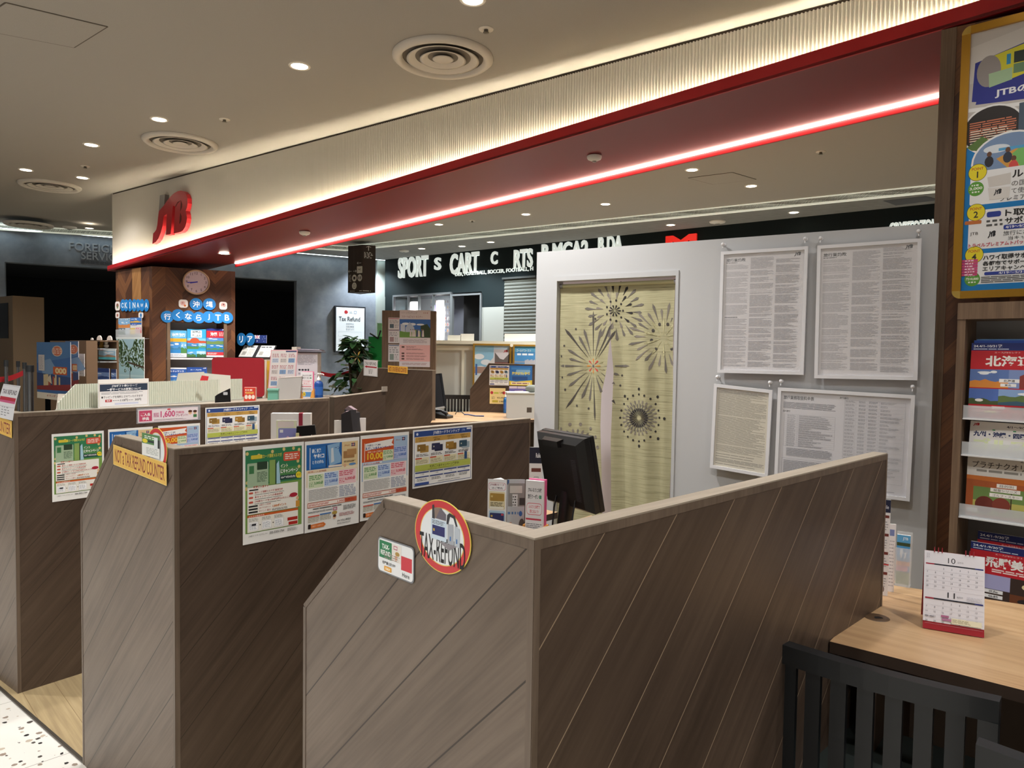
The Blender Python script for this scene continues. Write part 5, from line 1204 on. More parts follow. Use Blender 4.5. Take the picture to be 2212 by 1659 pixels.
for z in (zsh, onR(420, 834, -.05).z):
    mb = MB(); cb(n0+.001, n1-.001, .0, nd-.007, z-.02, z, mat('#d9dadd', .35)); mb.build('niche_shelf', cl)
mb = MB(); cb(n0+.001, n1-.001, nd-.03, nd-.008, onR(420, 795).z, zsh-.021, mat('#a9abb2', .6)); mb.build('niche_divider', cl)
# lighter panel on the left face and its ledge
mb = MB(); a, b = lu_(onL(305, 575)), lu_(onL(286, 575)); z0_ = onL(300, 675).z
mb.obox(K0+ld*a+UP*z0_-LNm*.001, ld*(b-a), LNm*.004, UP*(ztopc-z0_), wood('pale_walnut', '#7d5530', '#9c6f42', '#b88a58', ang=70, grain=40)); mb.build('pale_plank', cl)

# clock
cc = onR(424, 609.5, .02); R_ = (onR(453.5, 609.5, .02)-cc).dot(rd)
ck = thing('wall_clock', onR(424, 641, .0), 'round pinkish wall clock with a pale gold rim on the brown column', 'clock')
mb = MB(); mb.lathe([(R_*.86, .012), (R_*.90, .022), (R_*.97, .022), (R_, .012), (R_, -.02), (.001, -.02)], mat('#c9a98f', .3, .4), 48, c=cc, axis=RNm); mb.build('rim', ck)
mb = MB(); mb.disc(cc+RNm*.008, RNm, R_*.88, mat('#e2cfdc', .4), 48); mb.build('dial', ck)
mb = MB()
for k in range(1, 13):
    a = math.radians(90-30*k); vs, fs, gx, gy, gw, gh = glyphs(str(k)); h_ = R_*.19; w_ = h_*gw/gh
    c = cc+rd*(R_*.70*math.cos(a))+UP*(R_*.70*math.sin(a))+RNm*.0095
    mb.poly([c+rd*((p[0]-gx)/gw-.5)*w_+UP*((p[1]-gy)/gh-.5)*h_ for p in vs], fs, '#3a3048')
mb.build('numerals', ck)
for nm, dg, ln, w_ in (('hour_hand', 258, .46, .020), ('minute_hand', 263, .66, .014)):
    a = math.radians(90-dg); dv = rd*math.cos(a)+UP*math.sin(a); pv = dv.cross(RNm); q = cc+RNm*(.012 if w_ > .015 else .014)
    mb = MB(); mb.obox(q-dv*R_*.1-pv*R_*w_*2, dv*R_*(ln+.1), pv*R_*w_*4, RNm*.001, mat('#2f2fc8', .4)); mb.build(nm, ck)

# blue letter discs and stickers
def disc_letter(c, N, ud, r, ch, lab, grp, name='letter_disc', rx=None, col='#1b7fc9', tcol='#eef4fa', th=.003):
    mb = MB(); rx = rx or r
    pts = [c+ud*(rx*math.cos(k*math.pi/16))+UP*(r*math.sin(k*math.pi/16)) for k in range(32)]; mb.prism([q-N*th for q in pts], N*th, col)
    vs, fs, gx, gy, gw, gh = glyphs(ch, .02); s_ = min(1.05*rx/gw, 1.05*r/gh)
    mb.poly([c+N*.0006+ud*((p[0]-gx-gw/2)*s_)+UP*((p[1]-gy-gh/2)*s_) for p in vs], fs, tcol)
    return tag(mb.build(name), lab, 'letter sign', grp)
rr = (onR(438, 684, .01)-onR(424, 684, .01)).dot(rd)
for k, (x, y, ch) in enumerate(((361.5, 684, '行'), (384.6, 680.7, 'く'), (406.8, 683.4, 'な'), (429.3, 686.1, 'ら'), (451, 684.8, 'J'), (471, 686.2, 'T'), (490.4, 686.2, 'B'))):
    o_ = .012+.0045*(k % 2 if k < 5 else k-4); c = onR(x, y, o_)
    disc_letter(c, RNm, rd, rr*.98, ch, 'blue disc with the white character %s in the row above the brochures' % ch, 'blue letter discs on the column')
for x, y, ch in ((423.7, 657, '沖'), (452.4, 657.1, '縄')): disc_letter(onR(x, y, .012 if ch == '沖' else .017), RNm, rd, rr, ch, 'blue disc with the white character %s below the clock' % ch, 'blue letter discs on the column')
lr = abs((onL(265, 647, .01)-onL(265, 673, .01)).z)/2; lx = abs((onL(274, 660, .01)-onL(265, 660, .01)).dot(ld))
for k, (x, ch) in enumerate(zip((265, 272.3, 280.5, 289.7, 298, 306.5, 316), 'OKINAWA')):
    first = 'first ' if k == 4 else 'last ' if k == 6 else ''
    disc_letter(onL(x, 659.5, .008+.004*(k % 2)), LNm, -ld, lr, ch, 'blue oval with the %sletter %s on the left face of the column' % (first, ch), 'blue letter ovals on the column', rx=lx*.62)
def sticker(c, N, ud, w, h, col, spots, lab):
    mb = MB(); mb.rprism(c, ud*w, UP*h, min(w, h)*.6, N*.001, '#efe6e2')
    for k, (x, y, r, cl_) in enumerate(spots): mb.disc(c+ud*w*x+UP*h*y+N*(.0016+k*5e-5), N, r*min(w, h), cl_, 14)
    return tag(mb.build('sticker'), lab, 'sticker', 'die-cut stickers on the column')
sticker(onR(396, 656, .006), RNm, rd, rr*.7, rr*.68, '', ((-.1, .1, .55, '#e9b9b4'), (.35, -.45, .25, '#d9702f'), (-.15, .2, .2, '#c98a84')), 'white die-cut sticker left of the two discs below the clock')
sticker(onR(482.2, 660.4, .006), RNm, rd, rr*.62, rr*.66, '', ((0, .15, .6, '#d9a79f'), (.1, .3, .2, '#6b3f3f'), (-.2, -.4, .35, '#e9d9d4')), 'pinkish die-cut sticker right of the two discs below the clock')
sticker(onL(254, 661, .006), LNm, -ld, lx*.6, lr*.75, '', ((0, .1, .5, '#8a5a48'), (0, -.3, .3, '#6a8a5c')), 'pale sticker left of the blue ovals')
sticker(onL(254, 681, .006), LNm, -ld, lx*.5, lr*.5, '', ((0, .0, .5, '#b0604a'),), 'small pale sticker below the blue ovals')
sticker(onL(304.5, 681, .02), LNm, -ld, lx*.55, lr*.45, '', ((0, 0, .7, '#3f86c4'),), 'small blue sticker over the pair of brochures')

# brochures in the niche and on the left face
def sheet_on(fn, N, off, tlp, trp, blp, art, name, lab, cat, grp=None, back=.006, level=True):
    P0 = fn(*tlp, off); tl, u, v = quadpx(tlp, trp, blp, P0, N, 0, level); mb = MB(); n = u.cross(v).normalized()
    mb.obox(tl-v-n*back, u, v, n*back, mat('#e4e2df', .6)); art.into(mb, tl, u, v); return tag(mb.build(name), lab, cat, grp)
def travel(main, bands, title=None, tb=None, seed=1):
    p = Print(100, 140, main)
    for (x0, y0, x1, y1, sk, ld_, sea) in bands: p.pic(x0, y0, x1, y1, sk, ld_, sea, seed=seed+int(y0))
    if title:
        x0, y0, x1, y1, bg, fg = tb; p.rect(x0, y0, x1, y1, bg); ls = title.split('|')
        for k, t_ in enumerate(ls): p.text(t_, x0+(x1-x0)*.1, y0+(y1-y0)*(k+.15)/len(ls), x1-(x1-x0)*.1, y0+(y1-y0)*(k+.85)/len(ls), fg, .03)
    return p
b1 = travel('#57b0e0', ((0, 58, 70, 120, '#4a90cf', '#3b7fa8', '#2f86c9'), (70, 66, 100, 120, '#79b8e2', '#4f8a4a', None)), '沖縄旅行', (20, 12, 96, 32, '#4aa7dc', '#f4fafd')); b1.rect(0, 42, 100, 60, '#eab02f'); b1.ell(50, 24, 40, 18, '#6fc0ea'); b1.text('沖縄旅行', 22, 14, 94, 34, '#f6fbff', .03); b1.rect(0, 120, 100, 140, '#eef2f4'); b1.rows(6, 124, 90, 136, 3, '#5a6a8c', .4, 2)
b2 = travel('#35a6dc', ((0, 46, 100, 70, '#7cc4ea', '#c2502f', None), (0, 74, 60, 100, '#3f7fc0', '#4f8a4a', None), (60, 70, 100, 100, '#84bfe6', '#5c9a52', '#2b8fb5'), (0, 112, 46, 140, '#5a9fd0', '#3d6f3a', None), (50, 110, 100, 140, '#a9cfe2', '#2f5f38', None)), '沖縄の|楽しみ方', (20, 6, 78, 42, '#f2f4f2', '#3a5a6c')); b2.ell(40, 58, 24, 14, '#c9542f')
b3 = travel('#c41f2f', ((0, 46, 100, 78, '#4f86c9', '#6d8a4a', None), (0, 78, 100, 116, '#2f7fc0', '#4f8a4a', '#2c6fa8')), '沖縄', (16, 14, 62, 42, '#c41f2f', '#fbf3f0')); b3.rect(0, 0, 100, 12, '#28348a'); b3.logo(84, 2, 97, 10, '#f0f0f4'); b3.rows(68, 18, 94, 38, 3, '#f3d0c8', .5, 3); b3.rect(0, 116, 100, 132, '#d0303a'); b3.rows(6, 119, 60, 128, 2, '#f6d8d4', .5, 3); b3.rect(0, 132, 100, 140, '#f0eeee')
b4 = travel('#2f5fb0', ((0, 50, 100, 140, '#3f78c4', '#6aa0c8', '#2a5fa8'),), 'ルネッサンス', (6, 18, 96, 40, '#2f5fb0', '#eef3fb')); b4.rect(0, 0, 100, 12, '#e9edf2')
b5 = travel('#2a55a8', ((0, 40, 100, 140, '#3d74c0', '#547fb0', None),), 'エースJTB', (10, 14, 80, 30, '#2a55a8', '#d6e2f4')); b5.logo(80, 4, 97, 13, '#f0f0f4')
for (tl_, tr_, bl_, art, lb) in (((361, 713), (403, 712), (361, 771), b1, 'light blue and yellow brochure at the left of the upper niche shelf'), ((404, 710.5), (445, 710), (404, 771), b2, 'turquoise brochure in the middle of the upper niche shelf'),
                                 ((446, 709), (486, 708), (446, 771), b3, 'red and navy brochure at the right of the upper niche shelf'), ((361, 794), (402.5, 793), (361, 832), b4, 'blue brochure with a white top band on the lower niche shelf'), ((403.5, 793), (447, 792), (403.5, 832), b5, 'plain blue brochure beside it on the lower niche shelf')):
    sheet_on(onR, RNm, -.05, tl_, tr_, bl_, art, 'brochure', lb, 'brochure', 'brochures in the column niche')
fa = travel('#c9d4de', ((0, 20, 100, 70, '#7fb2dc', '#d98a4a', None), (0, 72, 60, 120, '#5f6a72', '#3f5a3c', None)), 'JTBで沖縄', (4, 4, 96, 18, '#5a9ac8', '#f0f6fa'), 5); fa.rect(0, 122, 100, 140, '#ece8e2')
fb = travel('#e2ddd6', ((0, 0, 100, 50, '#3f78c4', '#e0b04a', '#2f66b4'), (50, 70, 100, 110, '#d98a9a', '#c9605a', None)), 'らくらく', (10, 40, 60, 54, '#3058b0', '#f0f4fa'), 9); fb.rect(0, 74, 44, 120, '#e8c14a'); fb.rows(6, 124, 94, 136, 3, '#7a7468', .4, 3)
pr_ = thing('brochure_holder', onL(283, 731, .06), 'clear wall holder under the blue ovals on the column', 'brochure holder')
a, b = lu_(onL(256, 731, .07)), lu_(onL(309, 731, .07)); zz = onL(283, 731, .07).z
mb = MB(); m_ = mat('#dfe5e8', .1, alpha=.4); mb.obox(K0+LNm*.001+ld*b+UP*(zz-.004), ld*(a-b), LNm*.10, UP*.004, m_); mb.obox(K0+LNm*.098+ld*b+UP*zz, ld*(a-b), LNm*.003, UP*.10, m_); mb.build('tray', pr_)
sheet_on(onL, LNm, .07, (255.5, 688), (280.5, 686.5), (257, 729), fa, 'brochure', 'left brochure of the pair under the blue ovals', 'brochure', 'pair of brochures under the ovals')
sheet_on(onL, LNm, .07, (281.5, 686.5), (305.5, 686), (282, 729), fb, 'brochure', 'right brochure of the pair under the blue ovals', 'brochure', 'pair of brochures under the ovals')
# leafy seaside poster standing in front of the column
M_LEAFY = mottle('leaf_print', [(.38, '#22331c'), (.47, '#3f5a30'), (.52, '#6b7f52'), (.56, '#a9c3cc'), (.7, '#b9d4df')], 34, rough=.5)
tp = thing('standing_poster', V((onL(281, 825, .25).x, onL(281, 825, .25).y, 0)), 'poster of leaves against a pale sea standing before the column', 'poster')
P0 = onL(251, 728, .25); tl, u, v = quadpx((251, 728.5), (311, 729.5), (251, 830), P0, LNm, 0)
p = Print(60, 100, '#a9cbd8'); p.rect(0, 0, 60, 4, '#dfe3e0'); p.rect(0, 56, 60, 100, '#a5c9cf'); p.rect(0, 78, 60, 82, '#b9d6d8'); p.poly([(0, 100), (0, 92), (30, 84), (60, 90), (60, 100)], '#c9c8b4')
p.rect(0, 4, 60, 50, M_LEAFY); p.poly([(14, 4), (40, 4), (36, 20), (30, 26)], '#9dbcc6'); p.poly([(30, 50), (60, 50), (60, 70), (52, 62), (44, 66), (36, 58)], M_LEAFY); p.poly([(24, 50), (60, 60), (60, 64), (22, 53)], '#4a3a2c')
for q in ((14, 54, 8), (24, 58, 7), (30, 66, 6), (8, 46, 9), (20, 70, 4)): p.ell(q[0], q[1], q[2]*.7, q[2], M_LEAFY, 9)
mb = MB(); mb.obox(tl-v-LNm*.006, u, v, LNm*.006, mat('#e2e0dc')); p.into(mb, tl, u, v); mb.build('sheet', tp)
mb = MB(); q = tl-v+u*.5-LNm*.01; mb.tube([q+v*.3, V((q.x, q.y, .012))], .012, mat('#8a8c90', .3, .8), 10); mb.disc(V((q.x, q.y, .005)), UP, .16, mat('#77797d', .4, .7), 24, .008); mb.build('stand', tp)

# ================================================================ far left: shelf, posters, barrier, kiosk
def fbox(x0, x1, y0, y1, Y, depth, m, mb, deg=-37):
    """upright block seen between the given sight lines at forward distance Y"""
    P0, N = vpl(atd((x0+x1)/2, (y0+y1)/2, Y), deg); tl, tr, bl = onpl(x0, y0, P0, N), onpl(x1, y0, P0, N), onpl(x0, y1, P0, N)
    d = UP.cross(N); w = (tr-tl).dot(d); mb.obox(V((tl.x, tl.y, bl.z))-N*depth, d*w, N*depth, UP*(tl.z-bl.z), m); return P0, N, tl, d*w, bl.z
def floorbox(x0, x1, y0, Y, depth, m, mb, deg=-37, z0=0.0):
    P0, N = vpl(atd((x0+x1)/2, y0, Y), deg); tl, tr = onpl(x0, y0, P0, N), onpl(x1, y0, P0, N); d = UP.cross(N); w = (tr-tl).dot(d)
    mb.obox(V((tl.x, tl.y, z0))-N*depth, d*w, N*depth, UP*(tl.z-z0), m); return P0, N, tl, d*w
mb = MB(); P0, N, tl, u = floorbox(-40, 27, 645, 9.3, .35, mat('#7d6a54', .5), mb)
ki = thing('information_kiosk', V((tl.x, tl.y, 0))+u/2, 'brown kiosk with a dark screen at the left edge of the photo', 'kiosk'); mb.build('cabinet', ki)
mb = MB(); a, b, c = onpl(-30, 658, P0, N), onpl(18, 657, P0, N), onpl(-30, 731, P0, N); mb.obox(V((a.x, a.y, c.z))+N*.001, UP.cross(N)*(b-a).dot(UP.cross(N)), N*.004, UP*(a.z-c.z), mat('#16181e', .15)); mb.build('screen', ki)
# barrier posts with a red belt
def post(x, ytop, Y, r, lab):
    p_ = atd(x, ytop, Y); q = thing('barrier_post', V((p_.x, p_.y, 0)), lab, 'barrier post', 'queue barrier posts'); c = V((p_.x, p_.y, 0)); m = mat('#8b8d90', .25, .9)
    mb = MB(); mb.lathe([(.001, .02), (.12, .018), (.15, .004), (.15, 0)], mat('#3a3c40', .4, .6), 28, c=c); mb.build('base', q)
    mb = MB(); mb.tube([c+UP*.02, c+UP*(p_.z-.07)], r, m, 14); mb.build('pole', q)
    mb = MB(); mb.tube([c+UP*(p_.z-.07), c+UP*p_.z], r*1.25, mat('#55585c', .3, .8), 14); mb.build('head', q); return c, p_.z
A1 = post(65, 789, 7.6, .030, 'thick steel barrier post nearest the hanging posters'); A2 = post(13, 778, 8.0, .018, 'slim barrier post nearest the kiosk'); A3 = post(39, 780, 8.6, .016, 'slim barrier post between kiosk and the thick post, left one'); A4 = post(53, 783, 8.2, .018, 'slim barrier post just left of the thick post')
def belt(p, q, z0, z1, lab, h=.05):
    a = V((p.x, p.y, z0)); b = V((q.x, q.y, z1)); d = (b-a); n = V((-d.y, d.x, 0)).normalized(); mb = MB(); N = 10
    for k in range(N):
        f0, f1 = k/N, (k+1)/N; s0, s1 = -.05*math.sin(math.pi*f0), -.05*math.sin(math.pi*f1)
        A, B = a+d*f0+UP*s0, a+d*f1+UP*s1; mb.poly([A-n*.001, B-n*.001, B+UP*h-n*.001, A+UP*h-n*.001, A+n*.001, B+n*.001, B+UP*h+n*.001, A+UP*h+n*.001], [(0, 1, 2, 3), (7, 6, 5, 4), (3, 2, 6, 7), (0, 4, 5, 1)], mat('#b01622', .6))
    return tag(mb.build('barrier_belt'), lab, 'barrier belt')
belt(atd(-30, 820, 8.0), atd(56, 795, 8.2), atd(-30, 822, 8.0).z, atd(56, 808, 8.2).z, 'red barrier belt at the left edge of the photo', .06)
belt(atd(686, 808, 9.3), atd(760, 798, 9.6), atd(686, 808, 9.3).z, atd(760, 806, 9.6).z, 'red barrier belt in front of the grey wall beside the plant', .05)
post(683, 795, 9.3, .02, 'barrier post hidden behind the paper stack'); post(770, 793, 9.75, .02, 'barrier post hidden behind the potted plant')
# poster stand with city posters
ps = thing('poster_stand', V((atd(130, 850, 6.9).x, atd(130, 850, 6.9).y, 0)), 'brown display stand hung with blue travel posters at far left', 'display stand')
mb = MB(); P0, N, tl, u = floorbox(108, 186, 736, 7.0, .10, mat('#7a614a', .6), mb); mb.build('board', ps)
def far_print(Y, deg, tlp, trp, blp, art, name, lab, cat, parent=None, grp=None, back=.004):
    P0, N = vpl(atd(*tlp, Y), deg); tl, u, v = quadpx(tlp, trp, blp, P0, N, 0); mb = MB(); n = u.cross(v).normalized(); mb.obox(tl-v-n*back, u, v, n*back, mat('#dedcd8', .6)); art.into(mb, tl, u, v); return tag(mb.build(name, parent), lab, cat, grp)
def citypic(seed, w=60, h=105, foot=True):
    p = Print(w, h, '#3f6db0'); r = random.Random(seed); p.poly([(0, 0), (w, 0), (w, 30), (0, 44)], '#5583bd'); p.ell(w*.62, 18, 11, 11, '#d9cdc4'); p.ell(w*.62, 18, 9.5, 9.5, '#d97a5a'); p.rows(w*.5, 12, w*.76, 24, 3, '#f3dcd0', .5, seed)
    p.poly([(8, 40), (30, 34), (46, 60), (14, 72)], '#7fa3cf'); p.rect(w*.5, 50, w*.9, 66, '#cf5f24'); p.text('000', w*.56, 52, w*.88, 64, '#f3e3b4', .05); p.poly([(0, 64), (w, 70), (w, 92), (0, 96)], '#31497f')
    for k in range(9): x = r.uniform(0, w-8); p.rect(x, 66+r.uniform(0, 8), x+r.uniform(3, 7), 92, r.choice(['#c9b48e', '#a8523f', '#6d7fae', '#d9c9a4']))
    p.poly([(0, 92), (w, 84), (w, 97), (0, 100)], '#8f2f34'); p.poly([(w*.3, 78), (w*.42, 66), (w*.46, 86)], '#e0d2ba')
    if foot: p.rect(0, h-13, w, h, '#e9e4da'); p.text('オランダ メガシップ', w*.3, h-10, w*.92, h-5, '#b5452f', .02)
    return p
far_print(6.8, -37, (79, 739), (152, 737), (79, 859), citypic(3, 72, 118), 'travel_poster', 'large blue city and ship poster on the far left display stand', 'poster', grp='city posters on the display stand')
far_print(6.72, -37, (141, 737), (169, 737), (141, 818), citypic(8, 30, 84, False), 'travel_poster', 'narrow city poster overlapping the large one', 'poster', grp='city posters on the display stand')
p = Print(12, 48, '#d9d7dc'); p.rows(2, 4, 10, 44, 12, '#9a98a4', .4, 2)
far_print(6.66, -37, (171, 764), (182, 763), (171, 812), p, 'price_card', 'narrow white card at the right edge of the display stand', 'card', grp='white cards on the display stand')
far_print(6.66, -37, (112, 765), (123, 764), (112, 788), p, 'price_card', 'narrow white card between the two city posters', 'card', grp='white cards on the display stand')
far_print(6.76, -37, (83, 766), (95, 765), (83, 800), p, 'price_card', 'narrow white card on the left part of the large city poster', 'card', grp='white cards on the display stand')
# shelf with clear trays
sh = thing('shelf_unit', V((atd(217, 830, 7.4).x, atd(217, 830, 7.4).y, 0)), 'brown shelf unit with clear brochure trays left of the column', 'shelf')
mb = MB(); P0, N, tl, u = floorbox(186, 252, 735, 7.5, .02, mat('#6b543f', .6), mb); mb.build('back_board', sh)
def shel(y, parent, m, mbn, d=.16, th=.012):
    q = onpl(186, y, P0, N); mb = MB(); mb.obox(V((tl.x, tl.y, q.z-th)), u, N*d, UP*th, m); return mb.build(mbn, parent)
shel(736, sh, M_TRIMW, 'top_shelf'); shel(778, sh, mat('#dfe5e8', .1, alpha=.45), 'clear_tray'); shel(826, sh, mat('#cfc9bd', .4), 'lower_shelf'); shel(752, sh, mat('#dfe5e8', .1, alpha=.45), 'clear_tray')
pb = travel('#d8e4ea', ((0, 30, 100, 140, '#9fc6dc', '#a9846a', '#57b5bd'),), None, None, 4); pb.rect(0, 0, 30, 20, '#b03040')
pc = travel('#24407f', ((0, 40, 100, 120, '#7a97c9', '#33508a', '#3a5a9a'),), None, None, 7)
far_print(7.3, -37, (213, 753), (250, 752), (213, 776), pb, 'brochure', 'beach brochure lying in the clear tray of the shelf unit', 'brochure', grp='brochures of the shelf unit')
far_print(7.25, -37, (197, 794), (236, 793), (197, 824), pc, 'brochure', 'dark blue snow brochure on the lower shelf left of the column', 'brochure', grp='brochures of the shelf unit')
far_print(7.2, -37, (240, 797), (251, 797), (240, 825), pc, 'brochure', 'second dark blue brochure on the lower shelf, at its right end', 'brochure', grp='brochures of the shelf unit')
for k, (x, y, r) in enumerate(((200, 731, 5), (216, 726, 11), (238, 726, 11))):
    c = atd(x, y, 7.36); mb = MB(); mb.prism([c+UP.cross(N)*(r/1550*7.36*math.cos(a))+UP*(r/1550*7.36*math.sin(a)*.9) for a in [math.pi*j/12 for j in range(13)]]+[V((c.x, c.y, tl.z))-UP.cross(N)*r/1550*7.36, V((c.x, c.y, tl.z))+UP.cross(N)*r/1550*7.36][:0], N*.01, mat('#ded4cc', .6))
    q = mb.build('paper_topper'); q.location.z = tl.z; tag(q, ('small round white topper on the shelf unit, leftmost', 'round white topper on the shelf unit, middle', 'round white topper on the shelf unit beside the column')[k], 'topper', 'round toppers on the shelf')
for k, (x, c_, lb) in enumerate(((222, '#6b4a2c', 'small brown soft toy on the shelf unit'), (233, '#b08a3c', 'small tan soft toy on the shelf unit'), (243, '#cfc8bd', 'small white soft toy on the shelf unit'))):
    c = V((onpl(x, 751, P0, N).x, onpl(x, 751, P0, N).y, onpl(x, 752, P0, N).z))+N*.06; t_ = thing('soft_toy', c, lb, 'soft toy', 'soft toys on the shelf')
    m_ = mat(c_, .9); mb = MB(); mb.sphere(c+UP*.022, .024, m_, 12, 8, (1, 1, .9)); mb.build('body', t_)
    mb = MB(); mb.sphere(c+UP*.055, .018, m_, 12, 8); mb.build('head', t_)
    for s_ in (-1, 1): mb = MB(); mb.sphere(c+UP*.072+UP.cross(N)*s_*.012, .007, m_, 8, 6); mb.build('ear', t_)
# second display beyond the column
rk2 = thing('newspaper_rack', V((atd(549, 770, 8.3).x, atd(549, 770, 8.3).y, 0)), 'black slanted rack with two newspapers right of the column', 'rack')
P0, N = vpl(atd(549, 770, 8.3), -25); dN = UP.cross(N); lean = math.radians(35); upv = UP*math.cos(lean)-N*math.sin(lean)
q0, q1 = onpl(514, 771, P0, N), onpl(584, 771, P0, N); ht = .17; wv = dN*((q1-q0).dot(dN)); nn = dN.cross(upv)
mb = MB(); mb.obox(q0-nn*.01, wv, upv*ht, nn*.01, mat('#1d1d20', .5)); mb.build('slanted_board', rk2)
mb = MB(); mb.obox(V((q0.x, q0.y, 0))-N*.12, wv, N*.12, UP*(q0.z-.005), mat('#3a2d24', .6)); mb.build('cabinet', rk2)
for k, f in enumerate((.02, .55)):
    p = Print(60, 40, '#d9d8d0'); p.rows(3, 3, 57, 8, 1, '#3a3a3a', .8, k); p.rows(3, 11, 28, 37, 9, '#77756c', .4, k+2); p.rows(31, 11, 57, 37, 9, '#77756c', .4, k+5); p.rect(8, 22, 24, 34, '#8d8b84')
    p.place('newspaper', q0+wv*f+upv*ht*.97, wv*.42, upv*ht*.94, ('left newspaper on the black slanted rack', 'right newspaper on the black slanted rack')[k], 'newspaper', 'newspapers on the rack', thick=.002)
ur = .075
for x, ch in ((521, 'リ'), (540, 'ア')): disc_letter(atd(x, 733, 8.42), N, dN, ur, ch, 'dark blue disc with the white character %s right of the column' % ch, 'blue discs right of the column', col='#15659f')
p = Print(60, 38, '#1a2f6b')
for pg in ([(0, 0), (3, 0), (26, 16), (26, 18), (23, 18), (0, 3)], [(26, 0), (23, 0), (0, 16), (0, 18), (3, 18), (26, 3)]): p.poly(pg, '#e9e9ee')
p.rect(10.5, 0, 15.5, 18, '#e9e9ee'); p.rect(0, 6.5, 26, 11.5, '#e9e9ee'); p.rect(11.7, 0, 14.3, 18, '#b8303c'); p.rect(0, 7.8, 26, 10.2, '#b8303c')
for x, y, r in ((13, 28, 3), (46, 8, 1.8), (40, 18, 1.6), (52, 16, 1.6), (46, 30, 1.8)): p.poly([(x+r*(1 if k % 2 == 0 else .45)*math.sin(k*math.pi/7), y-r*(1 if k % 2 == 0 else .45)*math.cos(k*math.pi/7)) for k in range(14)], '#eef0f6')
far_print(8.42, -25, (550, 724), (576, 724), (550, 741), p, 'flag_card', 'small blue flag card beside the dark blue discs', 'flag card')
# raised lettering over the dark opening
def wall_text(s, x0, y0, x1, y1, P0, N, m, mb, depth=.012, bold=.0, perm=None):
    vs, fs, gx, gy, gw, gh = glyphs(s, bold); tl, tr, bl = onpl(x0, y0, P0, N), onpl(x1, y0, P0, N), onpl(x0, y1, P0, N); d = UP.cross(N); w = (tr-tl).dot(d); h = tl.z-bl.z
    P = [V((tl.x, tl.y, bl.z))+d*((p[0]-gx)/gw*w)+UP*((p[1]-gy)/gh*h)+N*depth for p in vs]; mb.poly(P, fs, m)
    if depth > .004:
        ed = {}
        for f in fs:
            for i in range(len(f)): ed[(f[i], f[(i+1) % len(f)])] = 1
        for (i, j) in ed:
            if (j, i) not in ed: mb.poly([P[j], P[i], P[i]-N*depth, P[j]-N*depth], [(0, 1, 2, 3)], m)
    return w, h
fs_ = thing('raised_lettering', onwl(200, 570), 'raised grey lettering reading foreign service on the grey wall', 'sign')
MM = mat('#9aa0a8', .4, .4); wlN = wn_ if wn_.dot(CAM-WL0) > 0 else -wn_
for s, x0, y0, x1, y1, b_, nm in (('FOREIGN', 149, 522, 255, 540.5, .012, 'upper_line'), ('SERVICE', 175, 543, 262, 560, .012, 'middle_line'), ('國外旅客服務中心', 175, 562, 256, 569, .01, 'small_line')):
    mb = MB(); wall_text(s, x0, y0, x1, y1, WL0, wlN, MM if nm != 'small_line' else mat('#565c66', .5), mb, .02 if nm != 'small_line' else .008, b_); mb.build(nm, fs_)
# ================================================================ reception counter behind the leftmost booth and what stands on it
CT = 1.07
mb = MB(); P = [onz(x, y, 1.13)+V((0, 0, CT-1.13)) for x, y in ((118, 886), (718, 864), (757, 847), (745, 840), (125, 836))]
rc = thing('reception_counter', V((sum(p.x for p in P)/5, sum(p.y for p in P)/5, 0)), 'long brown reception counter behind the leftmost booth, mostly hidden', 'counter')
mb.prism([p-UP*.04 for p in P], UP*.04, mat('#a79d8e', .4)); mb.build('counter_top', rc)
mb = MB(); c = sum(P, V((0, 0, 0)))/5; mb.prism([V((c.x+(p.x-c.x)*.94, c.y+(p.y-c.y)*.94, .004)) for p in P], UP*(CT-.045), mat('#57473a', .6)); mb.build('cabinet', rc)
# white ribbed screen
ca, cb_ = atd(125, 850, 4.62), atd(523, 818, 5.98); sd_ = V((cb_.x-ca.x, cb_.y-ca.y, 0)); sl_ = sd_.length; sd_.normalize(); sn_ = V((sd_.y, -sd_.x, 0)); sn_ = sn_ if sn_.dot(CAM-ca) > 0 else -sn_; S_0 = V((ca.x, ca.y, 0))
def onS(x, y, off=0.0): return onpl(x, y, S_0+sn_*off, sn_)
def su(p): return (V(p)-S_0).dot(sd_)
us, zz1 = su(onS(163, 830)), onS(163, 830).z; zz0 = onS(124, 870).z; ze = onS(523, 818).z
n = int(sl_/.0040); vs = []; fs = []
for i in range(n+1):
    u = sl_*i/n; zt_ = zz0+(zz1-zz0)*u/us if u < us else zz1+(ze-zz1)*(u-us)/(sl_-us); w = .006*(i % 4 in (1, 2))
    for d in (w, -.006): vs += [S_0+sd_*u+sn_*d+UP*(CT+.001), S_0+sd_*u+sn_*d+UP*zt_]
for i in range(n):
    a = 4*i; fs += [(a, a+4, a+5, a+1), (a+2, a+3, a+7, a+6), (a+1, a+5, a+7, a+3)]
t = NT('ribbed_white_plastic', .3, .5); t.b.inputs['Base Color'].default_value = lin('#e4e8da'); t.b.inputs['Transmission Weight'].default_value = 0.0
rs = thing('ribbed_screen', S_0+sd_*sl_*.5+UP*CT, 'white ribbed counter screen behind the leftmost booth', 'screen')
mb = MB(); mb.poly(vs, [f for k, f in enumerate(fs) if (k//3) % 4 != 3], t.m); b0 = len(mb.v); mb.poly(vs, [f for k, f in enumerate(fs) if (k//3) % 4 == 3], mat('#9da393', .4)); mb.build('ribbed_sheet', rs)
mb = MB(); mb.obox(S_0-sn_*.03+UP*CT, sd_*sl_, sn_*.05, UP*.010, mat('#cfd2c8', .4)); mb.build('foot_rail', rs)
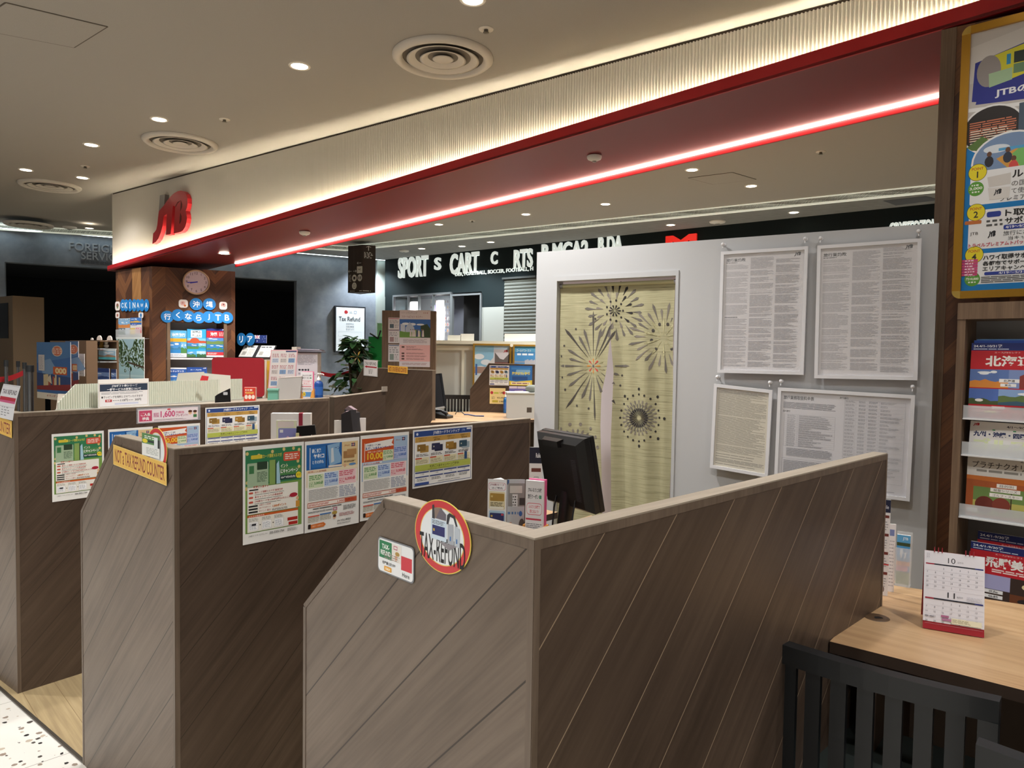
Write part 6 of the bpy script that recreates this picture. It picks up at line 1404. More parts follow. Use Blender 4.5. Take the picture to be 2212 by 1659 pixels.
# notice in a clear stand before it
nb = thing('notice_stand', onS(266, 877, .06), 'white and navy notice in a clear stand before the ribbed screen', 'notice')
tl, u, v = quadpx((212, 820), (321, 817.5), (212, 884), S_0+sn_*.07, sn_, 0); hgt = tl.z-CT; 
mb = MB(); mb.obox(V((tl.x, tl.y, CT)), u, -sn_*.006, UP*hgt, mat('#eceae6', .3)); mb.obox(V((tl.x, tl.y, CT)), u, sn_*.05, UP*.006, mat('#e6e8e6', .2)); mb.build('stand', nb)
p = Print(110, 66, '#e9e8ea'); p.rect(0, 0, 110, 9, '#f4f2ee'); p.frame(2, 10, 108, 66, .6, '#b9a46a'); p.rect(3, 12, 107, 29, '#26374f'); p.text('JTBギフト券シリーズ', 28, 13.5, 84, 20, '#eef1f5', .03); p.text('一部サービスの変更について', 18, 21.5, 92, 28, '#eef1f5', .03)
p.rows(6, 31, 100, 37, 2, '#77777f', .35, 3); p.text('●ラッピングを有料とさせていただきます', 6, 40, 96, 46, '#2a2a30', .015); p.rect(14, 49, 28, 55, '#b03036'); p.text('料金', 17, 50.2, 25, 53.8, '#ffffff', .02); p.rows(30, 51, 44, 53, 1, '#666666', .6, 4); p.text('110円', 46, 49, 62, 55, '#2a2a30', .02); p.rows(64, 51, 76, 53, 1, '#666666', .6, 5); p.text('30円', 78, 49, 92, 55, '#2a2a30', .02); p.rect(34, 58, 86, 62, '#c7cbe0')
mb = MB(); q = V((tl.x, tl.y, tl.z)); p.into(mb, q+sn_*.0005, u, UP*(tl.z-onpl(212, 880, S_0+sn_*.07, sn_).z)); mb.build('notice_sheet', nb)
# papers behind and over the ribbed screen
def loose(Y, deg, pts, z0, col, lab, tx=True, name='paper_sheet', cat='paper', grp='papers behind the ribbed screen', back=.003, art=None):
    P0, N = vpl(atd(pts[0][0], pts[0][1], Y), deg); Q = [onpl(x, y, P0, N) for x, y in pts]
    Q = [V((q.x, q.y, max(q.z, z0))) for q in Q]; mb = MB(); mb.prism([q-N*back for q in Q], N*back, mat(col, .6)); return tag(mb.build(name), lab, cat, grp), P0, N
loose(5.55, 35, ((372, 860), (385, 806), (441, 803), (452, 860)), CT+.002, '#dfddd2', 'creased white paper sticking up behind the ribbed screen, left one')
loose(5.7, 35, ((440, 858), (440, 806), (498, 811), (498, 858)), CT+.002, '#e6e6dc', 'plain white paper sticking up behind the ribbed screen, right one')
o_, P0, N = loose(5.5, 35, ((432, 822), (436, 811), (451, 813), (449, 822)), 0, '#d8303a', 'small red tag on the creased white paper', name='red_tag', cat='tag', grp=None)
# black scanner cradle in front of the ribbed screen
P0, N = vpl(atd(482, 862, 4.95), 20); q = [onpl(x, y, P0, N) for x, y in ((464, 872), (464.5, 856), (470, 852), (497, 839), (499, 872))]; q[0].z = q[4].z = CT+.002
sc = thing('scanner_cradle', (q[0]+q[4])/2, 'black handheld scanner in its cradle before the ribbed screen', 'scanner')
mb = MB(); mb.prism([p_-N*.05 for p_ in q], N*.05, mat('#17181a', .3)); mb.build('cradle', sc)
mb = MB(); c = onpl(487, 850, P0, N); mb.rprism(c+N*.001, UP.cross(N)*.014, UP*.010, .004, N*.004, mat('#c9cbd0', .3)); mb.build('reading_window', sc)
# red desk screen
P0, N = vpl(atd(513, 772, 6.15), 2); tl, tr = onpl(457.5, 772, P0, N), onpl(570, 771, P0, N); d = UP.cross(N); w = (tr-tl).dot(d); hh = tl.z-CT-.012
dsx = thing('desk_screen', V((tl.x, tl.y, CT))+d*w/2, 'red rounded desk screen on the reception counter in front of the column', 'screen')
mb = MB(); mb.rprism(V((tl.x, tl.y, CT+.012+hh/2))+d*w/2-N*.02, d*w/2, UP*hh/2, .03, N*.02, mat('#a01626', .55), 5); mb.build('panel', dsx)
for f in (.15, .85): mb = MB(); mb.obox(V((tl.x, tl.y, CT+.001))+d*w*f-N*.08, d*.03, N*.14, UP*.012, mat('#6d6f72', .4, .6)); mb.build('foot', dsx)
def boxat(Y, deg, x0, x1, ytop, depth, m, name, lab, cat, z0=CT+.001, grp=None, parent=None):
    mb = MB(); P0, N = vpl(atd((x0+x1)/2, ytop, Y), deg); tl, tr = onpl(x0, ytop, P0, N), onpl(x1, ytop, P0, N); d = UP.cross(N); w = (tr-tl).dot(d)
    mb.obox(V((tl.x, tl.y, z0))-N*depth, d*w, N*depth, UP*(tl.z-z0), m); o = mb.build(name, parent); tag(o, lab, cat, grp); return P0, N, V((tl.x, tl.y, z0)), d*w, tl.z-z0
# red leaflet box
rb = thing('leaflet_box', V((atd(539, 858, 5.55).x, atd(539, 858, 5.55).y, CT+.001)), 'small box of red leaflets with three white circles', 'leaflet box')
P0, N, o_, u, h = boxat(5.55, 10, 527, 552, 837, .05, mat('#e9b9ac', .5), 'box', None, None, parent=rb)
p = Print(50, 50, '#d8402f'); p.rows(6, 4, 44, 20, 2, '#f4dfd0', .6, 2); p.rect(8, 14, 42, 20, '#e8a04a'); [p.ell(x, 30, 7, 7, '#f4e6dc', 14) for x in (10, 25, 40)]
mb = MB(); p.into(mb, o_+UP*h+N*.001, u, UP*h); mb.build('front_leaflet', rb)
# folders
boxat(6.25, 0, 571, 576, 777, .16, mat('#e0dcd0'), 'file_folder', 'white folder standing between red screen and pink-edged rack', 'folder', grp='folders on the counter')
boxat(6.2, 0, 576.5, 583, 780, .16, mat('#d9ae3c'), 'file_folder', 'yellow folder standing beside the white one on the counter', 'folder', grp='folders on the counter')
# pink-edged pamphlet board
pk = thing('pamphlet_board', V((atd(612, 850, 6.0).x, atd(612, 850, 6.0).y, CT+.001)), 'pink-edged pamphlet board leaning on the reception counter', 'notice board')
p = Print(60, 80, '#e3aeb6'); p.rect(2, 2, 58, 78, '#dcd6d4'); p.rect(34, 2, 58, 5, '#31406b')
for r_ in range(3):
    for c_ in range(3): x, y = 5+c_*18, 8+r_*24; p.rows(x, y, x+15, y+8, 3, '#a8626c', .5, r_*3+c_); p.rect(x, y+10, x+14, y+19, ('#b9c3d6', '#c9c0bd', '#7a9cc4')[(r_+c_) % 3]); p.rows(x+1, y+11, x+13, y+18, 3, '#76767e', .4, r_+c_*7)
P0, N = vpl(atd(600, 800, 6.0), 8); tl, u, v = quadpx((585, 755.5), (643, 755.5), (579, 838), P0, N, 0, False); n = u.cross(v).normalized()
mb = MB(); mb.obox(tl-v-n*.01, u, v, n*.01, mat('#d9a6ae', .5)); p.into(mb, tl, u, v); mb.build('board', pk)
mb = MB(); b_ = tl-v; mb.obox(V((b_.x, b_.y, CT+.001))-n*.10, u, n*.10, UP*max(.01, b_.z-CT-.002), mat('#b9b4b0', .5)); mb.build('plinth', pk)
# stack of papers
st = thing('paper_stack', V((atd(664, 850, 6.35).x, atd(664, 850, 6.35).y, CT+.001)), 'tall stack of travel papers in a tray on the reception counter', 'paper stack')
P0, N, o_, u, h = boxat(6.35, 6, 640, 686, 762, .2, mat('#cfcace', .7), 'pile', None, None, parent=st)
p = Print(60, 90, '#d6d2d8'); p.rows(4, 4, 56, 26, 7, '#8d8a96', .35, 3); p.text('●●●', 6, 34, 30, 38, '#3a3a44'); p.rows(6, 42, 56, 46, 2, '#6d6a76', .5, 5); p.ell(34, 36, 2.4, 2.6, '#33333a', 12); p.ell(34, 43, 2.4, 2.6, '#33333a', 12); p.rows(4, 52, 56, 84, 9, '#9b98a4', .3, 6)
mb = MB(); p.into(mb, o_+UP*h+N*.001, u, UP*h*.95); mb.build('front_sheet', st)
mb = MB(); un = u.normalized(); r = random.Random(4)
for k, (x0, x1, z_, c_) in enumerate(((-.03, .98, 0, '#bdb6c0'), (.0, 1.25, .006, '#77707c'), (-.06, 1.22, .013, '#a59eaa'), (.06, 1.15, .022, '#6d6672'), (-.02, 1.1, .029, '#c9c2cc'), (-.18, .05, .0, '#d8d2c4'))):
    a = o_+u*x0+UP*(h+z_)+N*.02*(k % 3-1); mb.obox(a-N*.18, u*(x1-x0)+UP*r.uniform(-.004, .012), N*.19, UP*(.006 if k < 5 else .05), mat(c_, .7))
mb.build('top_sheets', st)
# clear wedge holder
P0, N = vpl(atd(620, 850, 5.75), 12); q = [onpl(x, y, P0, N) for x, y in ((588, 853), (602, 817), (652, 814), (647, 853))]
wh = thing('document_holder', (q[0]+q[3])/2, 'clear sloping document holder in front of the pink-edged board', 'document holder')
for k in (0, 3): q[k].z = CT+.002
mb = MB(); mb.prism([p_-N*.09 for p_ in q], N*.004, mat('#aaa3a0', .5)); mb.build('documents', wh)
mb = MB(); mb.prism([p_-N*.006 for p_ in q], N*.004, mat('#d9d6d4', .15, alpha=.55)); mb.obox(q[1]-N*.09, q[2]-q[1], N*.09, UP*.005, mat('#d9cfc9', .3)); mb.build('clear_cover', wh)
# teal box
tb = thing('stamp_box', V((atd(588, 856, 5.5).x, atd(588, 856, 5.5).y, CT+.001)), 'small teal box on the reception counter', 'box')
boxat(5.5, 8, 578, 600, 843, .05, mat('#6fae9c', .5), 'body', None, None, parent=tb); P0, N, o_, u, h = boxat(5.49, 8, 577, 601, 839.5, .055, mat('#83bfae', .5), 'lid', None, None, parent=tb, z0=atd(588, 843.5, 5.49).z)
# pink leaflet in an orange holder (also copied to the nearest booth's desk)
def leaflet_in_holder(Y, deg, tlp, trp, z0, lab, hf=.42, lean=.0):
    P0, N = vpl(atd(*tlp, Y), deg); tl, tr = onpl(*tlp, P0, N), onpl(*trp, P0, N); d = UP.cross(N); w = (tr-tl).dot(d); o_ = V((tl.x, tl.y, z0)); h = tl.z-z0
    h_ = thing('leaflet_holder', o_+d*w/2, lab, 'leaflet holder'); up = UP*math.cos(lean)+N*math.sin(lean)*0
    mb = MB(); om = mat('#e8a24a', .5); mb.obox(o_-N*.04-d*.006, d*.006, N*.045, UP*h*hf, om); mb.obox(o_-N*.04+d*w, d*.006, N*.045, UP*h*hf, om); mb.obox(o_-N*.04-d*.006, d*(w+.012), N*.004, UP*h*hf, om)
    mb.poly([o_+N*.006-d*.006, o_+N*.006+d*w*.28, o_+N*.006+d*w*.12+UP*h*hf*.8, o_+N*.006-d*.006+UP*h*hf], [(0, 1, 2, 3)], om); mb.poly([o_+N*.006+d*w*.72, o_+N*.006+d*(w+.006), o_+N*.006+d*(w+.006)+UP*h*hf, o_+N*.006+d*w*.88+UP*h*hf*.8], [(0, 1, 2, 3)], om); mb.build('orange_holder', h_)
    mb = MB(); mb.obox(o_-N*.03+d*w*.1+UP*.002, d*w*.9, UP*(h*1.0), N*.012, mat('#e8659a', .5)); mb.build('pink_leaflets', h_)
    p = Print(60, 130, '#ece8ea'); p.text('JTBふるさと納税', 8, 12, 54, 20, '#2a2a30', .02); p.text('旅行クーポン', 8, 23, 44, 31, '#2a2a30', .02); p.rrect(46, 24, 54, 30, 1, '#5a9a7a'); p.rrect(4, 38, 56, 58, 8, '#d8485c'); p.rrect(5, 39, 55, 57, 7, '#f4eef0'); p.text('ふるさと納税で', 11, 41, 49, 47, '#d8485c', .015); p.text('旅に出よう!', 15, 49, 45, 55, '#d8485c', .015)
    p.rect(2, 64, 54, 67, '#c83a50'); p.rows(4, 72, 56, 84, 4, '#77777f', .4, 4); p.rect(0, 90, 60, 112, '#5b93c9'); p.ell(18, 100, 8, 10, '#e9cf4a'); p.text('G', 14, 96, 22, 104, '#8a6a1a', .03); p.rows(6, 116, 54, 128, 3, '#c9a0a8', .4, 5)
    mb = MB(); mb.obox(o_-N*.016+UP*.002, d*w*.94, UP*(h*.985), N*.012, mat('#efecec')); p.into(mb, o_-N*.004+UP*(.002+h*.985), d*w*.94, UP*h*.985); mb.build('front_leaflet', h_); return h_
leaflet_in_holder(5.9, 4, (649, 803), (677, 803), CT+.001, 'pink-edged leaflet in an orange holder on the reception counter')
# hand sanitiser pumps
def pump(c, r, h, lab, col='#23509a', parent=None):
    b_ = thing('pump_bottle', c, lab, 'pump bottle'); c = V(c)
    mb = MB(); mb.lathe([(.001, 0), (r*.95, 0), (r, r*.15), (r, h*.60), (r*.85, h*.67), (r*.35, h*.72), (r*.35, h*.74), (.001, h*.74)], mat(col, .25), 20, c=c); mb.build('bottle', b_)
    mb = MB(); mb.lathe([(r*1.01, h*.2), (r*1.01, h*.5)], mat('#2f66b8', .4), 20, c=c); mb.build('label_band', b_)
    mb = MB(); mb.lathe([(r*.42, h*.73), (r*.42, h*.82), (r*.16, h*.84), (r*.16, h*.93), (r*.3, h*.94), (r*.3, h), (.001, h)], mat('#e6e4e0', .4), 14, c=c); mb.tube([c+UP*h*.965, c+UP*h*.965+V((r*1.0, -r*.2, 0)), c+UP*h*.93+V((r*1.25, -r*.25, 0))], r*.14, mat('#e6e4e0', .4), 8); mb.build('pump_head', b_)
q = atd(688.5, 850, 6.0); pump(V((q.x, q.y, CT+.001)), .036, atd(688.5, 806, 6.0).z-CT, 'blue hand sanitiser pump bottle at the end of the reception counter')

# ================================================================ desks of the middle and nearest booths
DZ = .7405
gb = thing('gift_box', V((atd(628, 900, 3.62).x, atd(628, 900, 3.62).y, DZ)), 'white upright box with a dark red ribbon on the middle booth desk', 'box')
P0, N, o_, u, h = boxat(3.62, 8, 585, 671, 893, .05, mat('#e2dedc', .5), 'box', None, None, z0=DZ, parent=gb)
mb = MB(); mb.obox(o_+u*.70-N*.051, u*.10, N*.052, UP*(h+.001), mat('#8e1a34', .5)); mb.build('ribbon', gb)
ccs = thing('card_stand', V((atd(619, 920, 3.5).x, atd(619, 920, 3.5).y, DZ)), 'clear stand with a lilac sample card before the white box', 'card stand')
P0, N, o_, u, h = boxat(3.5, 10, 597, 641, 908, .02, mat('#dfe0e6', .2, alpha=.5), 'stand', None, None, z0=DZ, parent=ccs)
p = Print(60, 50, '#e6e8c8'); p.rrect(6, 16, 60, 50, 3, '#8a8cc8'); p.rect(10, 19, 20, 25, '#e9e9f0'); p.rrect(4, 2, 52, 14, 3, '#e9dcd8'); p.ell(34, 40, 6, 8, '#d9b0d0', 12); p.poly([(20, 50), (60, 36), (60, 50)], '#a9a2d8')
mb = MB(); p.into(mb, o_+UP*h+N*.001, u, UP*h*.30); mb.build('sample_card', ccs)
bk = thing('card_reader', V((atd(661, 930, 3.48).x, atd(661, 930, 3.48).y, DZ)), 'black card reader stand beside the lilac sample card', 'card reader')
boxat(3.48, 12, 650, 672, 925, .03, mat('#1b1b1d', .5), 'stand', None, None, z0=DZ, parent=bk)
P0, N = vpl(atd(661, 925, 3.47), 12); mb = MB(); q = [onpl(x, y, P0, N) for x, y in ((640, 941), (641, 921), (680, 918), (683, 938))]; mb.prism([p_-N*.02 for p_ in q], N*.03, mat('#141416', .35)); mb.build('reader', bk)
mb = MB(); c = onpl(643, 939, P0, N)+N*.012; mb.rprism(c, UP.cross(N)*.008, UP*.01, .003, N*.003, mat('#d9d3a0', .3)); mb.build('light_tab', bk)
ph = thing('pamphlet_holder', V((atd(757, 905, 3.95).x, atd(757, 905, 3.95).y, DZ)), 'black two-step pamphlet holder on the middle booth desk', 'pamphlet holder')
P0, N = vpl(atd(757, 900, 3.95), -20); dN = UP.cross(N)
def lp(x, y, off): return onpl(x, y, P0+N*off, N)
for pts, nm, off in ((((739, 950), (737, 895), (757, 886), (777, 950)), 'front_step', .03), (((750, 950), (744, 884), (766, 892), (778, 950)), 'rear_step', -.03)):
    q = [lp(x, y, off) for x, y in pts]; q[0].z = q[3].z = DZ; mb = MB(); mb.prism(q, -N*.055, mat('#1d1d22', .45)); mb.build(nm, ph)
for pts, off in ((((737, 895), (747, 888), (752, 893), (742, 899)), .02), (((744, 884), (752, 877), (766, 886), (757, 893)), -.035)):
    q = [lp(x, y, off) for x, y in pts]; mb = MB(); mb.prism(q, -N*.03, mat('#8d7a80', .5)); mb.build('pamphlets', ph)
boxat(4.0, 5, 722, 741, 908, .01, mat('#d9d6d0'), 'leaflet', 'pale leaflet left of the black pamphlet holder', 'leaflet', z0=DZ, grp='pale leaflets by the black holder')
P0, N, o_, u, h = boxat(4.02, 5, 771, 790, 903, .01, mat('#e6e2e2'), 'leaflet', 'white leaflet right of the black pamphlet holder', 'leaflet', z0=DZ, grp='pale leaflets by the black holder')

# till monitor seen from behind
TLm, TRm = V((.096, 2.81, 0)), V((.261, 2.56, 0)); um = (TRm-TLm).normalized(); nm_ = V((um.y, -um.x, 0)); nm_ = nm_ if nm_.dot(CAM-TRm) > 0 else -nm_
TRp = onpl(1262, 949, TRm, nm_); TLp = onpl(1160, 932, TRm, nm_); TLp.z = TRp.z; wm = (TRp-TLp).length; hm = .285; vm = (UP*hm+nm_*.062); vm = vm.normalized()*hm; nn = um.cross(vm).normalized(); nn = nn if nn.dot(CAM-TRm) > 0 else -nn
mon = thing('till_monitor', V(((TRp.x+TLp.x)/2, (TRp.y+TLp.y)/2, DZ))-nm_*.02, 'black till monitor seen from behind on the nearest booth desk', 'monitor')
M_BK = mat('#121214', .28); M_BK2 = mat('#0d0d0f', .45); bl = TLp-vm
def mq(a, b, c): return bl+um*wm*a+vm*b+nn*c
def frus(mb, r0, r1, c0, c1, m):
    A = [mq(r0[0], r0[1], c0), mq(r0[2], r0[1], c0), mq(r0[2], r0[3], c0), mq(r0[0], r0[3], c0)]; B = [mq(r1[0], r1[1], c1), mq(r1[2], r1[1], c1), mq(r1[2], r1[3], c1), mq(r1[0], r1[3], c1)]
    mb.poly(A+B, [(3, 2, 1, 0), (4, 5, 6, 7), (0, 1, 5, 4), (1, 2, 6, 5), (2, 3, 7, 6), (3, 0, 4, 7)], m)
mb = MB(); frus(mb, (-.01, -.01, 1.01, 1.01), (-.01, -.01, 1.01, 1.01), -.045, -.022, M_BK); mb.build('bezel', mon, None, .004)
mb = MB(); frus(mb, (.0, .0, 1.0, 1.0), (.0, .0, 1.0, 1.0), -.022, .0, M_BK); frus(mb, (.0, .0, 1, 1), (.10, .06, .90, .92), .0, .022, M_BK2); mb.build('back_shell', mon)
mb = MB(); frus(mb, (.22, .86, .62, .97), (.26, .87, .58, .95), .012, .034, M_BK); mb.build('handle_block', mon)
mb = MB()
for k in range(26): mb.obox(mq(.76, .16+.022*k, .0225), um*wm*.10, vm*.011, nn*.0012, mat('#3a3a3e', .4))
mb.build('vent', mon)
mb = MB(); mb.obox(mq(.02, .04, -.0465), um*wm*.96, vm*.92, nn*.001, mat('#22262a', .1)); mb.build('screen', mon)
bc_ = V(((TRp.x+TLp.x)/2, (TRp.y+TLp.y)/2, DZ))-nm_*.0
mb = MB(); mb.tube([bc_+UP*.02-nm_*.05, bc_+UP*.10-nm_*.03, mq(.5, .22, .0)], [.03, .028, .03], M_BK2, 10); mb.build('arm', mon)
mb = MB(); mb.rprism(bc_-nm_*.04, um*.11, nm_*.09, .03, UP*.022, M_BK); mb.build('base', mon, None, .004)
for k, (a, b_) in enumerate(((.3, .03), (.7, .02))):
    mb = MB(); q = mq(a, .2, .01); mb.tube([q, q-UP*.05+nn*.03+um*.02, V((q.x, q.y, DZ+.03))+nn*.05+um*b_, V((q.x, q.y, DZ+.005))+um*.08*(1-2*k)+nn*.03], .0035, M_BK2, 7); mb.build('cable', mon)
# three-sided card leaflet tower, leaflet in clear stand, orange holder
P0, N = vpl(atd(1074, 1034, 2.72), -12); tl, tr = onpl(1054, 1034, P0, N), onpl(1095, 1033, P0, N); d = UP.cross(N); w = (tr-tl).dot(d); h = tl.z-DZ; o_ = V((tl.x, tl.y, DZ))
tw = thing('leaflet_tower', o_+d*w/2, 'white three-sided card leaflet tower on the nearest booth desk', 'leaflet tower')
mb = MB(); mb.prism([o_, o_+d*w, o_+d*w*.5-N*w*.8], UP*(h-.004), mat('#e9e9ea', .4)); mb.build('tower', tw)
p = Print(40, 150, '#eeedee'); p.rrect(2, 8, 38, 24, 4, '#c84a5c'); p.rrect(2.6, 8.6, 37.4, 23.4, 4, '#f3eff0'); p.text('JTB旅カード', 5, 10, 35, 15, '#8a2a4a', .02); p.text('のご案内', 9, 17, 31, 22, '#3a2a34', .02); p.rrect(3, 27, 37, 66, 3, '#eadcb4'); p.rrect(5, 31, 35, 48, 2, '#b08a3c'); p.rect(7, 36, 11, 40, '#d9c07a'); p.rows(6, 50, 35, 60, 4, '#5a5030', .5, 3); p.rrect(4, 60, 34, 65, 2, '#f6f2e4'); p.rrect(3, 69, 37, 110, 3, '#b5d3ea'); p.rrect(5, 74, 35, 91, 2, '#2b2f66'); p.rect(7, 79, 11, 83, '#d0b050'); p.rect(29, 75, 34, 79, '#c8485c'); p.rows(6, 94, 35, 106, 4, '#4a5a70', .5, 4)
mb = MB(); p.into(mb, o_+UP*h, d*w, UP*h); mb.build('front_print', tw)
P0, N, o_, u, h = boxat(2.66, 4, 1096, 1134, 1036, .004, mat('#c9cdd2', .2, alpha=.85), 'leaflet_stand', 'clear stand with a grey illustrated leaflet beside the white tower', 'leaflet stand', z0=DZ)
p = Print(40, 120, '#b9bcc0'); p.rect(0, 0, 4, 8, '#3a5a8a'); p.rect(2, 6, 40, 44, '#8d8a86'); p.rect(6, 10, 34, 22, '#c9c4bd'); p.rect(12, 24, 24, 44, '#dcdcdc'); p.rows(13, 26, 23, 44, 4, '#333333', .5, 3); p.rect(28, 30, 40, 42, '#3a3836'); p.rows(2, 52, 26, 58, 1, '#5b7fb0', .7, 4); p.ell(31, 56, 4, 4.5, '#3a66a8', 14); p.ell(34, 76, 7, 12, '#5a5452', 14); p.rect(6, 70, 11, 88, '#c9a08a'); p.ell(10, 84, 2, 7, '#4a86c4', 10); p.rrect(24, 90, 36, 110, 3, '#e2e6e4')
p.place('grey_leaflet', o_+UP*h+N*.001, u, UP*h, 'grey illustrated leaflet in the clear stand', 'leaflet')
leaflet_in_holder(2.6, -22, (1135, 1036), (1176, 1040), DZ, 'pink-edged leaflet in an orange holder in front of the till monitor')
P0, N = vpl(atd(1157, 980, 3.05), 0); p = Print(60, 170, '#ebe9ea'); p.rect(0, 0, 60, 34, '#1f2236'); p.text('Rulie', 30, 12, 52, 22, '#eef0f6', .02)
for k, y in enumerate((44, 104)): p.rect(10, y, 54, y+8, '#6d3a34'); p.frame(22, y+18, 44, y+42, 1.4, '#9a9aa0'); p.rows(10, y+46, 50, y+56, 3, '#9a9aa0', .35, k)
stand((1144, 966), (1172, 967), DZ, P0, N, p, 'leaflet', 'white leaflet with a navy top behind the till monitor', 'leaflet')

# ================================================================ farther booths
def pxpanel(name, Y, xy0, deg, pts, floor_ix, lab, m=None, th=.045, grp='farther brown partitions'):
    """brown panel on a vertical plane; outline by sight lines, chosen corners dropped to the floor"""
    P0, N = vpl(atd(*xy0, Y), deg); Q = [onpl(x, y, P0, N) for x, y in pts]
    for k in floor_ix: Q[k].z = 0
    d = UP.cross(N); uv = [(q.dot(d), q.z) for q in Q]; o = thing(name, V((sum(q.x for q in Q)/len(Q), sum(q.y for q in Q)/len(Q), 0)), lab, 'partition', grp)
    mb = MB(); mb.prism(Q, -N*th, m or M_SIDE, M_BAND, uv); mb.build('panel', o)
    mb = MB(); n = len(Q)
    for i in range(n):
        j = (i+1) % n
        if i in floor_ix and j in floor_ix or abs(Q[i].x-Q[j].x)+abs(Q[i].y-Q[j].y) < .02: continue
        e = (Q[j]-Q[i]); mb.obox(Q[i]+N*.001-N*(th+.002), e, N*(th+.003), UP*.004, M_CAP_LIT)
    mb.build('edge_cap', o); return P0, N
C4P, C4N = pxpanel('booth_partition', 7.9, (934, 800), -46.2, ((785, 794), (934, 800.6), (934, 905), (751, 905), (751, 856)), (2, 3), 'brown partition with a cut corner in the middle distance, with a yellow strip')
LPP, LPN = pxpanel('low_partition', 4.75, (777, 852), 58, ((722, 859), (833, 845), (833, 925), (722, 940)), (2, 3), 'lower plain brown partition behind the middle booth', wood('plain_brown', '#3b2d23', '#483a2f', '#55463a', ang=30, grain=40))
mb = MB(); q = onpl(823, 846, LPP, LPN); mb.obox(q+LPN*.004, UP.cross(LPN)*.05, LPN*.01, UP*.035, mat('#a9a196', .4, .4)); tag(mb.build('panel_clip'), 'small pale clip at the end of the low brown partition', 'clip')
p = Print(30, 37, '#e4e2e2'); p.frame(1, 1, 29, 36, .5, '#9a9a9a'); p.text('TAX REFUND', 3, 5, 27, 12, '#3a3a3a', .01); p.poly([(2, 16), (7, 13), (7, 14.5), (28, 15), (28, 18), (7, 17.5), (7, 19)], '#b02632'); p.rows(11, 21, 20, 32, 4, '#55555a', .45, 3)
def onC4(art, tlp, trp, blp, name, lab, cat, off): tl, u, v = quadpx(tlp, trp, blp, C4P, C4N, off, False); return art.place(name, tl, u, v, lab, cat)
onC4(p, (786, 776.5), (816, 778.5), (785.5, 811), 'sign_card', 'white tax refund card with a red arrow on the far cut-corner partition', 'sign', .006)
p = Print(43, 17, '#d8a23c'); p.frame(0, 0, 43, 17, .5, '#efc870'); p.text('NOT a TAX REFUND COUNTER', 2, 3, 41, 14, '#7a2a2a', .02)
onC4(p, (838, 789), (880.5, 792.5), (838, 804), 'notice_strip', 'small yellow strip on top of the far cut-corner partition', 'sign', .006)
# tall brown panel with wedding posters
tb_ = thing('poster_board', V((atd(884, 800, 9.2).x, atd(884, 800, 9.2).y, 0)), 'tall brown board with a wedding photo poster in the middle distance', 'poster board')
mb = MB(); BP, BN, tl, u = floorbox(825.5, 942, 670.5, 9.2, .06, M_TRIMW, mb, deg=-2); mb.build('board', tb_)
def onB(art, tlp, trp, blp, name, lab, off=.003): tl, u, v = quadpx(tlp, trp, blp, BP, BN, off); return art.place(name, tl, u, v, lab, 'poster', 'papers on the tall brown board')
p = Print(67, 124, '#e3dcdf'); p.text('リゾートウェディング', 4, 4, 38, 8.5, '#8a7a86'); p.text('スタート&フォト セミナー', 4, 12, 50, 17, '#9a5a6a'); p.rows(52, 4, 64, 8, 1, '#c08a8a', .6, 2)
p.pic(0, 20, 67, 60, '#3d6fb8', '#6f9a48', seed=6, hill=.62); p.poly([(2, 46), (2, 30), (12, 33), (12, 48)], '#c9d3e0'); p.poly([(13, 48), (13, 38), (22, 26), (32, 38), (32, 48)], '#b9c6d6'); p.poly([(46, 60), (46, 34), (60, 30), (67, 40), (67, 60)], '#33452c')
for x in (24, 29, 33, 38, 42, 48, 51): p.poly([(x-2, 58), (x-1, 44), (x+1.5, 44), (x+2.6, 58)], '#ddd2cc' if x not in (38, 48) else '#4a5270'); p.ell(x+.2, 42.5, 1, 1.4, '#8a6a5a', 8)
p.rows(8, 63, 60, 72, 4, '#9a8a90', .35, 4); p.rect(0, 76, 67, 112, '#eab9b6'); [p.rect(5, y, 11, y+3.4, '#5a4238') for y in (79, 93, 99, 105)]; [p.rows(15, y, 15+w_, y+3.4, 2, '#7a4a48', .4, y) for y, w_ in ((79, 22), (84, 38), (93, 40), (99, 44), (105, 40))]; p.rows(6, 115, 60, 120, 2, '#b08a8a', .4, 7)
onB(p, (863.5, 669.5), (930, 671), (863.5, 792), 'wedding_poster', 'large pink and white wedding poster on the tall brown board')
for k, (y0, y1, c_, lb) in enumerate(((686, 711, '#c98a92', 'topmost small paper on the tall brown board'), (711.5, 741, '#8a7a86', 'middle small paper on the tall brown board'), (744, 781, '#6a7a92', 'lowest small paper on the tall brown board'))):
    p = Print(24, y1-y0, '#e0dcdc'); p.rect(1, 1, 23, 3, c_); p.rows(2, 5, 22, (y1-y0)*.5, 3, '#8a8a90', .4, k); p.rect(3, (y1-y0)*.55, 12, (y1-y0)*.9, ('#5a6a72', '#a98a8a', '#8a9a92')[k]); p.rows(14, (y1-y0)*.55, 22, (y1-y0)*.9, 4, '#6a6a70', .4, k+3)
    onB(p, (839, y0), (863, y0), (839, y1), 'notice_sheet', lb, .005)
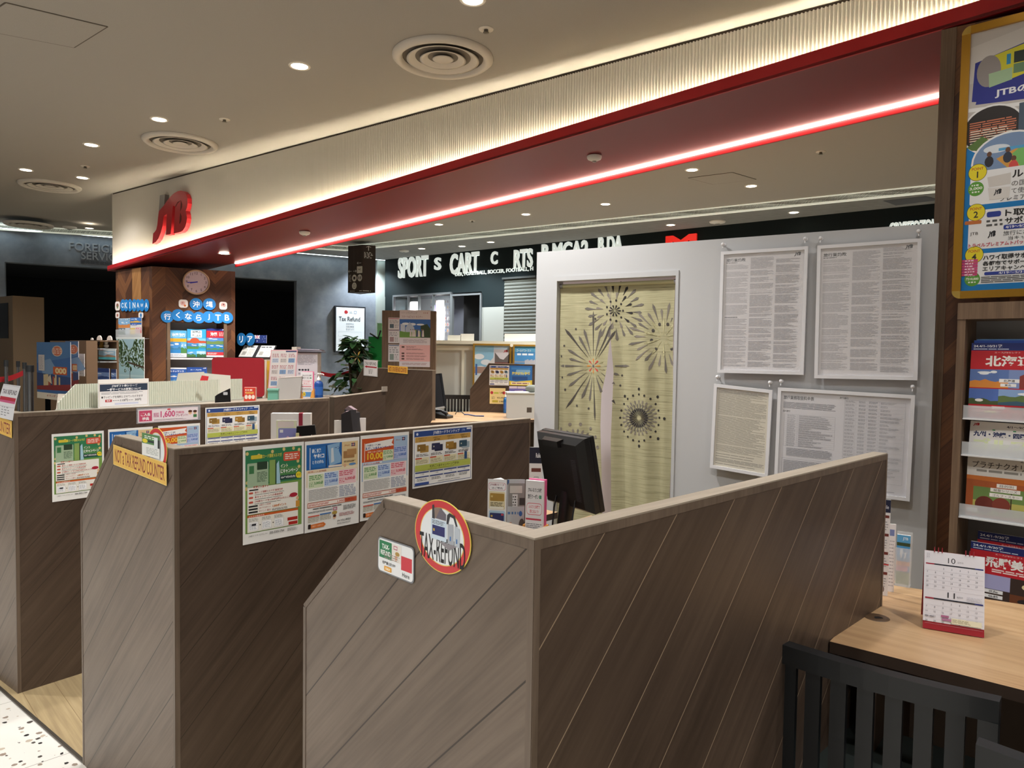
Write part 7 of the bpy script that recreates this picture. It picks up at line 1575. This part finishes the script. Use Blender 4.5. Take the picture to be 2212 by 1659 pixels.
# green box with strap and pale green card behind
gx = thing('green_box', V((atd(810, 800, 9.55).x, atd(810, 800, 9.55).y, 0)), 'tall bright green box left of the tall brown board', 'box')
mb = MB(); P0, N, tl, u = floorbox(796, 826, 727, 9.55, .15, mat('#0f8a3a', .5), mb, deg=-5); mb.build('body', gx)
mb = MB(); a, b_, c_ = onpl(800, 720, P0, N), onpl(817, 731, P0, N), onpl(823, 714, P0, N); mb.tube([a+N*.01, b_+N*.01, c_+N*.01], .012, mat('#141416', .5), 8); mb.build('strap', gx)
mb = MB(); a, b_ = onpl(815, 698, P0-N*.05, N), onpl(825, 698, P0-N*.05, N); mb.obox(V((a.x, a.y, tl.z)), b_-a, -N*.01, UP*(a.z-tl.z), mat('#8fd69a', .5)); mb.build('card', gx)

# leafy pot plant
pc_ = atd(768, 800, 9.3); px0 = V((pc_.x, pc_.y, 0)); plant = thing('potted_plant', px0, 'tall leafy potted plant before the grey wall', 'potted plant'); r = random.Random(12)
mb = MB(); mb.lathe([(.001, .01), (.15, .01), (.19, .32), (.20, .36), (.17, .36), (.16, .30), (.001, .30)], mat('#5c4a3c', .6), 24, c=px0); mb.build('pot', plant)
mb = MB()
for k in range(5): a = k*1.3; mb.tube([px0+UP*.3+V((.03*math.cos(a), .03*math.sin(a), 0)), px0+UP*1.0+V((.07*math.cos(a), .07*math.sin(a), 0)), px0+UP*1.55+V((.10*math.cos(a), .10*math.sin(a), 0))], .012, mat('#3d3324', .8), 6)
mb.build('stems', plant)
mb = MB(); lm = [mat(c_, .35) for c_ in ('#1f3a22', '#2b4d2c', '#3c6338', '#17301c', '#54744a')]
for k in range(300):
    f = r.random(); z = .55+1.12*f; rad = (.08+.20*math.sin(math.pi*min(1, f*1.05+.1))+.04)*(r.random()**.5); a = r.uniform(0, 6.28); c = px0+V((rad*math.cos(a), rad*math.sin(a), z)); L = r.uniform(.09, .17); wd2 = L*r.uniform(.55, .78)
    out = V((math.cos(a), math.sin(a), r.uniform(-.9, .5))).normalized(); sd2 = out.cross(V((r.uniform(-.4, .4), r.uniform(-.4, .4), 1))).normalized(); up2 = sd2.cross(out); m = r.choice(lm)
    pr = ((0, .35), (.15, .9), (.45, 1.0), (.75, .68), (1.0, 0)); A = [c+out*L*t_+sd2*wd2*.5*w_-up2*L*.25*t_*t_ for t_, w_ in pr]; B = [c+out*L*t_-sd2*wd2*.5*w_-up2*L*.25*t_*t_ for t_, w_ in pr]; Mi = [c+out*L*t_-up2*(L*.25*t_*t_+.012*w_) for t_, w_ in pr]
    for i in range(4): mb.poly([A[i], A[i+1], Mi[i+1], Mi[i]], [(0, 1, 2, 3)], m, smooth=True); mb.poly([Mi[i], Mi[i+1], B[i+1], B[i]], [(0, 1, 2, 3)], m, smooth=True)
mb.build('foliage', plant)
mb = MB(); c = px0+V((.06, -.18, 1.42))
for k in range(6): a = k*1.05; mb.poly([c, c+V((.05*math.cos(a)+.01, -.02, .05*math.sin(a))), c+V((.09*math.cos(a), -.03, .09*math.sin(a))), c+V((.05*math.cos(a)-.01, -.02, .05*math.sin(a)+.01))], [(0, 1, 2, 3)], mat('#d9b45a' if k % 2 else '#c9a98a', .6))
mb.build('flower', plant)

# frosted partition with gold-framed posters
fw = thing('frosted_partition', V((atd(1045, 740, 9.6).x, 9.6, 0)), 'white frosted partition with papers on top in the middle distance', 'partition')
P0, N = vpl(atd(940, 736, 9.6), 0); dF = UP.cross(N); a, b_ = onpl(930, 735, P0, N), onpl(1175, 738, P0, N); zt_ = a.z; wF = (b_-a).dot(dF); F0 = V((a.x, a.y, 0)); cw_ = mat('#dedcc8', .4)
def onF(x, y, off=0.0): return onpl(x, y, P0+N*off, N)
mb = MB(); mb.obox(F0-N*.06+UP*(zt_-.045), dF*wF, N*.12, UP*.045, cw_); mb.build('top_rail', fw)
mb = MB(); mb.obox(F0-N*.01+UP*.1, dF*wF, N*.02, UP*(zt_-.145), mat('#cfd0c6', .35, alpha=.92)); mb.build('frosted_panel', fw)
zr2 = onF(1000, 747).z
mb = MB(); mb.obox(F0-N*.02+UP*(zr2-.06), dF*wF, N*.05, UP*.06, cw_); mb.obox(F0-N*.02, dF*wF, N*.05, UP*.1, cw_)
for x in (1000.5,): q = onF(x, 760); mb.obox(V((q.x, q.y, .1))-dF*.018-N*.02, dF*.036, N*.045, UP*(zr2-.1), cw_)
mb.build('frame', fw)
for k, (x0, x1, y0, y1, lb) in enumerate(((967, 996, 724, 735, 'folded white papers on the frosted partition, left'), (995, 1024, 721, 735, 'white paper standing on the frosted partition beside the folded ones'), (1090, 1160, 721, 735, 'wide white paper standing on the frosted partition at right'))):
    q, q2 = onF(x0, y0, -.01), onF(x1, y0, -.01); mb = MB(); mb.obox(V((q.x, q.y, zt_)), (q2-q), -N*.02, UP*(q.z-zt_), mat('#e6e5dc', .6)); tag(mb.build('paper_sheet'), lb, 'paper', 'papers on the frosted partition')
def goldframe(x0, y0, x1, y1, art, lab):
    tl, u, v = quadpx((x0, y0), (x1, y0), (x0, y1), P0, N, .05); f = thing('framed_poster', tl-v+u/2, lab, 'poster frame', 'gold poster frames on the frosted partition'); un, vn = u.normalized(), v.normalized(); lu, lv = u.length, v.length; b = .024; gm2 = mat('#b98f3a', .3, .5)
    mb = MB()
    for o_, e1, e2 in ((tl-vn*b, un*lu, vn*b), (tl-v, un*lu, vn*b), (tl-v+vn*b, un*b, vn*(lv-2*b)), (tl+u-un*b-v+vn*b, un*b, vn*(lv-2*b))): mb.obox(o_-N*.01, e1, e2, N*.025, gm2)
    mb.build('frame', f); mb = MB(); art.into(mb, tl+un*b-vn*b, un*(lu-2*b), vn*(lv-2*b)); mb.build('poster_sheet', f)
p = Print(80, 110, '#bcd3e0'); p.poly([(0, 0), (44, 0), (40, 60), (0, 80)], '#8fbfd6'); [p.ell(x, y, 12, 6, '#e3e8ea', 14) for x, y in ((10, 24), (26, 36), (14, 50))]; p.poly([(26, 44), (50, 18), (44, 40)], '#d9d4d0'); p.rect(44, 8, 80, 44, '#d6cfd0'); p.poly([(46, 40), (46, 14), (58, 28), (66, 30), (80, 16), (80, 40)], '#6a605c'); p.rect(46, 36, 80, 46, '#7a3a32'); p.logo(66, 9, 76, 15, '#b8242c'); p.rect(0, 46, 80, 60, '#a98a7a'); p.rect(0, 60, 80, 110, '#cfd9dc'); p.rect(2, 40, 6, 64, '#3a66a8')
goldframe(1022, 742, 1105, 860, p, 'gold framed bridge and sky poster, left of the pair on the frosted partition')
p = Print(60, 110, '#4a90c8'); p.rect(0, 0, 60, 12, '#5fb0dc'); p.text('ゴールドコースト', 4, 6, 38, 12, '#eef6fb', .02); p.rows(6, 15, 46, 20, 1, '#eef6fb', .8, 3); p.rect(0, 32, 60, 36, '#8a9cb0'); [p.rect(24+k*3, 30-k % 3, 26+k*3, 42, '#d0c8c4') for k in range(11)]; p.poly([(0, 36), (24, 42), (60, 60), (60, 110), (0, 110)], '#3f78c4')
goldframe(1108, 744, 1172, 860, p, 'gold framed seaside poster, right of the pair on the frosted partition')
mb = MB(); mb.disc(onF(1105, 746, .08), N, .022, mat('#f4eed8', .3), 16, .01); tag(mb.build('wall_hook'), 'round white hook between the two gold poster frames', 'wall hook', 'hooks on the frosted partition')
# cut-corner partition with sheets
C5P, C5N = pxpanel('booth_partition', 9.15, (1056, 785), -8, ((1056, 785), (1160, 788), (1160, 900), (1015.5, 900), (1015.5, 841)), (2, 3), 'brown cut-corner partition with small posters before the frosted partition')
def onC5(art, tlp, trp, blp, name, lab, cat, off=.004): tl, u, v = quadpx(tlp, trp, blp, C5P, C5N, off); return art.place(name, tl, u, v, lab, cat, 'papers on the far cut-corner partition')
onC5(ART['l'], (1057.5, 789), (1100, 789.5), (1057.5, 832), 'card_lineup_poster', 'small card line-up sheet on the far cut-corner partition', 'poster')
p = Print(50, 44, '#2f6fb5'); p.ell(30, 12, 16, 8, '#7fb2dc', 14); p.rect(4, 4, 46, 9, '#3f86c9'); p.text('海外旅行予約', 5, 14, 46, 21, '#e6d84a', .04); p.rect(6, 24, 40, 32, '#24508f'); p.poly([(0, 34), (14, 36), (50, 32), (50, 44), (0, 44)], '#e4cf4a'); p.rect(4, 37, 46, 42, '#efe9d0'); p.rows(6, 38, 44, 41, 1, '#8a4a4a', .7, 3)
onC5(p, (1101, 789.5), (1150, 790.5), (1101, 832), 'travel_poster', 'blue and yellow travel poster on the far cut-corner partition', 'poster')
p = Print(30, 34, '#e6d193'); p.ell(4, 10, 3, 3.4, '#b8303c', 10); p.ell(27, 10, 3, 3.4, '#b8303c', 10); p.rect(8, 9, 17, 12, '#a8b83a'); p.text('1,680', 19, 8, 27, 12, '#5a3a1a', .02); p.rows(4, 18, 10, 24, 3, '#5a4a2a', .5, 3); p.text('¥3,058', 14, 19, 29, 23, '#5a3a1a', .02); p.rect(5, 26, 16, 31, '#b8a83a'); p.text('3,985', 18, 27, 27, 31, '#5a3a1a', .02)
onC5(p, (1058, 838), (1092, 839), (1058, 872), 'price_sheet', 'yellow price sheet on the far cut-corner partition', 'poster')
p = Print(36, 16, '#6d66b0'); p.rect(0, 0, 17, 5, '#d9cfe0'); p.rect(18, 0, 36, 5, '#cfc6d8'); p.poly([(10, 16), (12, 10), (30, 9), (36, 16)], '#e6ddd8'); p.rect(10, 12, 30, 15, '#c84a5a')
onC5(p, (1100, 834), (1136, 835), (1100, 850), 'brochure', 'purple brochures in a pocket on the far cut-corner partition', 'brochure')
# desk, chair, monitor, phone, cabinet
DK = [onz(x, y, .74) for x, y in ((930, 913), (1170, 906), (1170, 887), (945, 890))]
desk(DK, 'oak topped desk in the middle distance before the frosted partition')
c5 = dup(CHAIR, V((0, 0, 0)), 'black slat-back chair behind the far desk before the frosted partition', math.pi); q0, q1 = atd(960, 853, 9.25), atd(1019, 851, 9.25)
c5.location = V(((q0.x+q1.x)/2, 9.25, .004)); s_ = (q0.z-.004)/.80; c5.scale = ((q1-q0).length/.49, s_, s_)
m2 = thing('desk_monitor', V((atd(945, 880, 8.55).x, 8.55, .7405)), 'black desk monitor beside the far cut-corner partition', 'monitor')
P0, N = vpl(atd(945, 850, 8.55), -40); q = [onpl(x, y, P0, N) for x, y in ((926, 809), (950.5, 806.5), (961, 881), (930, 886))]
mb = MB(); mb.prism([p_-N*.03 for p_ in q], N*.03, mat('#1a1b1e', .3)); mb.build('housing', m2)
c = sum(q, V((0, 0, 0)))/4; mb = MB(); mb.prism([c+(p_-c)*.92+N*.0005 for p_ in q], N*.001, mat('#3a3c40', .12)); mb.build('screen', m2)
mb = MB(); mb.prism([q[3]+N*.002, q[2]+N*.002, q[2]+(q[1]-q[2])*.05+N*.002, q[3]+(q[0]-q[3])*.05+N*.002], N*.002, mat('#c9c9c6', .4)); mb.build('lower_bezel', m2)
mb = MB(); mb.obox(V((c.x, c.y, .7405))-UP.cross(N)*.08-N*.07, UP.cross(N)*.16, N*.14, UP*.012, mat('#cfcfcc', .4)); mb.tube([V((c.x, c.y, .75))-N*.02, c-N*.02-UP*.05], .018, mat('#cfcfcc', .4), 10); mb.build('stand', m2)
tp_ = onz(948, 904, .7405); te = thing('telephone', tp_, 'black desk telephone below the far desk monitor', 'telephone')
P0, N = vpl(tp_, -20); d = UP.cross(N); mb = MB(); mb.prism([tp_-d*.09, tp_+d*.10, tp_+d*.10+UP*.025, tp_-d*.09+UP*.07], -N*.17, mat('#131315', .35)); mb.build('base', te)
mb = MB(); mb.tube([tp_-d*.08+UP*.085-N*.04, tp_-d*.0+UP*.085-N*.05, tp_+d*.08+UP*.05-N*.05], [.022, .014, .022], mat('#1b1b1e', .3), 10); mb.build('handset', te)
q = onz(1002, 899, .7405); mb = MB(); mb.tube([q+V((-.10, 0, .02)), q+V((-.09, .0, .05)), q+V((-.03, .01, .05)), q+V((.0, .0, .03))], .006, mat('#1a1a22', .4), 7); mb.tube([q+V((.0, 0, .02)), q+V((.05, .0, .02)), q+V((.14, -.01, .006)), q+V((.24, -.02, .006))], .008, mat('#2a3a6a', .4), 7)
tag(mb.build('cable'), 'short dark blue cable lying on the far desk', 'cable')
q = onz(1091.5, 892, .7405); pump(V((q.x, q.y, .7405)), .026, atd(1091.5, 845, q.y).z-.7405, 'blue pump bottle on the far desk beside the grey box', '#1f6ab0')
fc = thing('grey_box', V((atd(1127, 900, 8.3).x, 8.3, .7405)), 'pale grey box on the far desk beside the white wall', 'box')
P0, N, o_, u, h = boxat(8.3, 2, 1095.5, 1165, 850, .3, mat('#b3b5b2', .7), 'body', None, None, z0=.7405, parent=fc)
mb = MB(); mb.obox(o_+UP*h-N*.30-u*.01, u*1.02, N*.31, UP*.012, mat('#bcbeba', .7)); mb.build('lid', fc)
mb = MB(); c = o_+u*.78+UP*(h+.012+.045)-N*.08; mb.sphere(c, .06, mat('#7d837c', .9), 16, 10, (1.3, .8, .75)); tag(mb.build('cloth_pouch'), 'grey cloth pouch on top of the pale grey box', 'pouch')
mb = MB(); q = onw(1147, 890, -.02); mb.obox(q+WN*.05, V((.03, 0, 0)), V((0, .02, 0)), UP*.03, mat('#5c5046', .5)); tag(mb.build('door_stop'), 'small brown block at the edge of the white wall', 'block')

# ================================================================ lit sign, hanging sign, far shop
sgn = thing('light_box_sign', onwl(754, 762), 'glowing white tax refund sign on the grey wall', 'sign')
tl, u, v = quadpx((721.5, 660.5), (787.5, 663), (722.5, 761), WL0, wlN, .0); n = wlN
mb = MB(); mb.obox(tl-v, u, v, n*.06, mat('#2a2c33', .5)); mb.build('case', sgn)
p = Print(64, 96, '#dfe9f0'); W_ = lambda c_: c_
mb = MB(); mb.obox(tl-v+u*.04+v*.03+n*.0605, u*.92, v*.94, n*.002, mat('#e6eff5', .5, emit=.38, ecol='#e4eef6')); mb.build('lit_face', sgn)
p.ell(22, 10, 4, 4, '#d8343c', 16); p.poly([(24, 12), (28, 8), (25, 13)], '#d8343c'); p.rows(30, 8, 36, 13, 3, '#6a7a8a', .5, 2); p.frame(40, 7, 46, 13, .8, '#8a9ac0'); p.text('Tax Refund', 6, 20, 54, 30, '#232a36', .015); p.text('退税柜台', 22, 34, 40, 38, '#6a7480'); p.text('退稅櫃檯', 22, 40, 40, 44, '#6a7480'); p.text('환급카운터', 22, 46, 40, 50, '#6a7480'); p.frame(5, 53, 57, 64, .4, '#b9c4cc'); p.rows(6, 68, 14, 76, 3, '#8a949c', .4, 3)
mb = MB()
for pts, fs, col, k in p.L: mb.poly([tl+u*(.04+.92*x/64)-v*(.03+.94*y/96)+n*(.064+k*1e-4) for x, y in pts], fs, col)
mb.build('lettering', sgn)
hs = thing('hanging_sign', atd(774, 633, 11.7), 'dark brown hanging direction sign with white pictograms', 'sign')
P0, N = vpl(atd(774, 600, 11.7), -30); tl, u, v = quadpx((752, 541), (797, 541), (752, 632.5), P0, N, 0); d = u.normalized(); tl.z = ZG-.002; hgt = tl.z-onpl(752, 632.5, P0, N).z; P1, N1 = vpl(tl+u*.72, 35)
mb = MB(); A = V((tl.x, tl.y, tl.z-hgt)); B = A+u*.70; Cc = A+u*1.0-N*.16; D = A-N*.30; mb.prism([A, B, Cc, D], UP*hgt, mat('#3a2c26', .6)); mb.build('box', hs)
p = Print(100, 205, '#3a2c26'); w_ = '#e4e2dc'
def arrow(p, x, y, dx, dy, L): p.poly([(x-dx*L-dy*.8, y-dy*L-dx*.8), (x+dx*L-dy*.8, y+dy*L-dx*.8), (x+dx*L+dy*.8, y+dy*L+dx*.8), (x-dx*L+dy*.8, y-dy*L+dx*.8)], w_); p.poly([(x+dx*L, y+dy*L), (x+dx*(L-5)-dy*6, y+dy*(L-5)-dx*6), (x+dx*(L-6)-dy*5, y+dy*(L-6)-dx*5), (x+dx*(L-3), y+dy*(L-3)), (x+dx*(L-6)+dy*5, y+dy*(L-6)+dx*5), (x+dx*(L-5)+dy*6, y+dy*(L-5)+dx*6)], w_)
p.rect(28, 0, 28.6, 205, '#6a5a52'); p.rect(66, 0, 66.6, 205, '#6a5a52'); arrow(p, 84, 14, 0, -1, 10); arrow(p, 54, 78, -1, 0, 10); arrow(p, 10, 112, -1, 0, 8); arrow(p, 34, 112, 1, 0, 8); p.rows(74, 30, 94, 58, 5, w_, .5, 2); p.rrect(44, 92, 70, 122, 2, w_); p.text('WC', 50, 102, 64, 110, '#5a4a44', .02)
for x, y in ((32, 142), (58, 142), (32, 176)): p.ell(x, y, 11, 15, w_, 20)
p.rect(27, 136, 37, 148, '#3a2c26'); p.ell(54, 142, 2, 8, '#3a2c26', 10); p.ell(62, 142, 2, 8, '#3a2c26', 10); p.frame(28, 168, 36, 184, 1.2, '#3a2c26'); p.rows(6, 126, 18, 158, 6, w_, .4, 3); p.rows(12, 196, 34, 201, 1, w_, .5, 4); p.rows(56, 196, 94, 201, 1, w_, .5, 5)
mb = MB()
for pts, fs, col, k in p.L:
    mb.poly([V((tl.x, tl.y, tl.z))+(u*.70)*min(1, x/70)+((Cc-B)*max(0, (x-70)/30))-UP*hgt*y/205+N*(.002+k*1.5e-4) for x, y in pts], fs, col)
mb.build('pictograms', hs)
# letters on the shop sign band
SL = mat('#dfe6e2', .5, emit=.55, ecol='#dfe8e2')
def shopword(s, x0, y0, x1, y1, lab, m=SL, bold=.03, depth=.03, cat='sign lettering'):
    mb = MB(); wall_text(s, x0, y0, x1, y1, SB0, SBN, m, mb, depth, bold); return tag(mb.build('sign_lettering'), lab, cat, 'letters on the black shop front')
shopword('SPORT', 862, 557, 926, 602, 'large white first word at the left of the black shop sign')
shopword('S', 940, 557, 954, 584, 'single large white letter in the middle of the black shop sign')
shopword('CART', 974, 549, 1036, 594, 'large white word in the middle of the black shop sign')
shopword('C', 1062, 544, 1076, 572, 'single large white letter right of the middle word on the black sign')
shopword('RTS', 1112, 540, 1152, 580, 'large white last word of the black shop sign beside the white wall')
shopword('DER, FOXETBALL, SOCCER, FOOTBALL, H', 984, 589, 1152, 598, 'line of small white words under the large ones on the black sign', bold=.02, depth=.012)
shopword('B MCA2', 1172, 528, 1272, 566, 'white letters just above the left end of the white wall')
shopword('B DA', 1294, 512, 1346, 548, 'white letters above the curtain on the dark band')
shopword('M', 1440, 511, 1506, 548, 'red block letter on the dark band above the white wall', mat('#d8261e', .5, emit=.6, ecol='#e02a20'), .06)
shopword('CRYPTOZOIC', 1922, 482, 2030, 506, 'row of white capital letters above the right end of the white wall', bold=.05)
# display window
wz1, wz0 = onsh(870, 637).z, .35
dw = thing('display_window', V((onsh(912, 700).x, onsh(912, 700).y, wz0)), 'lit display window of the black shop with cards on show', 'shop window')
mb = MB(); fm = mat('#8f9294', .4, .5)
def shq(x, z, off): q = onsh(x, 700); return V((q.x, q.y, z))+SBN*off
for x0, x1 in ((850, 852), (974, 976.5), (882, 883.5), (905, 906.5), (935.5, 937)): mb.obox(shq(x0, wz0, -.02), shq(x1, wz0, -.02)-shq(x0, wz0, -.02), SBN*.05, UP*(wz1-wz0), fm)
mb.obox(shq(850, wz1-.03, -.02), shq(976, wz1-.03, -.02)-shq(850, wz1-.03, -.02), SBN*.05, UP*.03, fm); mb.build('frame', dw)
mb = MB(); mb.obox(shq(850, 0, -.7), shq(977, 0, -.7)-shq(850, 0, -.7), SBN*.7, UP*wz0, mat('#1a2024', .6)); mb.build('plinth', dw)
mb = MB(); mb.obox(shq(846, wz0, -.72), shq(925, wz0, -.72)-shq(846, wz0, -.72), SBN*.02, UP*(wz1-wz0), mat('#c9c6cc', .6)); mb.build('white_back', dw)
mb = MB(); mb.obox(shq(921, wz0, -.60), shq(977, wz0, -.60)-shq(921, wz0, -.60), -SBN*.02, UP*(wz1-wz0), mat('#4a4d55', .6)); mb.build('card_wall', dw)
mb = MB(); mb.obox(shq(850, wz1-.02, -.7), shq(977, wz1-.02, -.7)-shq(850, wz1-.02, -.7), SBN*.68, UP*.015, mat('#3a3d42', .6)); mb.build('ceiling_board', dw)
for x in (866, 923): mb = MB(); mb.obox(shq(x-9, wz0, -.35), shq(x+9, wz0, -.35)-shq(x-9, wz0, -.35), SBN*.03, UP*(wz1-wz0-.1), mat('#d9d4d0', .6)); mb.build('side_panel', dw)
mb = MB(); a = shq(894, onsh(894, 655).z-.4, -.5); mb.obox(a, shq(909, 0, -.5)-shq(894, 0, -.5), SBN*.02, UP*.4, mat('#e8e4f0', .5, emit=1.2, ecol='#efeaf8')); mb.obox(a+(shq(899, 0, -.5)-shq(894, 0, -.5))+SBN*.021, shq(905, 0, -.5)-shq(899, 0, -.5), SBN*.002, UP*.4, mat('#6a4fb8', .5)); tag(mb.build('lit_poster'), 'small glowing purple poster in the lit shop window', 'poster')
for x in (866, 898, 923, 955): spotlamp(shq(x, wz1-.05, -.25), 45, (.95, .97, 1.0), 130, .9, r=.03)
mb = MB(); mb.obox(shq(850, wz0, 0), shq(976, wz0, 0)-shq(850, wz0, 0), SBN*.004, UP*(wz1-wz0-.03), mat('#dfe8ec', .03, alpha=.06)); mb.build('glass', dw)
cards = ['#d9d4cc', '#b8504a', '#c9a24a', '#5a78b0', '#e2dcd8', '#8a4a5a', '#d08a5a', '#cfd6dc']; card0 = None
for rw_, y in enumerate((655, 667.5, 679.5, 691.5, 704.5, 717.5)):
    for k in range(9):
        if rw_ >= 2 and k in (2, 3) or (rw_ == 3 and k in (4,)) or (rw_ == 5 and k in (4, 5)) or (rw_ == 2 and k == 5): continue
        x = 930.5+k*5.1; q = onsh(x, y, -.585); c_ = cards[(rw_*5+k*3) % 8]
        if card0 is None:
            mb = MB(); mb.obox(V((0, 0, 0)), SD*.032, SBN*.004, UP*.062, mat('#e6e2dc', .4)); mb.obox(SD*.004+UP*.008+SBN*.004, SD*.024, SBN*.001, UP*.046, mat('#b8504a', .4)); card0 = mb.build('display_card', loc=(0, 0, 0)); cv_ = {}
            for cc2 in cards:
                me2 = card0.data.copy(); me2.materials[1] = mat(cc2, .4); cv_[cc2] = me2
            o2 = card0
        else: o2 = card0.copy(); COL.objects.link(o2)
        o2.data = cv_[c_]; o2.location = q; tag(o2, 'small collectible card hung in rows in the lit shop window', 'card', 'cards in the shop window')
# dark doorway frame and roller shutter
dr = thing('shop_doorway', shq(1007, 0, 0), 'dark open doorway of the black shop with a grey frame', 'doorway')
zd = onsh(1000, 635).z
for x0, x1, nm in ((976.5, 979, 'jamb'), (1038, 1041, 'jamb')): mb = MB(); mb.obox(shq(x0, 0, -.02), shq(x1, 0, -.02)-shq(x0, 0, -.02), SBN*.05, UP*zd, fm); mb.build(nm, dr)
mb = MB(); mb.obox(shq(977, zd-.03, -.02), shq(1041, zd-.03, -.02)-shq(977, zd-.03, -.02), SBN*.05, UP*.03, fm); mb.build('lintel', dr)
mb = MB(); mb.obox(shq(977, 0, -.3), shq(1041, 0, -.3)-shq(977, 0, -.3), SBN*.01, UP*zd, mat('#050506', .9)); mb.build('doorway_shade_sheet', dr)  # near-black sheet stands in for the unlit inside of the doorway
zs1 = onsh(1120, 602).z
shu = thing('roller_shutter', shq(1122, 0, 0), 'grey roller shutter of the black shop beside the white wall', 'shutter')
mb = MB(); n = 48; vs = []; fs = []; a, b_ = shq(1089, 0, .0), shq(1158, 0, .0)
for i in range(n*4+1): z = zs1*i/(n*4); w_ = .012*abs(math.sin(math.pi*i/4)); vs += [V((a.x, a.y, z))+SBN*w_, V((b_.x, b_.y, z))+SBN*w_]
for i in range(n*4): fs.append((2*i, 2*i+1, 2*i+3, 2*i+2))
mb.poly(vs, fs, mat('#62645d', .6, .1)); mb.build('curtain', shu)
mb = MB(); mb.obox(shq(1086, zs1, -.02), shq(1158, zs1, -.02)-shq(1086, zs1, -.02), SBN*.06, UP*.03, mat('#4a4d4c', .5)); mb.build('head_rail', shu)
